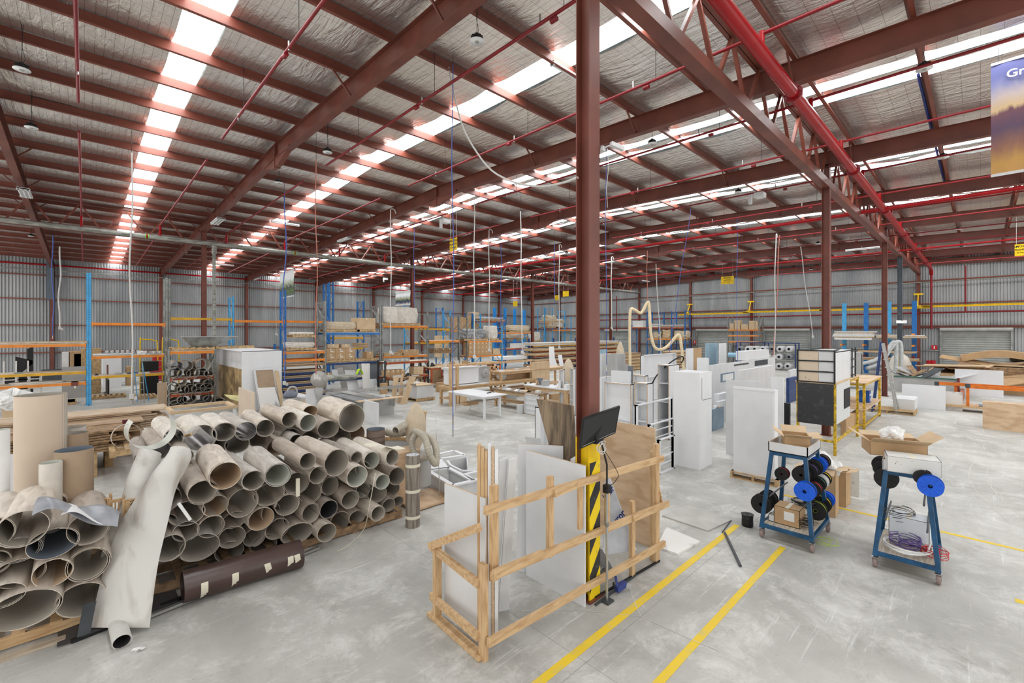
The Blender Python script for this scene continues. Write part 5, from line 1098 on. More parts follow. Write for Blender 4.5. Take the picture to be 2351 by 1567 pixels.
def wrapped(lab, x0, x1, Y, z, top, depth=0.8, m=None, group=None, name='wrapped_load', pal=True, lump=0.05):
    a, b = span(x0, x1, Y); h = hz((a, Y), top)-z; 
    if pal: pallet(a, Y, z, 'pallet under the '+lab, b-a, depth, m=PINEP, group='pallets on the racks'); z += 0.14; h -= 0.14
    W = b-a; h = max(h, 0.08); g = MB(); m = m or WRAP; sd = (x0*7+x1) % 13
    def fn(u, v):
        an = u*2*PI; ca, sa = math.cos(an), math.sin(an); e = 4.0
        q = (abs(ca)**e+abs(sa)**e)**(-1/e)
        bul = 1-0.06*abs(2*v-1)**2+lump*0.6*math.sin(5*an+sd)*math.sin(6*v+sd)+lump*0.4*math.sin(17*v+3*an)
        return (W/2+W/2*ca*q*bul*0.97, depth/2+depth/2*sa*q*bul*0.97, h*v+lump*0.5*h*math.sin(4*an+sd)*v)
    g.grid(fn, 36, 10, m)
    n = 36; g.add([fn(k/n, 1) for k in range(n)]+[(W/2, depth/2, h*1.03)], [(k, (k+1) % n, n) for k in range(n)], m, None, True)
    return one(g, name, lab, 'pallet load', (a, Y, z), 0, group)
def cartons(lab, x0, x1, Y, z, top, nx, nz, m=None, depth=0.5, group=None, pal=False, patch=False):
    a, b = span(x0, x1, Y); h = hz((a, Y), top)-z
    if pal: pallet(a, Y, z, 'pallet under the '+lab, b-a, max(depth, 0.8), m=PINEP, group='pallets on the racks'); z += 0.14; h -= 0.14
    w_, hh = (b-a)/nx, h/nz; ordw = ['first', 'second', 'third', 'fourth', 'fifth', 'sixth', 'seventh', 'eighth']
    rows = ['bottom', 'second', 'third', 'fourth', 'fifth'] if nz > 2 else ['bottom', 'top']
    for j in range(nz):
        for i in range(nx):
            t = thing('carton', ('' if nx*nz == 1 else (ordw[i]+' from left' if nx > 1 else '')+(', ' if nx > 1 and nz > 1 else '')+(rows[j]+' layer' if nz > 1 else '')+' of ')+lab, 'box', (a+w_*i+0.006, Y, z+hh*j), 0, group)
            g = MB(); g.box(0, w_-0.012, 0, depth, 0, hh-0.004, m or CARD); g.build('body', t)
            g = MB(); g.box(w_*0.5-0.03, w_*0.5+0.03, -0.0015, 0.05, hh-0.10, hh-0.0025, TAPE)
            if patch: g.box(w_*0.45, w_*0.75, -0.002, 0, hh*0.35, hh*0.55, PAPER)
            g.build('label', t)
def sheets(lab, x0, x1, Y, z, top, m, n=4, depth=0.9, gap=0.0, name='sheet_stack', cat='board stack', over=0.0):
    a, b = span(x0, x1, Y); h = hz((a, Y), top)-z; g = MB(); rr = random.Random(int(x0+x1)); hh = max(h/n, 0.004)
    ms = m if isinstance(m, (list, tuple)) else [m]
    for i in range(n): o1, o2 = rr.uniform(-0.03, 0.03), rr.uniform(-0.04, 0.04); g.box(o1, b-a+o2, rr.uniform(-0.03, 0.03)-over, depth, hh*i, hh*(i+0.9), ms[i % len(ms)])
    return one(g, name, lab, cat, (a, Y, z))
# --- left racks in line with the side wall
tA, XA, YA = prack('long shelf rack at the far left with light blue upright, yellow and orange beams', [-170, 201], [700, 626], 26.3, [(794, 0, ORANGE), (868, 0, YELB), (897, 0, ORANGE)], BLUEL)
tB, XB, YB = prack('rack bay between light blue and grey uprights, orange and yellow beams', [207, 383], [626, 637], 26.3, [(740, 0, ORANGE, 0), (818, 0, ORANGE), (864, 0, YELB)], [BLUEL, GALV])
tC, XC, YC = prack('tall empty rack bays with one orange beam over the roll shelves', [390, 536, 656, 757], [640, 680, 666, 648], 26.9, [(728, 0, YELB, 0), (734, 1, ORANGE, 0), (735, 2, ORANGE, 0)], [GALV, BLUEL, BLUE, BLUE])
def zl(X, Y, i, row): return hz((X[i], Y), row)
zA = [hz((XA[0], YA), r)+0.025 for r in (794, 868, 897)]; zB = [hz((XB[0], YB), r)+0.025 for r in (818, 864)]
sheets('long pallet stacked with pale boards on top of the far left rack', -20, 198, YA, zA[0], 785, [PINEP, PAPER], 3, name='board_stack')
sheets('green edged board on the yellow shelf at far left', 28, 150, YA, zA[1], 862, GREEN, 1, 0.7); sheets('grey brown sheets on the yellow shelf at far left', 50, 198, YA+0.05, zA[1], 864, [GREYL, TAN], 2, 0.8)
wrapped('clear wrapped bundle of metal sections on the lower orange shelf', 18, 150, YA, zA[2], 884, 0.6, WRAP, None, 'wrapped_bundle', False, 0.12)
cartons('small red brown box on the lower orange shelf', 163, 180, YA, zA[2], 886, 1, 1, mat('red_brown_box', (120, 64, 56), 0.6))
sheets('row of flat boards along the middle shelf of the grey upright bay', 215, 300, YB, zB[0], 813, [GREYL, PAPER], 2, 0.8)
for k in range(7): a, b = span(246+k*12, 255+k*12, YB); g = MB(); g.cyl((0, 0, 0), (0, 0, 0.18), (b-a)/2, GREYL, 14); g.cyl((0, 0, 0.18), (0, 0, 0.2), (b-a)/2*0.9, PAPER, 14); one(g, 'paint_tin', 'grey tin, number %s in the row on the middle rack shelf' % ['one', 'two', 'three', 'four', 'five', 'six', 'seven'][k], 'tin', (a, YB+0.2, zB[0]), 0, 'row of tins')
wrapped('white bag of papers on the middle rack shelf', 315, 338, YB, zB[0], 806, 0.4, PAPER, None, 'paper_bag', False, 0.2); cartons('box by the grey upright on the middle shelf', 345, 372, YB, zB[0], 806, 2, 1, GREYL)
for px, w_, m_, s in ((262, 22, GREYL, 'tray of fittings left'), (292, 26, BLUED, 'tray of fittings centre'), (345, 30, mat('red_strap', (150, 40, 50), 0.7), 'red folded strap'), (218, 8, BLK, 'black tool')):
    a, b = span(px, px+w_, YB); g = MB(); g.grid(lambda u, v: ((b-a)*u, 0.3*v, 0.03+0.05*math.sin(u*PI)*math.sin(v*PI)+0.01*math.sin(u*20)), 10, 4, m_, 0.02); one(g, 'shelf_clutter', s+' on the yellow beam shelf of the second bay', 'tool', (a, YB+0.1, zB[1]))
g = MB(); g.cyl((0, 0, 0), (0, 0, 0.42), 0.03, mat('red_brown_tube', (110, 62, 58), 0.5), 10); one(g, 'short_tube', 'red brown tube standing on the yellow beam shelf', 'tube', atY(247, 862, YB+0.2) + Vector((0, 0, 0.06)))
# big grey board and black cases behind racks
def panel_px(lab, x0, x1, yb, yt, m, lean=0.0, thick=0.03, name='tall_board', cat='board', along='y', z0=0.0, p=None, edge=None):
    """flat sheet spanning x0..x1 in the photo, standing at ground row yb (left end)"""
    A = atZ(x0, yb) if p is None else Vector((p[0], p[1], 0))
    if along == 'y':
        B = atX(x1, HOR, A.x); L = B.y-A.y; h = hz(A, yt)-z0
        g = MB(); g.box(-thick, 0, min(0, L), max(0, L), 0, h, m)
    else:
        B = atY(x1, HOR, A.y); L = B.x-A.x; h = hz(A, yt)-z0; g = MB(); g.box(min(0, L), max(0, L), 0, thick, 0, h, m)
    if edge:
        z_ = h; g.box(-thick, 0, min(0, L), max(0, L), z_, z_+0.002, edge) if along == 'y' else g.box(min(0, L), max(0, L), 0, thick, z_, z_+0.002, edge)
    o = one(g, name, lab, cat, (A.x, A.y, z0)); o.rotation_euler = ((0, lean, 0) if along == 'y' else (-lean, 0, 0)); return o
panel_px('big light grey board standing behind the far left rack', 142, 198, 915, 842, GREYL, 0, along='x')
def block_px(lab, xl, xn, xr, yb, yt, m, name='cabinet', cat='cabinet', z0=0.0, parts=None, sh=0, open_=None, top=None):
    """axis aligned carcass: near bottom corner at (xn, yb), far corners reached at columns xl (deeper y) and xr (deeper x)"""
    B = atZ(xn, yb); dy = min(3.0, max(0.02, atX(xl, HOR, B.x).y-B.y)); dx = min(8.0, max(0.02, atY(xr, HOR, B.y).x-B.x)); h = hz(B, yt)-z0; t = thing(name, lab, cat, (B.x, B.y, z0)); k = 0.02
    g = MB()
    if open_ is None: g.box(0, dx, 0, dy, 0, h, m); g.build('body', t)
    else:
        g.box(0, dx, 0, dy, 0, k, m); g.box(0, dx, 0, dy, h-k, h, m)
        if open_ == 'x': g.box(0, dx, 0, k, 0, h, m); g.box(0, dx, dy-k, dy, 0, h, m); g.box(dx-k, dx, 0, dy, 0, h, m)
        elif open_ == 'y': g.box(0, k, 0, dy, 0, h, m); g.box(dx-k, dx, 0, dy, 0, h, m); g.box(0, dx, dy-k, dy, 0, h, m)
        else:
            for a_ in (0, dx-0.06): 
                for b_ in (0, dy-0.06): g.box(a_, a_+0.06, b_, b_+0.06, 0, h, m)
        if open_ == 'x':
            for q_ in ((0, 0.022, 0, h), (dy-0.022, dy, 0, h), (0, dy, 0, 0.022), (0, dy, h-0.022, h)): g.box(-0.003, 0, *q_, EDGE)
        g.build('carcass', t)
        for i in range(sh):
            zz_ = h*(i+1)/(sh+1); g = MB(); g.box(k, dx-k, k, dy-k, zz_-k/2, zz_+k/2, m); g.build('shelf', t)
    if top: g = MB(); g.box(-0.04, dx+0.04, -0.04, dy+0.04, h, h+0.03, top); g.build('top', t)
    return t, B, dx, dy, h
BP = block_px
BP('black flight case standing behind the second rack bay', 205, 247, 251, 912, 872, BLK, 'flight_case', 'case'); BP('tall black rounded case by the grey upright', 323, 326, 364, 908, 830, BLK, 'flight_case', 'case')
BP('white bench cabinet behind the second rack bay', 233, 236, 279, 890, 822, WHITE, 'white_cabinet'); BP('cardboard box beside the tall black case', 288, 290, 312, 885, 842, CARD, 'cardboard_box', 'box')
BP('dark office desk clutter behind the far left shelf', 92, 95, 142, 880, 848, GREYM, 'storage_box', 'box'); BP('small black cabinet at far left behind the rack', 8, 10, 90, 885, 862, BLK2, 'low_cabinet', 'cabinet')
for k, x in enumerate((28, 60)):
    t = thing('white_frame_stand', ('left' if k == 0 else 'right')+' of two white metal display stands behind the far left rack', 'stand', atY(x*1.0-20, 905, 28.5)-Vector((0, 0, atY(x-20, 905, 28.5).z)))
    g = MB(); 
    for i in range(3): g.bar((i*0.35, 0, 0), (i*0.35, 0.1, 1.9 - 0.5*k), 0.05, 0.05, PAPER)
    for z in (0.3, 0.7, 1.1, 1.4): g.bar((0, 0.02, z), (0.7, 0.02, z), 0.04, 0.04, PAPER)
    g.build('frame', t)
for px, w_, h_, s in ((35, 40, 40, 'black A-frame arm'), (62, 14, 40, 'black upright blade with yellow lettering')):
    a, b = span(px, px+w_, 30); p = Vector((a, 30, 0)); z0 = hz(p, 828+8); g = MB(); g.prism([(0, z0-0.6), (b-a, z0), (b-a, z0+0.15), (0.0, z0+0.35)] if w_ > 20 else [(0, 0), (b-a, 0), (b-a, z0+0.8), (0, z0+0.7)], 'y', 0, 0.1, BLK); one(g, 'folding_boom', s+' above the far left rack shelves', 'machine', p)
# yellow platform ladder
t = thing('platform_ladder', 'yellow railed platform ladder behind the second rack bay', 'ladder', atY(322, HOR, 29.5)-Vector((0, 0, H)))
for dx in (0, 0.9):
    g = MB(); g.tube(spline([(dx, 0, 0), (dx, 0, 2.6), (dx+0.1, 0.05, 2.75), (dx+0.55, 0.1, 2.7), (dx+0.7, 0.1, 2.4), (dx+0.7, 0.1, 0)], 5), 0.03, YEL, 8); g.build('rail', t)
for k in range(6): g = MB(); g.box(0, 0.9, 0.05, 0.25, 0.3+0.33*k, 0.33+0.33*k, GALV); g.build('step', t)
BP('red and yellow fire cabinet behind the second rack bay', 349, 352, 372, 875, 818, mat('fire_red', (180, 30, 36), 0.5), 'fire_cabinet', 'cabinet')
# A-frame step ladder
t = thing('step_ladder', 'blue and silver step ladder under the second rack bay', 'ladder', atY(305, HOR, 25.5)-Vector((0, 0, H)))
for dx in (0, 0.4): g = MB(); g.bar((dx, 0, 0), (dx*0.7+0.05, 0.3, 1.9), 0.03, 0.06, GALV); g.bar((dx+0.2, 0.7, 0), (dx*0.7+0.05, 0.35, 1.9), 0.03, 0.05, BLUEL); g.build('side_rail', t)
for k in range(5): g = MB(); g.bar((0.02, 0.05+0.05*k, 0.3+0.3*k), (0.38, 0.05+0.05*k, 0.3+0.3*k), 0.08, 0.025, GALV); g.build('rung', t)
for k, (x0, x1, yb) in enumerate(((150, 175, 930), (208, 290, 918), (300, 360, 918))):
    a = atZ(x0, yb); b = atY(x1, HOR, a.y); pallet(a.x, a.y, 0, ['leftmost', 'middle', 'rightmost'][k]+' low pallet on the floor below the left rack bays', b.x-a.x, 1.0)
# cabinets along the side wall seen over the shelves
for x0, x1, yt, m_, s in ((158, 186, 806, CARD, 'brown box'), (142, 160, 808, PAPER, 'white box'), (186, 232, 800, PINEP, 'timber crate'), (170, 186, 812, PINED, 'dark timber box')):
    a, b = span(x0, x1, 31); z0 = hz((a, 31), 830); g = MB(); g.box(0, b-a, 0, 0.6, 0, hz((a, 31), yt), m_); one(g, 'stacked_box', s+' stacked high beyond the light blue upright', 'box', (a, 31, 0))
# --- roll shelves
tR, XR, YR = prack('low orange rack packed with laminate rolls, steel hopper on top', [388, 494], [800, 800], 23.6, [(807, 0, ORANGE), (868, 0, ORANGED), (906, 0, ORANGED)], GALV, 1.1)
zr = [hz((XR[0], YR), r)+0.03 for r in (938, 906, 868, 807)]
k = 0; rowsn = ['bottom', 'middle', 'upper']
for li, (row, ent) in enumerate(((0, [(403, 932, 12), (426, 936, 11), (446, 934, 9), (462, 936, 10), (480, 932, 9), (400, 914, 12), (418, 918, 8), (436, 914, 11), (460, 908, 14), (478, 916, 8)]),
                                 (1, [(400, 890, 11), (420, 894, 10), (438, 893, 10), (456, 892, 11), (474, 890, 10), (412, 876, 12), (462, 876, 13), (482, 880, 10)]),
                                 (2, [(402, 856, 12), (423, 858, 11), (443, 857, 10), (462, 857, 11), (480, 858, 8), (406, 840, 10), (432, 839, 9), (468, 838, 13)]))):
    for i, (px, py, r_) in enumerate(ent):
        lo = sorted(ent, key=lambda e: e[0]); n_ = lo.index((px, py, r_)); k += 1
        place_roll(px, py, r_*1.18, YR-0.08+(0.0 if py > 850 else 0.03), [0, 5, 1, 3][k % 4], 'gwdgb'[k % 5], 0.03, 200+k, OW[[0, 5, 1, 3][k % 4]]+' roll, '+['leftmost', 'second', 'third', 'fourth', 'fifth', 'sixth', 'seventh', 'eighth', 'ninth', 'tenth'][n_]+' from the left on the '+rowsn[li]+' roll shelf', 1.0, 'rolls on the orange rack')
for i, (px, py, r_) in enumerate(((503, 925, 12), (524, 924, 11), (540, 930, 8), (551, 915, 9), (560, 926, 7))):
    place_roll(px, py, r_, YR+0.3, [5, 0, 1, 3, 5][i], 'd' if i % 2 else 'g', 0.05, 260+i, ['first', 'second', 'third', 'fourth', 'last'][i]+' dark roll from left on the floor beneath the big open box', 1.0, 'rolls under the open box')
pallet(XR[0]+0.1, YR, zr[3], 'pallet under the steel hopper on the roll rack', XR[1]-XR[0]-0.1, 1.0)
a, b = span(424, 545, YR); hgt = 0.45; g = MB(); h0 = zr[3]+0.14
p_ = [(0.35, 0.15), (b-a-0.9, 0.15), (b-a-0.9, 0.8), (0.35, 0.8)]; q_ = [(0, -0.05), (b-a, -0.05), (b-a, 1.0), (0, 1.0)]
vs = [(*v, 0) for v in p_]+[(*v, hgt) for v in q_]; g.add(vs+[(x*0.99+0.01, y*0.98+0.01, z+0.01) for x, y, z in vs], [(0, 1, 5, 4), (1, 2, 6, 5), (2, 3, 7, 6), (3, 0, 4, 7), (3, 2, 1, 0), (8, 12, 13, 9), (9, 13, 14, 10), (10, 14, 15, 11), (11, 15, 12, 8), (8, 9, 10, 11)], GALV)
for i in range(4): A_, B_ = Vector((*q_[i], hgt)), Vector((*q_[(i+1) % 4], hgt)); g.bar(A_, B_, 0.05, 0.03, GREYL)
one(g, 'steel_hopper', 'grey galvanised sheet metal hopper on top of the roll rack', 'hopper', (a, YR, h0))
pallet(*span(497, 585, YR)[:1], YR+0.1, h0-0.12, 'pallet beside the hopper above the open box', span(497, 585, YR)[1]-span(497, 585, YR)[0], 1.0)
# ---- big open melamine box with stained back
B = atZ(555, 946); dy = atX(490, HOR, B.x).y-B.y; dx = atY(647, HOR, B.y).x-B.x; h = hz(B, 806)
t = thing('open_carcass', 'large white open fronted carcass with stained plywood inside', 'cabinet', (B.x, B.y, 0))
g = MB(); g.box(0, dx, 0, 0.02, 0, h, WHITE); g.box(0, dx, dy-0.02, dy, 0.0, h, WHITE); g.box(0, dx, 0, dy, h-0.02, h, WHITE); g.build('shell', t)
g = MB(); g.box(0.22, 0.24, 0.02, dy-0.02, 0.03, 1.60, streak('stained_ochre_board', (176, 150, 104), (112, 90, 62), (1, 1, 1), 0.6, 1.8)); g.build('stained_back', t)
g = MB(); g.box(0.24, 0.26, 0.02, dy-0.02, 0.03, h-0.02, WHITE2); g.build('back', t)
g = MB(); g.cyl((-0.01, dy-0.05, h-0.7), (0.21, dy-0.3, h-0.62), 0.01, CHROME, 6); g.build('rail', t)
# frames and marble board leaning on it
def tilt_px(lab, c, m, name='board_offcut', thick=0.02, Y=None, cat='board', fr=0.0, X=None, m2=None):
    """quad sheet through four photo points, bottom edge on plane Y (or X), top edge leaning back"""
    (x0, y0), (x1, y1), (x2, y2), (x3, y3) = c     # TL TR BR BL
    if Y is None and X is None: Y = atZ((x2+x3)/2, (y2+y3)/2).y
    if X is None: q = [atY(x0, y0, Y+0.25), atY(x1, y1, Y+0.25), atY(x2, y2, Y), atY(x3, y3, Y)]
    else: q = [atX(x0, y0, X+0.25), atX(x1, y1, X+0.25), atX(x2, y2, X), atX(x3, y3, X)]
    o_ = q[3].copy(); q = [v-o_ for v in q]; n_ = (q[2]-q[3]).cross(q[0]-q[3]).normalized()
    t = thing(name, lab, cat, o_)
    f = lambda u, v: tuple(q[3].lerp(q[2], u).lerp(q[0].lerp(q[1], u), v))
    g = MB()
    if fr:
        for a, b in (((0, 0), (1, 0)), ((0, 1), (1, 1)), ((0, 0), (0, 1)), ((1, 0), (1, 1)), ((0, 0.5), (1, 0.5))): g.bar(f(*a), f(*b), fr, fr*0.6, m, tuple(n_))
        g.build('frame', t)
        if m2: g = MB(); g.grid(f, 1, 1, m2, 0.01, None, False); g.build('infill', t)
    else: g.grid(f, 1, 1, m, thick, None, False); g.build('panel', t)
    return t
YC_ = B.y-0.45
tilt_px('grey wood panel at the top of boards leaning on the white carcass', [(584, 836), (631, 836), (640, 935), (598, 935)], streak('grey_wood', (150, 144, 134), (120, 114, 104), (8, 1, 1), 0.6), Y=YC_+0.3)
tilt_px('white picture-like frame with brown insert leaning on the carcass', [(584, 848), (628, 846), (642, 935), (597, 938)], WHITE2, 'picture_frame', Y=YC_+0.1, fr=0.07, m2=TAN)
tilt_px('white marbled board at the front of the leaning stack', [(590, 890), (630, 888), (648, 945), (600, 950)], MARBLE, Y=YC_-0.1)
tilt_px('cream board strip leaning right of the marbled board', [(630, 850), (640, 852), (656, 945), (646, 945)], CARD2, Y=YC_)
panel_px('pale pink board standing left of the leaning frames', 550, 586, 985, 888, BEI, 0, along='y')
tilt_px('pale yellow card lying over rolls at the open box edge', [(515, 905), (555, 908), (556, 922), (530, 915)], mat('pale_yellow_card', (214, 206, 150), 0.7), Y=B.y-0.2)
# --- racks beyond the carcass
tD, XD, YD = prack('rack of long laminate boards on navy beams right of the carcass', [648, 748], [790, 690], 22.6, [(808, 0, ORANGE), (826, 0, ORANGE, 0), (857, 0, BLUED), (870, 0, BLUED), (884, 0, BLUED), (898, 0, BLUED), (912, 0, BLUED)], [BLUE, GALV], 1.2)
for i, (r0, r1) in enumerate(((844, 837), (857, 852), (870, 864), (884, 878), (898, 891), (912, 905))):
    sheets('stack of brown faced sheets, level %s of the navy beam board rack' % ['one from top', 'two', 'three', 'four', 'five', 'six'][i], 649, 746, YD-0.05, hz((XD[0], YD), r0)+0.03, r1, [CARD2, TAN, PINED], 4, 1.2)
wrapped('upper plastic wrapped board bundle right of the carcass top', 672, 726, YD, hz((XD[0], YD), 775), 762, 0.9, WRAP, lump=0.02)
wrapped('lower plastic wrapped board bundle right of the carcass top', 658, 728, YD, hz((XD[0], YD), 806), 786, 0.9, WRAP, lump=0.04)
tE, XE, YE = prack('rack with blue beams, cartons and wrapped slab behind the panel saw', [745, 874], [690, 700], 23.0, [(763, 0, BLUE), (834, 0, BLUED), (872, 0, BLUED)], GALV, 1.1)
z1, z2, z3 = [hz((XE[0], YE), r)+0.03 for r in (763, 834, 872)]
wrapped('cream wrapped slab on the top blue beam shelf', 750, 826, YE, z1, 738, 0.9, CLOTH, lump=0.03); cartons('big brown carton right of the cream wrapped slab', 820, 862, YE, z1, 729, 1, 1, CARD2, 0.8, pal=True)
cartons('carton stack with white labels on the middle blue shelf', 748, 814, YE, z2, 800, 3, 2, CARD, 0.7, 'cartons on the middle blue shelf', True, True)
for i, (x0, x1, yt) in enumerate(((752, 778, 790), (784, 804, 790))): cartons(['left', 'right'][i]+' half open carton on top of the labelled stack', x0, x1, YE+0.1, hz((XE[0], YE), 799), yt, 1, 1, CARD2, 0.4)
a_, b_ = span(816, 866, YE); pallet(a_, YE, z2, 'empty pallet right of the labelled carton stack', b_-a_, 0.9); cartons('single carton on the empty pallet', 842, 857, YE+0.1, z2+0.14, 807, 1, 1, CARD, 0.5)
cartons('small carton at the left of the bottom shelf behind leaning white panels', 746, 762, YE-0.1, z3-0.0, 856, 1, 1, CARD, 0.5)
tG, XG, YG = prack('far bay with yellow beam and tall blue frame behind the cartons', [766, 836], [648, 690], 27.6, [(774, 0, YELB), (799, 0, YELB)], BLUE, 1.0)
sheets('stack of brown boards on the far yellow beam', 822, 846, 27.6, hz((XG[1], YG), 798), 787, CARD2, 5)
BP('long grey counter behind the carton shelves', 742, 745, 862, 868, 775, GREYL, 'counter', 'cabinet')
tF, XF, YF = prack('rack carrying the biggest wrapped load on orange beams', [879, 983], [700, 717], 24.2, [(747, 0, ORANGE), (818, 0, ORANGE)], GALV, 1.1)
zf = [hz((XF[0], YF), r)+0.03 for r in (747, 818)]
wrapped('largest beige wrapped pallet load, on the top orange beam', 877, 966, YF, zf[0], 703, 1.0, WRAP, lump=0.03); a_, b_ = span(882, 926, YF); pallet(a_, YF, zf[1], 'empty pallet on the lower orange beam of the big load rack', b_-a_, 1.0)
cartons('pair of brown cartons below the big wrapped load', 924, 962, YF, zf[1], 803, 2, 1, CARD, 0.6)
tH, XH, YH = prack('back bay with light blue frame and yellow beam under the big load', [945, 1035], [695, 712], 27.6, [(786, 0, YELB), (753, 0, YELB, 0)], [BLUEL, BLUEL], 1.0)
tI, XI, YI = prack('low orange shelf rack with mixed boxes behind the pale timber offcuts', [886, 985], [828, 828], 21.6, [(832, 0, ORANGED), (866, 0, ORANGED)], GREYM, 0.9)
cartons('mixed cartons on the low orange shelf', 886, 930, YI, hz((XI[0], YI), 866)+0.03, 850, 4, 1, CARD, 0.5, 'cartons on the low orange shelf'); cartons('two carton pile at the right of the low orange shelf', 950, 972, YI, hz((XI[0], YI), 866)+0.03, 842, 1, 2, CARD2, 0.5)
cartons('grey bin row on top of the low orange shelf', 895, 940, YI, hz((XI[0], YI), 832)+0.03, 825, 4, 1, GREYL, 0.4)
tJ, XJ, YJ = prack('carton rack between grey and blue perforated uprights', [1074, 1154], [721, 748], 24.2, [(783, 0, ORANGE), (817, 0, ORANGE)], [GALV, BLUEL], 1.1)
zj = [hz((XJ[0], YJ), r)+0.03 for r in (783, 817)]
wrapped('heap of wrapped silver sheets on the carton rack top', 1066, 1120, YJ, zj[0], 755, 1.0, mat('silver_heap', (150, 152, 154), 0.4, 0.2, 0.3, 9, bump=1.0), lump=0.1); wrapped('beige wrapped block right of the silver heap', 1126, 1146, YJ, zj[0], 748, 1.0, WRAP)
cartons('brown carton wall below the silver heap', 1076, 1130, YJ, zj[1], 786, 6, 3, CARD, 0.6, 'cartons of the carton wall'); cartons('striped carton beside the carton wall', 1132, 1148, YJ, zj[1], 800, 1, 1, CARD2, 0.5)
tK, XK, YK = prack('bay of grey uprights and orange beams left of the carton rack', [984, 1056], [717, 724], 24.3, [(782, 0, ORANGE), (842, 0, ORANGED)], GALV, 1.1)
cartons('brown cartons on the long orange beam', 995, 1040, 24.6, hz((XK[0], YK), 812), 800, 3, 1, PINED, 0.6)
tL_, XL, YL = prack('blue rack with wrapped rolls on an orange beam behind the hanging leads', [1161, 1225], [736, 749], 27.2, [(763, 0, ORANGE), (800, 0, ORANGED), (828, 0, ORANGE)], [BLUE, BLUEL], 1.1)
zk = [hz((XL[0], YL), r)+0.03 for r in (763, 800)]
wrapped('long cream wrapped load on the blue rack top', 1170, 1222, YL, zk[0], 746, 1.0, CLOTH, lump=0.06); cartons('white boxes on the blue rack middle shelf', 1182, 1206, YL, zk[1], 788, 2, 1, PAPER, 0.6); sheets('white sheet overhanging the lower shelf of the blue rack', 1146, 1228, YL-1.5, hz((XL[0], YL-1.5), 824), 819, PAPER, 1, 1.2)
wrapped('low dark wrapped load right of the blue rack', 1168, 1215, YL+1.5, hz((XL[0], YL+1.5), 780), 766, 1.0, WRAP, lump=0.1)
# cartons and blue frames farther back
tM, XM, YM = prack('far blue frames with cartons behind the grey upright bays', [1018, 1036, 1085, 1105], [705, 713, 718, 722], 31.0, [(757, 0, YELB), (758, 1, ORANGE), (758, 2, ORANGE)], [BLUE, BLUEL, BLUE, BLUEL], 1.1)
cartons('high carton block on the far blue frames', 1040, 1082, YM, hz((XM[0], YM), 757)+0.03, 727, 3, 2, CARD, 0.8, 'far cartons'); wrapped('tall wrapped carton block behind the far frames', 1085, 1104, YM+0.1, hz((XM[0], YM+0.1), 757)+0.03, 716, 1.0, CARD2, None, 'wrapped_load', True, 0.02)
cartons('low carton on the floor level of the far frames', 1010, 1030, YM, 1.0, 770, 1, 2, CARD2, 0.8)
tN, XN, YN = prack('orange beamed rack with white tarped load beside the far blue posts', [1104, 1163], [720, 727], 30.0, [(736, 0, ORANGED)], [BLUEL, BLUE], 1.1)
wrapped('white blue tarpaulin covered load on the high dark orange beam', 1105, 1160, YN, hz((XN[0], YN), 736)+0.03, 727, 1.0, mat('tarpaulin', (188, 192, 202), 0.4, 0, 0.1, 4), lump=0.05)
for i, (x, yt, yb_) in enumerate(((1137, 706, 760), (1161, 707, 770), (1183, 709, 755), (1205, 711, 750))):
    a = atY(x, HOR, 34.0); z_ = hz(a, yt); t = thing('cantilever_post', ['leftmost', 'second', 'third', 'rightmost'][i]+' of the four broad bright blue cantilever posts', 'rack post', (a.x, 34.0, 0), 0, 'broad blue cantilever posts'); g = MB(); g.box(-0.13, 0.13, 0, 0.2, 0, z_, mat('bright_blue_post', (40, 140, 220), 0.45)); g.build('post', t)
    g = MB()
    for z in (1.2, 2.0, 2.8): g.box(-0.06, 0.06, -1.0, 0, z, z+0.1, BLUE)
    g.build('arm', t)
tO, XO, YO = prack('far right blue rack with beige loads left of the big column', [1251, 1269, 1298, 1312], [706, 707, 712, 727], 33.0, [(740, 0, ORANGE), (757, 1, ORANGE), (757, 2, ORANGE)], [BLUEL, BLUEL, BLUEL, BLUEL], 1.1)
wrapped('beige bag load on the far right blue rack', 1256, 1282, YO, hz((XO[0], YO), 752), 724, 1.0, CLOTH, lump=0.15); wrapped('white wrapped cube on the far right blue rack', 1276, 1296, YO, hz((XO[0], YO), 752), 732, 1.0, WRAP); sheets('long pale board bundle over the orange beam left of the big column', 1252, 1296, YO, hz((XO[0], YO), 740)+0.03, 734, [CLOTH, PINEP], 3, 1.0)
wrapped('grey dome shaped wrapped load between blue frames', 1226, 1243, YO-2, hz((XO[0], YO-2), 783), 762, 1.0, WRAP, lump=0.02)
# long board racks left of the big column
t = thing('board_rack', 'long cantilever rack of boards and timber running behind the big column', 'rack', (atY(1226, HOR, 25.0).x, 25.0, 0)); x_end = atY(1420, HOR, 25.0).x-t.location.x
for i, (r_, m_) in enumerate(((793, YELB), (806, ORANGED), (817, ORANGED), (830, ORANGED), (843, BLUED))):
    z_ = hz((t.location.x, 25.0), r_); g = MB(); g.box(0, x_end, 0, 0.08, z_-0.12, z_, m_); g.build('beam', t)
    sheets(['topmost', 'second', 'third', 'fourth', 'lowest'][i]+' layer of long boards on the cantilever rack left of the big column', 1228, 1420, 24.8, z_, r_-7+(i > 2), [PAPER, CARD2, WHITE2][:3] if i == 0 else [PINEP, CARD2, TAN], 3, 1.3)
for i in range(5): g = MB(); g.box(x_end*i/4-0.05, x_end*i/4+0.05, 0.5, 0.65, 0, 2.6, BLUED); g.build('post', t)
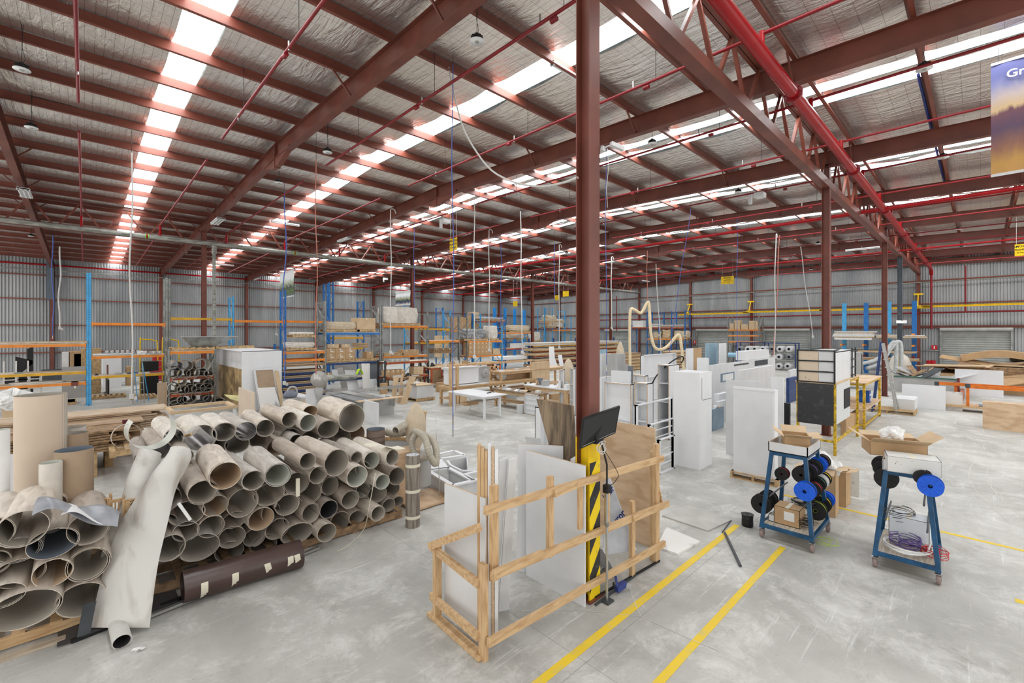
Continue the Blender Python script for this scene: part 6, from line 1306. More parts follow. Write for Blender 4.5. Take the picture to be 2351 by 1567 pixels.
# --- racks along the end wall
MODE[0] = 1
tP, XP, YP = prack('blue post rack with bagged goods behind the white carcasses', [1449, 1485, 1512, 1541, 1572], [745, 715, 715, 714, 712], 43.0, [(751, 0, ORANGED), (751, 1, ORANGED), (751, 2, ORANGED), (751, 3, ORANGED), (777, 1, ORANGE), (777, 2, ORANGE), (777, 3, ORANGE), (797, 2, REDD)], BLUE, 1.2)
zp = [hz((XP[0], YP), r)+0.03 for r in (751, 777)]
sheets('heap of white profiles on the blue post rack top', 1490, 1512, YP, zp[0], 742, [PAPER, GREYL], 4); sheets('silver section bundle on the blue post rack top', 1516, 1570, YP, zp[0], 745, [GREYL, PINED, PAPER], 4); cartons('white crate at the left of the blue post rack top', 1452, 1476, YP+0.5, zp[0], 736, 1, 1, PAPER, 0.6)
wrapped('left bundle of bagged goods on the blue post rack', 1497, 1516, YP, zp[1], 762, 1.0, CLOTH, lump=0.15); wrapped('middle bundle of bagged goods on the blue post rack', 1518, 1540, YP, zp[1], 757, 1.0, CARD2, lump=0.12); wrapped('right beige bagged goods on the blue post rack', 1544, 1578, YP, zp[1], 759, 1.0, CLOTH, lump=0.08)
tQ, XQ, YQ = prack('low carton rack in front of the roller door with orange shelves', [1671, 1742], [727, 726], 43.2, [(756, 0, ORANGE), (769, 0, ORANGE), (783, 0, ORANGE)], GALV, 1.1)
for i, (x0, x1, yt) in enumerate(((1675, 1685, 742), (1686, 1699, 735), (1701, 1717, 744), (1719, 1734, 736), (1733, 1740, 739))): cartons(['leftmost', 'tall second', 'low middle', 'large right', 'small rightmost'][i]+' carton on the top of the carton rack by the roller door', x0, x1, YQ, hz((XQ[0], YQ), 756)+0.03, yt, 1, 1, CARD2, 0.6)
MODE[0] = None
# film roll rack
MODE[0] = 1; a0_, b0_ = span(1690, 1826, 41.2); W = b0_-a0_; a_ = (a0_, 41.2); t = thing('film_roll_rack', 'dark blue frame rack holding white film rolls in three rows', 'rack', (a0_, 41.2, 0))
RB = mat('dark_blue_frame', (44, 64, 116), 0.5, 0, 0.1)
for x in (0, W*0.5, W): g = MB(); g.box(x-0.04, x+0.04, 0, 0.08, 0.2, hz(a_, 785), RB); g.box(x-0.04, x+0.04, 1.0, 1.08, 0.2, hz(a_, 785), RB); g.build('post', t)
for z in (hz(a_, 785), hz(a_, 849)): g = MB(); g.box(0, W, 0, 0.06, z-0.06, z, RB); g.box(0, W, 1.0, 1.06, z-0.06, z, RB); g.build('rail', t)
FR = mat('film_roll_end', (206, 206, 206), 0.5, 0, 0.05)
n_ = 0
for row, xs, py in (('top', (1698, 1717, 1732, 1751, 1772, 1790, 1811), 801), ('middle', (1698, 1720, 1740, 1762, 1788, 1811), 819), ('bottom', (1700, 1788, 1808), 840)):
    for i, px in enumerate(xs):
        q_ = sx_(px, 41.1); z_ = hz((q_, 41.1), py); r_ = 7.2*dep((41.1, -q_))/F; tt = thing('film_roll', ['first', 'second', 'third', 'fourth', 'fifth', 'sixth', 'seventh'][i]+' film roll from left in the '+row+' row of the dark blue rack', 'film roll', (q_, 41.1, z_), 0, 'film rolls on the blue rack')
        T = Matrix.Rotation(-PI/2, 4, 'X'); g = MB(); g.lathe([(r_*0.42, 0), (r_, 0.0), (r_, 1.1), (r_*0.42, 1.1), (r_*0.42, 0)], FR if n_ % 4 else mat('silver_film', (130, 132, 136), 0.3, 0.3), 20, T); g.build('film', tt)
        g = MB(); g.lathe([(r_*0.28, -0.02), (r_*0.42, -0.02), (r_*0.42, 1.12), (r_*0.28, 1.12), (r_*0.28, -0.02)], GREYM, 14, T); g.build('core', tt); n_ += 1
a0_, b0_ = span(1673, 1732, 40.4); one(MB().cyl((0, 0, 0), (b0_-a0_, 0, 0), 0.2, mat('pale_blue_roll', (146, 190, 216), 0.4), 20), 'film_bolt', 'pale blue wrapped bolt lying in front of the film roll rack', 'film roll', (a0_, 40.4, hz((a0_, 40.4), 814)))
MODE[0] = None
# cantilever racks by the last bay
for i, x in enumerate((1938, 1988, 2041, 2099)):
    a = atX(x, HOR, 43.0); z_ = hz(a, (696, 695, 692, 690)[i]); t = thing('cantilever_post', ['leftmost', 'second', 'third', 'rightmost'][i]+' blue cantilever post against the end wall at right', 'rack post', (43.0, a.y, 0), 0, 'blue cantilever posts by the end wall'); g = MB(); g.box(0, 0.2, -0.13, 0.13, 0, z_, BLUEL if i % 2 == 0 else BLUE); g.build('post', t)
    for z in (1.3, 2.1, 2.9): g = MB(); g.box(-1.2, 0, -0.06, 0.06, z, z+0.12, ORANGE if z > 2 else REDD); g.build('arm', t)
def xs_(x0, x1, X): a, b = atX(x0, HOR, X).y, atX(x1, HOR, X).y; return min(a, b), max(a, b)
for i, (x0, x1, r0, r1, X_, ms, s) in enumerate(((1913, 2005, 780, 760, 41.6, [PAPER, PAPER, PINEP, PAPER], 'white profile bundle with a pallet on the left cantilever arms'), (2012, 2062, 776, 768, 41.6, [PINEP, PAPER], 'timber batten bundle on the middle cantilever arms'), (2074, 2125, 776, 769, 41.6, [PINEP, PAPER], 'splintery offcut bundle on the right cantilever arms'),
                                       (1970, 2100, 811, 807, 41.6, [CARD2], 'long board on the lower cantilever arms'), (1972, 2110, 830, 824, 41.0, [PINED, CARD2], 'brown board stack low on the cantilever arms'))):
    y0, y1 = xs_(x0, x1, X_); z_ = hz((X_, y0), r0); h_ = hz((X_, y0), r1)-z_; g = MB(); n = len(ms)*2
    for k in range(n): g.box(0, 1.1, R_.uniform(-0.1, 0.1), y1-y0+R_.uniform(-0.1, 0.1), h_*k/n, h_*(k+0.85)/n, ms[k % len(ms)])
    one(g, 'profile_bundle', s, 'board stack', (X_, y0, z_))
# exit signs and door boxes on end wall
for px, py, s in ((2145, 797, 'left of the last roller door'), (1595, 785, 'right of the far corner bay')):
    p = atX(px, py, XW-0.12); t = thing('fire_point_sign', 'small red and white fire sign '+s, 'sign', p); g = MB(); g.cb((0, 0, 0), (0.02, 0.32, 0.32), mat('sign_red', (190, 24, 34), 0.5)); g.build('board', t); g = MB(); g.cb((-0.012, 0, 0.0), (0.004, 0.07, 0.2), PAPER); g.build('emblem', t)
for px in (2133, 2142): p = atX(px, 836, XW-0.4); one(MB().cyl((0, 0, 0), (0, 0, 0.3), 0.15, mat('sign_red', (190, 24, 34)), 10), 'gas_regulator', ('left' if px == 2133 else 'right')+' red valve wheel below the sign by the last roller door', 'valve', p)
# ================= MIDDLE GROUND
def bench(lab, xl, xn, xr, yb, yt, top=PINE, leg=PINEY, shelf=None, z_leg=0.09, name='workbench', th=0.05, over=0.04, cat='workbench'):
    B = atZ(xn, yb); dy = min(4.5, max(0.8, atX(xl, HOR, B.x).y-B.y)); dx = min(7.0, max(0.1, atY(xr, HOR, B.y).x-B.x)); h = hz(B, yt); t = thing(name, lab, cat, (B.x, B.y, 0))
    g = MB(); g.box(-over, dx+over, -over, dy+over, h-th, h, top); g.build('top', t)
    for a in (0, dx-z_leg):
        for b in (0, dy-z_leg): g = MB(); g.box(a, a+z_leg, b, b+z_leg, 0, h-th, leg); g.build('leg', t)
    g = MB()
    for b in (0.01, dy-0.04): g.box(z_leg, dx-z_leg, b, b+0.03, h-th-0.1, h-th, leg)
    for a in (0.01, dx-0.04): g.box(a, a+0.03, z_leg, dy-z_leg, h-th-0.1, h-th, leg)
    g.build('apron', t)
    if shelf: g = MB(); g.box(0, dx, 0, dy, h*0.32, h*0.32+0.03, shelf); g.build('lower_shelf', t)
    return t, B, dx, dy, h
def clutter(lab, B, dx, dy, h, n, seed, kinds=(WHITE, PAPER, CARD2, GREYL), zmax=0.12, names=None, group=None):
    rr = random.Random(seed)
    nm = ['white offcut strip', 'folded paper', 'pale card piece', 'grey fitting box', 'timber offcut', 'white bracket']
    for i in range(n):
        m = kinds[i % len(kinds)]; sx, sy, sz = rr.uniform(0.1, 0.5), rr.uniform(0.06, 0.25), rr.uniform(0.02, zmax)
        sx = min(sx, dx*0.5); sy = min(sy, dy*0.5); x, y = rr.uniform(0.02, max(0.03, dx-sx*1.5)), rr.uniform(0.02, max(0.03, dy-sy*1.4)); g = MB()
        if i % 3 == 0: g.grid(lambda u, v: (sx*u, sy*1.4*v, sz*0.5*(1+math.sin(u*5+v*3+i))*math.sin(u*PI)+0.005), 8, 5, m, 0.004)
        elif i % 3 == 1: g.box(0, sx, 0, sy, 0, sz, m)
        else: g.box(0, sx*1.5, 0, sy*0.35, 0, 0.018, m); g.box(0.05, sx*1.3, 0.01, sy*0.5, 0.019, 0.035, m)
        one(g, 'bench_offcut', '%s, piece %s on the %s' % (['curled sheet', 'small box', 'paired strips'][i % 3], ['one', 'two', 'three', 'four', 'five', 'six', 'seven', 'eight', 'nine', 'ten'][i], lab[:]), 'offcut', (B.x+x, B.y+y, h), rr.uniform(-0.6, 0.6), group)
# white assembly table
t, B, dx, dy, h = bench('white assembly table with slatted lower shelf in the open floor', 1041, 1112, 1150, 962, 909, WHITE, WHITE, None, 0.07, 'white_table', 0.03, 0.16, 'table')
for i in range(5): g = MB(); y = dy*(i+0.3)/5; g.box(0, dx, y, y+0.09, h*0.38, h*0.38+0.02, WHITE); g.build('shelf_slat', t)
one(MB().box(0, 0.55, 0, 0.4, 0, 0.10, CARD), 'flat_carton', 'flat cardboard box on the lower slats of the white assembly table', 'box', (B.x+0.1, B.y+dy-0.75, h*0.38+0.02))
g = MB(); g.bar((0, 0, 0.02), (0.25, 0.05, 0.02), 0.03, 0.03, BLK); g.bar((0.3, 0.02, 0.015), (0.4, 0.0, 0.015), 0.04, 0.03, GREYL); one(g, 'hand_tool', 'black handled tool on the white assembly table', 'tool', (B.x+dx*0.65, B.y+dy*0.25, h))
# pine bench with sander behind
t, B, dx, dy, h = bench('long pine framed sanding bench behind the white assembly table', 1030, 1034, 1232, 932, 888, PINE, PINEY, PINE, 0.1, 'sanding_bench', 0.06)
t = thing('wide_sander', 'white edge sanding machine with round motor on the long pine bench', 'machine', (B.x+0.05, B.y+0.2, h))
L = atY(1128, HOR, B.y).x-B.x; g = MB(); g.box(0.1, L*0.72, 0, 0.5, 0.06, 0.72, WHITE); g.box(0.0, L*0.75, -0.02, 0.55, 0.70, 0.78, WHITE2); g.build('hood', t)
g = MB(); g.box(L*0.72, L, 0, 0.45, 0.0, 0.75, GREYL); g.build('gear_plate', t); g = MB(); T = Matrix.Translation((L*0.88, 0, 0.45)) @ Matrix.Rotation(PI/2, 4, 'X'); g.lathe([(0.03, 0.1), (0.18, 0.1), (0.22, 0.02), (0.22, 0)], GREYL, 20, T); g.build('motor', t)
g = MB(); g.box(0, L*0.9, -0.25, 0, 0.0, 0.03, PAPER); g.build('feed_table', t)
for x_ in (0.0, 0.35): one(MB().box(0, 0.11, 0, 0.11, 0, h+0.85, PINEY), 'timber_upright', ('left' if x_ == 0 else 'right')+' tall pine upright at the left end of the sanding bench', 'post', (B.x-0.08+x_, B.y-0.1, 0))
one(MB().box(-0.1, atY(1222, HOR, B.y).x-B.x, 0, 0.12, 0, 0.08, PINE), 'timber_rail', 'long pine rail carried above the sanding bench', 'rail', (B.x, B.y+0.0, h+0.86))
one(MB().box(0, 1.9, 0, 0.1, 0, 0.5, PLY), 'plywood_fence', 'plywood fence panel standing on the right half of the pine bench', 'board', (atY(1160, HOR, B.y+0.6).x, B.y+0.6, h))
T = Matrix.Rotation(PI/2, 4, 'X'); g = MB(); g.lathe([(0, 0), (0.26, 0), (0.26, 0.2), (0, 0.2)], WHITE2, 20, T); one(g, 'white_disc_cover', 'white rounded cover left of the plywood fence', 'machine cover', (atY(1148, HOR, B.y+0.5).x, B.y+0.5, h+0.26))
g = MB()
for a, b in (((0, 0, 0), (0.12, 0, 1.0)), ((0.5, 0, 0), (0.38, 0, 1.0)), ((-0.05, 0, 0.9), (0.6, 0, 0.95)), ((0.1, 0, 0.45), (0.42, 0, 0.45))): g.bar(a, b, 0.09, 0.09, PINEY)
one(g, 'timber_trestle', 'pine trestle standing right of the sander motor', 'trestle', (atY(1124, HOR, B.y+0.8).x, B.y+0.8, 0.5))
# leaning pale boards and white cabinets
t, B2, dx, dy, h = BP('white sided bench unit covered with scraps, on a pallet', 915, 957, 995, 922, 886, WHITE2, 'bench_unit', 'cabinet', 0.14, None, 0, None, CARD2)
pallet(B2.x-0.05, B2.y-0.05, 0, 'pallet under the white sided bench unit', dx+0.1, dy+0.1); clutter('scrap covered white bench unit', B2, dx, dy, h+0.17, 7, 3)
for i, (c, m_) in enumerate((([(904, 864), (916, 864), (908, 928), (897, 926)], CARD2), ([(922, 857), (927, 857), (918, 922), (913, 922)], PLY), ([(920, 880), (928, 880), (922, 926), (912, 924)], PLY), ([(941, 863), (955, 865), (932, 929), (919, 926)], CARD2))):
    tilt_px(['leftmost', 'thin second', 'short third', 'widest right'][i]+' pale offcut board leaning left against the white bench unit', c, m_, name='pale_board')
# panel saw
t, B, dx, dy, h = BP('sliding table saw body with grey cast top', 800, 858, 905, 956, 918, GREYL, 'table_saw', 'machine', 0.0, None, 0, None, None)
g = MB(); g.box(-0.7, dx*0.5, -0.1, dy+0.5, h, h+0.05, mat('cast_top', (132, 136, 140), 0.35, 0.4)); g.build('saw_top', t)
g = MB(); g.bar((-0.2, dy+1.6, h+0.06), (0.1, -0.3, h+0.06), 0.35, 0.06, CHROME); g.build('sliding_table', t)
g = MB(); g.bar((-0.9, dy*1.0, h+0.10), (3.0, dy*0.9, h+0.16), 0.08, 0.10, CHROME); g.bar((0.8, dy*0.65, h+0.15), (0.8, dy*0.65, h+0.32), 0.1, 0.12, GREYL); g.build('cross_cut_fence', t)
g = MB(); g.bar((-0.8, -0.35, h+0.07), (1.0, -0.35, h+0.07), 0.25, 0.03, PLY); g.build('timber_strip', t)
one(MB().box(0, 0.02, -0.7, 0, 0, 0.34, GREYL), 'grey_side_plate', 'grey steel plate hanging at the near end of the table saw', 'panel', atZ(885, 948)+Vector((0, 0, 0.35)))
BP('white storage box under the near end of the saw', 834, 866, 870, 975, 925, WHITE2, 'storage_box', 'box')
# dust collector and helmets
p = atZ(733, 960); t = thing('dust_collector', 'old grey dust extractor hood on a stand left of the table saw', 'machine', (p.x, p.y, 0))
g = MB(); g.lathe([(0.05, 0.0), (0.09, 0.8), (0.16, 1.05), (0.10, 1.15)], GREYL, 18); g.build('neck', t); T = Matrix.Translation((0, 0, 1.42)) @ Matrix.Rotation(PI/2, 4, 'X') ; g = MB(); g.lathe([(0, -0.18), (0.26, -0.16), (0.30, 0), (0.26, 0.16), (0, 0.18)], mat('dusty_hood', (160, 156, 150), 0.6, 0, 0.15), 22, T); g.cyl((0.1, 0, 1.45), (1.5, 0.3, 1.40), 0.11, PIPEG, 14); g.build('hood', t)
one(MB().box(0, 0.35, 0, 0.02, 0, 1.1, WHITE2), 'white_board', 'narrow white panel left of the dust extractor hood', 'board', (p.x-0.45, p.y+0.05, 0))
LC = BP('low bench cabinet carrying the power tool', 648, 652, 690, 952, 915, GREYL, 'low_cabinet', 'cabinet')
t = thing('power_tool', 'grey blue power tool lying on clutter left of the dust hood', 'tool', (LC[1].x+LC[2]*0.45, LC[1].y+0.15, LC[4])); g = MB(); g.lathe([(0.0, 0), (0.24, 0.02), (0.28, 0.12), (0.16, 0.26), (0, 0.3)], mat('tool_grey_blue', (124, 128, 142), 0.5), 16, Matrix.Diagonal((1, 0.6, 1, 1))); g.build('body', t); g = MB(); g.tube(spline([(-0.1, 0, 0.25), (0, 0, 0.4), (0.2, 0, 0.36), (0.25, 0, 0.15)], 5), 0.04, GREYL, 8); g.build('handle', t)
BP('white worktop edge in front of the board rack', 662, 690, 716, 945, 912, WHITE2, 'side_cabinet', 'cabinet'); BP('open carton on the floor in front of the board rack', 690, 700, 722, 950, 924, CARD, 'cardboard_box', 'box')
# white leaning boards by the carton rack
for i, (c, m_, s) in enumerate((([(761, 848), (774, 848), (782, 882), (769, 882)], WHITE, 'leftmost small white board leaning by the carton rack'), ([(774, 844), (786, 843), (800, 890), (784, 890)], MARBLE, 'second marbled strip leaning by the carton rack'),
        ([(791, 849), (815, 849), (826, 897), (800, 897)], WHITE, 'wide white board leaning by the carton rack'), ([(830, 834), (849, 834), (850, 898), (834, 898)], MARBLE, 'tall marbled board standing left of the slate grey panel'), ([(848, 833), (876, 833), (884, 893), (852, 893)], GREY, 'slate grey panel leaning on the grey rack upright'), ([(845, 870), (864, 869), (870, 896), (848, 896)], WHITE, 'small white square before the slate grey panel'))):
    tilt_px(s, c, m_, name='white_board' if m_ is WHITE else 'marble_board' if m_ is MARBLE else 'grey_board')
one(MB().box(-0.3, 2.2, 0, 0.8, 0, 0.42, WHITE2), 'machine_bed', 'long low white machine base behind the table saw', 'machine', (atY(790, HOR, 17.0).x, 17.2, 0.0))
one(MB().grid(lambda u, v: (0.3*u, 0.2*v, 0.25*math.sin(PI*u)), 6, 3, SPC['l'][0], 0.02), 'lime_vest', 'lime safety vest between the white boards', 'clothing', atY(820, 860, 18.6))
# benches and clutter to the right of the white table
t, B, dx, dy, h = bench('dark edged bench heaped with white offcuts behind the plywood', 1135, 1232, 1256, 948, 905, mat('worn_bench_top', (136, 116, 96), 0.7, 0, 0.15), PINEY, PINE, 0.09, 'offcut_bench'); clutter('dark edged offcut bench', B, dx, dy, h, 10, 11)
t, B, dx, dy, h = bench('timber bench with white laminate top left of the big column', 1205, 1300, 1322, 948, 893, WHITE, PINEY, PINE, 0.12, 'laminate_bench'); clutter('laminate topped bench', B, dx, dy, h, 8, 21, zmax=0.3)
BP('grey square bin on the laminate bench', 1232, 1242, 1246, 935, 868, GREY, 'square_bin', 'bin', 0.85)
t, B, dx, dy, h = bench('bench along the long board rack', 1145, 1150, 1300, 915, 853, PLY, PINEY, PLY, 0.09, 'assembly_bench'); clutter('bench along the long board rack', B, dx, min(dy, 1.5), h, 9, 31)
# orange brown bench row behind
for i, (xl, xn, xr, yb, yt, s) in enumerate(((985, 990, 1070, 890, 843, 'orange framed packing bench left of the sanding bench uprights'), (1010, 1014, 1150, 880, 838, 'long orange packing bench under the carton rack'), (900, 905, 970, 900, 868, 'low brown bench with cartons behind the white bench unit'), (1075, 1080, 1160, 905, 862, 'white topped bench behind the sander'))):
    t, B, dx, dy, h = bench(s, xl, xn, xr, yb, yt, [CARD2, PINE, PINED, WHITE][i], ORANGED if i < 2 else PINED, PINED, 0.09, 'packing_bench'); clutter(s, B, min(dx, 3), max(dy, 0.9), h, 6, 40+i, (CARD, WHITE2, CARD2, BLK), 0.25)
for i, (xl, xn, xr, yb, yt, m_, s) in enumerate(((1040, 1045, 1060, 868, 850, BLK, 'black tool chest'), (990, 996, 1012, 880, 836, CARD, 'carton with flaps'), (1018, 1024, 1036, 875, 848, GREYL, 'grey tub'), (962, 968, 980, 870, 850, BLK2, 'black crate'), (1096, 1100, 1112, 866, 842, CARD2, 'upright carton'), (1118, 1122, 1130, 868, 836, CARD, 'narrow tall carton'),
        (1216, 1222, 1262, 905, 832, CARD2, 'tan board box by the white strips'), (905, 912, 930, 876, 858, BLK, 'dark bin of parts'), (1060, 1064, 1080, 862, 846, BLUED, 'blue parts crate'), (1176, 1182, 1196, 880, 850, PINED, 'brown crate'))):
    BP(s+' among the packing benches, '+['beside the orange legs', 'left of the sanding uprights', 'between two benches', 'behind the low brown bench', 'right of the long packing bench', 'below the carton wall', 'left of the big column', 'on the far side of the bench unit', 'under the hanging lead', 'under the blue rack'][i], xl, xn, xr, yb, yt, m_, 'storage_box', 'box')
for i, c in enumerate(([(1261, 795), (1272, 795), (1276, 852), (1262, 852)], [(1268, 822), (1274, 822), (1284, 850), (1276, 850)], [(1281, 814), (1290, 814), (1296, 850), (1287, 850)])):
    tilt_px(['tallest', 'short middle', 'right'][i]+' white strip leaning before the long board rack', c, WHITE, Y=16.5, name='white_strip')
p = atZ(1305, 915); t = thing('filter_bag_unit', 'beige hanging filter bag left of the big column', 'dust bag', (p.x, p.y, 0)); g = MB(); g.lathe([(0.25, 0.7), (0.30, 0.8), (0.28, 1.4), (0.12, 1.8), (0.02, 1.9)], CLOTH, 18); g.build('bag', t); g = MB(); g.cyl((0, 0, 0), (0, 0, 0.75), 0.2, GREYL, 14); g.build('drum', t)
# white frames left of the big column
def shelf_frame(lab, xl, xn, xr, yb, yt, sh=2, op='x', z0=0, name='white_shelf_unit'):
    return BP(lab, xl, xn, xr, yb, yt, WHITE, name, 'shelf unit', z0, None, sh, op)
shelf_frame('white louvre like frames standing by the offcut bench', 1203, 1236, 1240, 955, 908, 3); shelf_frame('tall slim white frame just left of the big column', 1284, 1293, 1297, 945, 848, 1); shelf_frame('white upright frame touching the big column in view', 1308, 1316, 1322, 955, 846, 2)
BP('brown timber cabinet under the laminate bench', 1293, 1312, 1314, 945, 905, PINE, 'timber_cabinet', 'cabinet')
shelf_frame('low white box frame behind the stained plywood', 1228, 1240, 1262, 1040, 935, 0, 'y')
tilt_px('grey triangular board leaning left behind the stained plywood', [(1204, 1002), (1240, 1006), (1250, 1075), (1226, 1060)], GREYL, X=5.6)
# ---- white carcasses right of the big column
SF = shelf_frame
SF('white frame with rectangular opening nearest right of the big column', 1388, 1449, 1456, 1052, 882, 1, 'x'); BP('white panel block behind the framed opening', 1403, 1446, 1449, 1000, 853, WHITE, 'white_panel_block', 'cabinet')
BP('narrow slate blue panel between white blocks', 1441, 1450, 1453, 990, 840, GREY, 'slate_panel', 'board')
SF('small white unit with square openings', 1453, 1482, 1488, 1010, 862, 2, 'x'); SF('tall white bookcase carcass behind the small unit', 1456, 1487, 1500, 1060, 880, 3, 'x'); SF('big white carcass at the back of the group', 1470, 1478, 1553, 975, 815, 2, 'y')
SF('white shelf column in the middle of the group', 1510, 1536, 1560, 1010, 838, 3, 'x'); BP('white flush cabinet left of the tall white column', 1513, 1520, 1537, 990, 838, WHITE, 'white_cabinet', 'cabinet')
for i, (xl, xn, xr, yb, yt) in enumerate(((1455, 1462, 1548, 1075, 930), (1486, 1492, 1552, 1080, 975), (1508, 1514, 1550, 1090, 1010))):
    SF(['long white rail frame before the tall white column', 'lower white drawer frame before the tall white column', 'lowest white frame left of the tall white column foot'][i], xl, xn, xr, yb, yt, 1+i % 2, 'all')
t, B, dx, dy, h = BP('tall plain white column carcass, the largest white block', 1546, 1606, 1634, 1079, 856, WHITE, 'white_tall_cabinet', 'cabinet')
g = MB(); g.box(0.12, 0.13, -0.003, 0, h-0.62, h-0.12, BLK); g.box(0.16, dx-0.02, -0.003, 0, h-0.64, h-0.63, GREYM); g.build('slot', t)
for i, (xl, xn, xr, yb, yt, s) in enumerate(((1600, 1624, 1628, 985, 822, 'short white box behind the tall column'), (1412, 1418, 1436, 960, 812, 'grey upright panel cluster right of the column'), (1574, 1580, 1592, 930, 800, 'white cabinet side beside the brown carton'))):
    BP(s, xl, xn, xr, yb, yt, WHITE if i != 1 else GREYL, 'white_cabinet', 'cabinet')
BP('brown carton tower behind the tall white column', 1586, 1590, 1611, 925, 799, CARD, 'cardboard_box', 'box'); BP('light blue door panel standing behind the white group', 1619, 1621, 1648, 900, 788, LIGHTB, 'blue_door', 'door panel'); BP('white door with latch beside the light blue door', 1650, 1653, 1668, 900, 788, WHITE, 'white_door_panel', 'door panel')
for i, (xl, xn, xr, yb, yt, m_, s) in enumerate(((1376, 1380, 1394, 880, 802, LIGHTB, 'blue and white panels just right of the big column'), (1378, 1382, 1402, 895, 812, WHITE2, 'white panels leaning right of the big column'), (1392, 1396, 1418, 900, 813, GREYL, 'grey woven panel right of the big column'), (1418, 1422, 1444, 925, 838, GREYL, 'stack of grey edged panels in a frame'), (1376, 1382, 1404, 965, 866, WHITE, 'white bench end right of the big column'))):
    BP(s, xl, xn, xr, yb, yt, m_, 'panel_stack', 'board stack')
sheets('heap of timber strips behind the white carcasses', 1420, 1472, 19.5, 0.0, 812, [PINED, CARD2, PINEP], 16, 1.2); sheets('brown board stack below the cream dust hose', 1552, 1582, 18, 0.0, 806, [PINED, CARD2], 12, 1.2)
p = atY(1424, HOR, 17); t = thing('filter_bag_unit', 'cream filter bag beside the cream dust hose', 'dust bag', (p.x, 17, 0)); g = MB(); g.lathe([(0.24, 0.9), (0.30, 1.1), (0.26, 1.9), (0.1, 2.4), (0.01, 2.5)], CLOTH, 16); g.build('bag', t); g = MB(); g.cyl((0, 0, 0), (0, 0, 0.95), 0.2, GREYL, 12); g.build('drum', t)
# cream dust hose
d0 = 23.0; pts = [atD(x, y, d0) for x, y in ((1447, 850), (1446, 780), (1447, 715), (1456, 710), (1472, 718), (1485, 696), (1490, 700), (1494, 760), (1502, 795), (1518, 802), (1535, 792), (1552, 772), (1560, 770), (1565, 800), (1570, 850))]
o = one(MB().tube([v-pts[0] for v in spline(pts, 6)], 0.075, CREAM, 10), 'dust_hose', 'large cream dust hose looped high over the white carcasses', 'hose', pts[0])
one(MB().tube(spline([(0, 0, 0), (0.1, -0.2, 0.6), (0.5, -0.5, 1.05), (0.75, -0.7, 1.2), (0.85, -0.7, 1.1), (0.8, -0.65, 1.0)], 6), 0.02, BLK, 6), 'black_cable', 'black cable looping over the white carcasses', 'cable', atZ(1488, 1000)+Vector((0, 0, 1.2)))
# edge banding machine
t, B, dx, dy, h = BP('long white edge banding machine with viewing window', 1628, 1632, 1800, 945, 838, WHITE2, 'edge_bander', 'machine'); 
g = MB(); g.box(dx*0.50, dx*0.92, 0.1, max(0.5, dy*0.5), h, h+0.42, WHITE); g.build('hood', t); g = MB(); g.box(dx*0.30, dx*0.52, -0.01, 0, h-0.16, h-0.09, GREYM); g.box(dx*0.62, dx*0.85, -0.01, 0, h-0.3, h-0.05, GREYM); g.build('window', t); g = MB(); g.box(dx*0.12, dx*0.3, -0.02, 0, h-0.75, h-0.4, BLUEG); g.box(dx*0.14, dx*0.28, -0.03, -0.02, h-0.7, h-0.45, PAPER); g.build('screen', t)
t, B, dx, dy, h = BP('blue grey machine base behind the tall white column', 1630, 1636, 1662, 990, 940, BLUEG, 'machine_bed', 'machine'); clutter('blue grey machine base', B, dx, dy, h, 6, 77, (WHITE, PAPER, BLK, CARD2), 0.25)
for i, (xl, xn, xr, yb, yt) in enumerate(((1638, 1646, 1672, 960, 888), (1640, 1650, 1672, 965, 905), (1642, 1652, 1670, 970, 922))): BP(['top', 'middle', 'lowest'][i]+' white drawer box stacked behind the arched panel', xl, xn, xr, yb, yt, WHITE, 'drawer_box', 'box') if i else None
# white panels before the cart
t, B, dx, dy, h = BP('white door panel with raised rim standing on a low pallet', 1684, 1779, 1786, 1116, 897, WHITE, 'white_door_panel', 'door panel', 0.08)
g = MB(); g.box(-0.02, 0.02, 0, dy, h-0.02, h+0.03, WHITE); g.box(-0.012, 0, 0.05, dy-0.02, 0.02, h-0.05, WHITE2); g.build('rim', t); pallet(B.x-0.05, B.y-0.05, 0, 'low pallet under the white door panel', 0.35, dy+0.1)
o = panel_px('large white panel with arched cut-out behind the door panel', 1668, 1744, 1040, 870, WHITE2, 0, thick=0.03, name='arched_panel'); 
BP('white filler panel between the tall column and the door panel', 1693, 1700, 1780, 975, 850, WHITE2, 'filler_panel', 'board'); panel_px('grey white panel leaning right of the door panel', 1771, 1800, 1085, 866, WHITE2, 0.0, thick=0.04, name='leaning_white_panel')
BP('red brown and black boards standing right of the door panel', 1781, 1789, 1797, 1060, 938, mat('maroon_edge', (110, 56, 48), 0.6), 'maroon_boards', 'board'); BP('black rounded board behind the left trolley', 1797, 1812, 1815, 1050, 926, BLK, 'black_board', 'board')
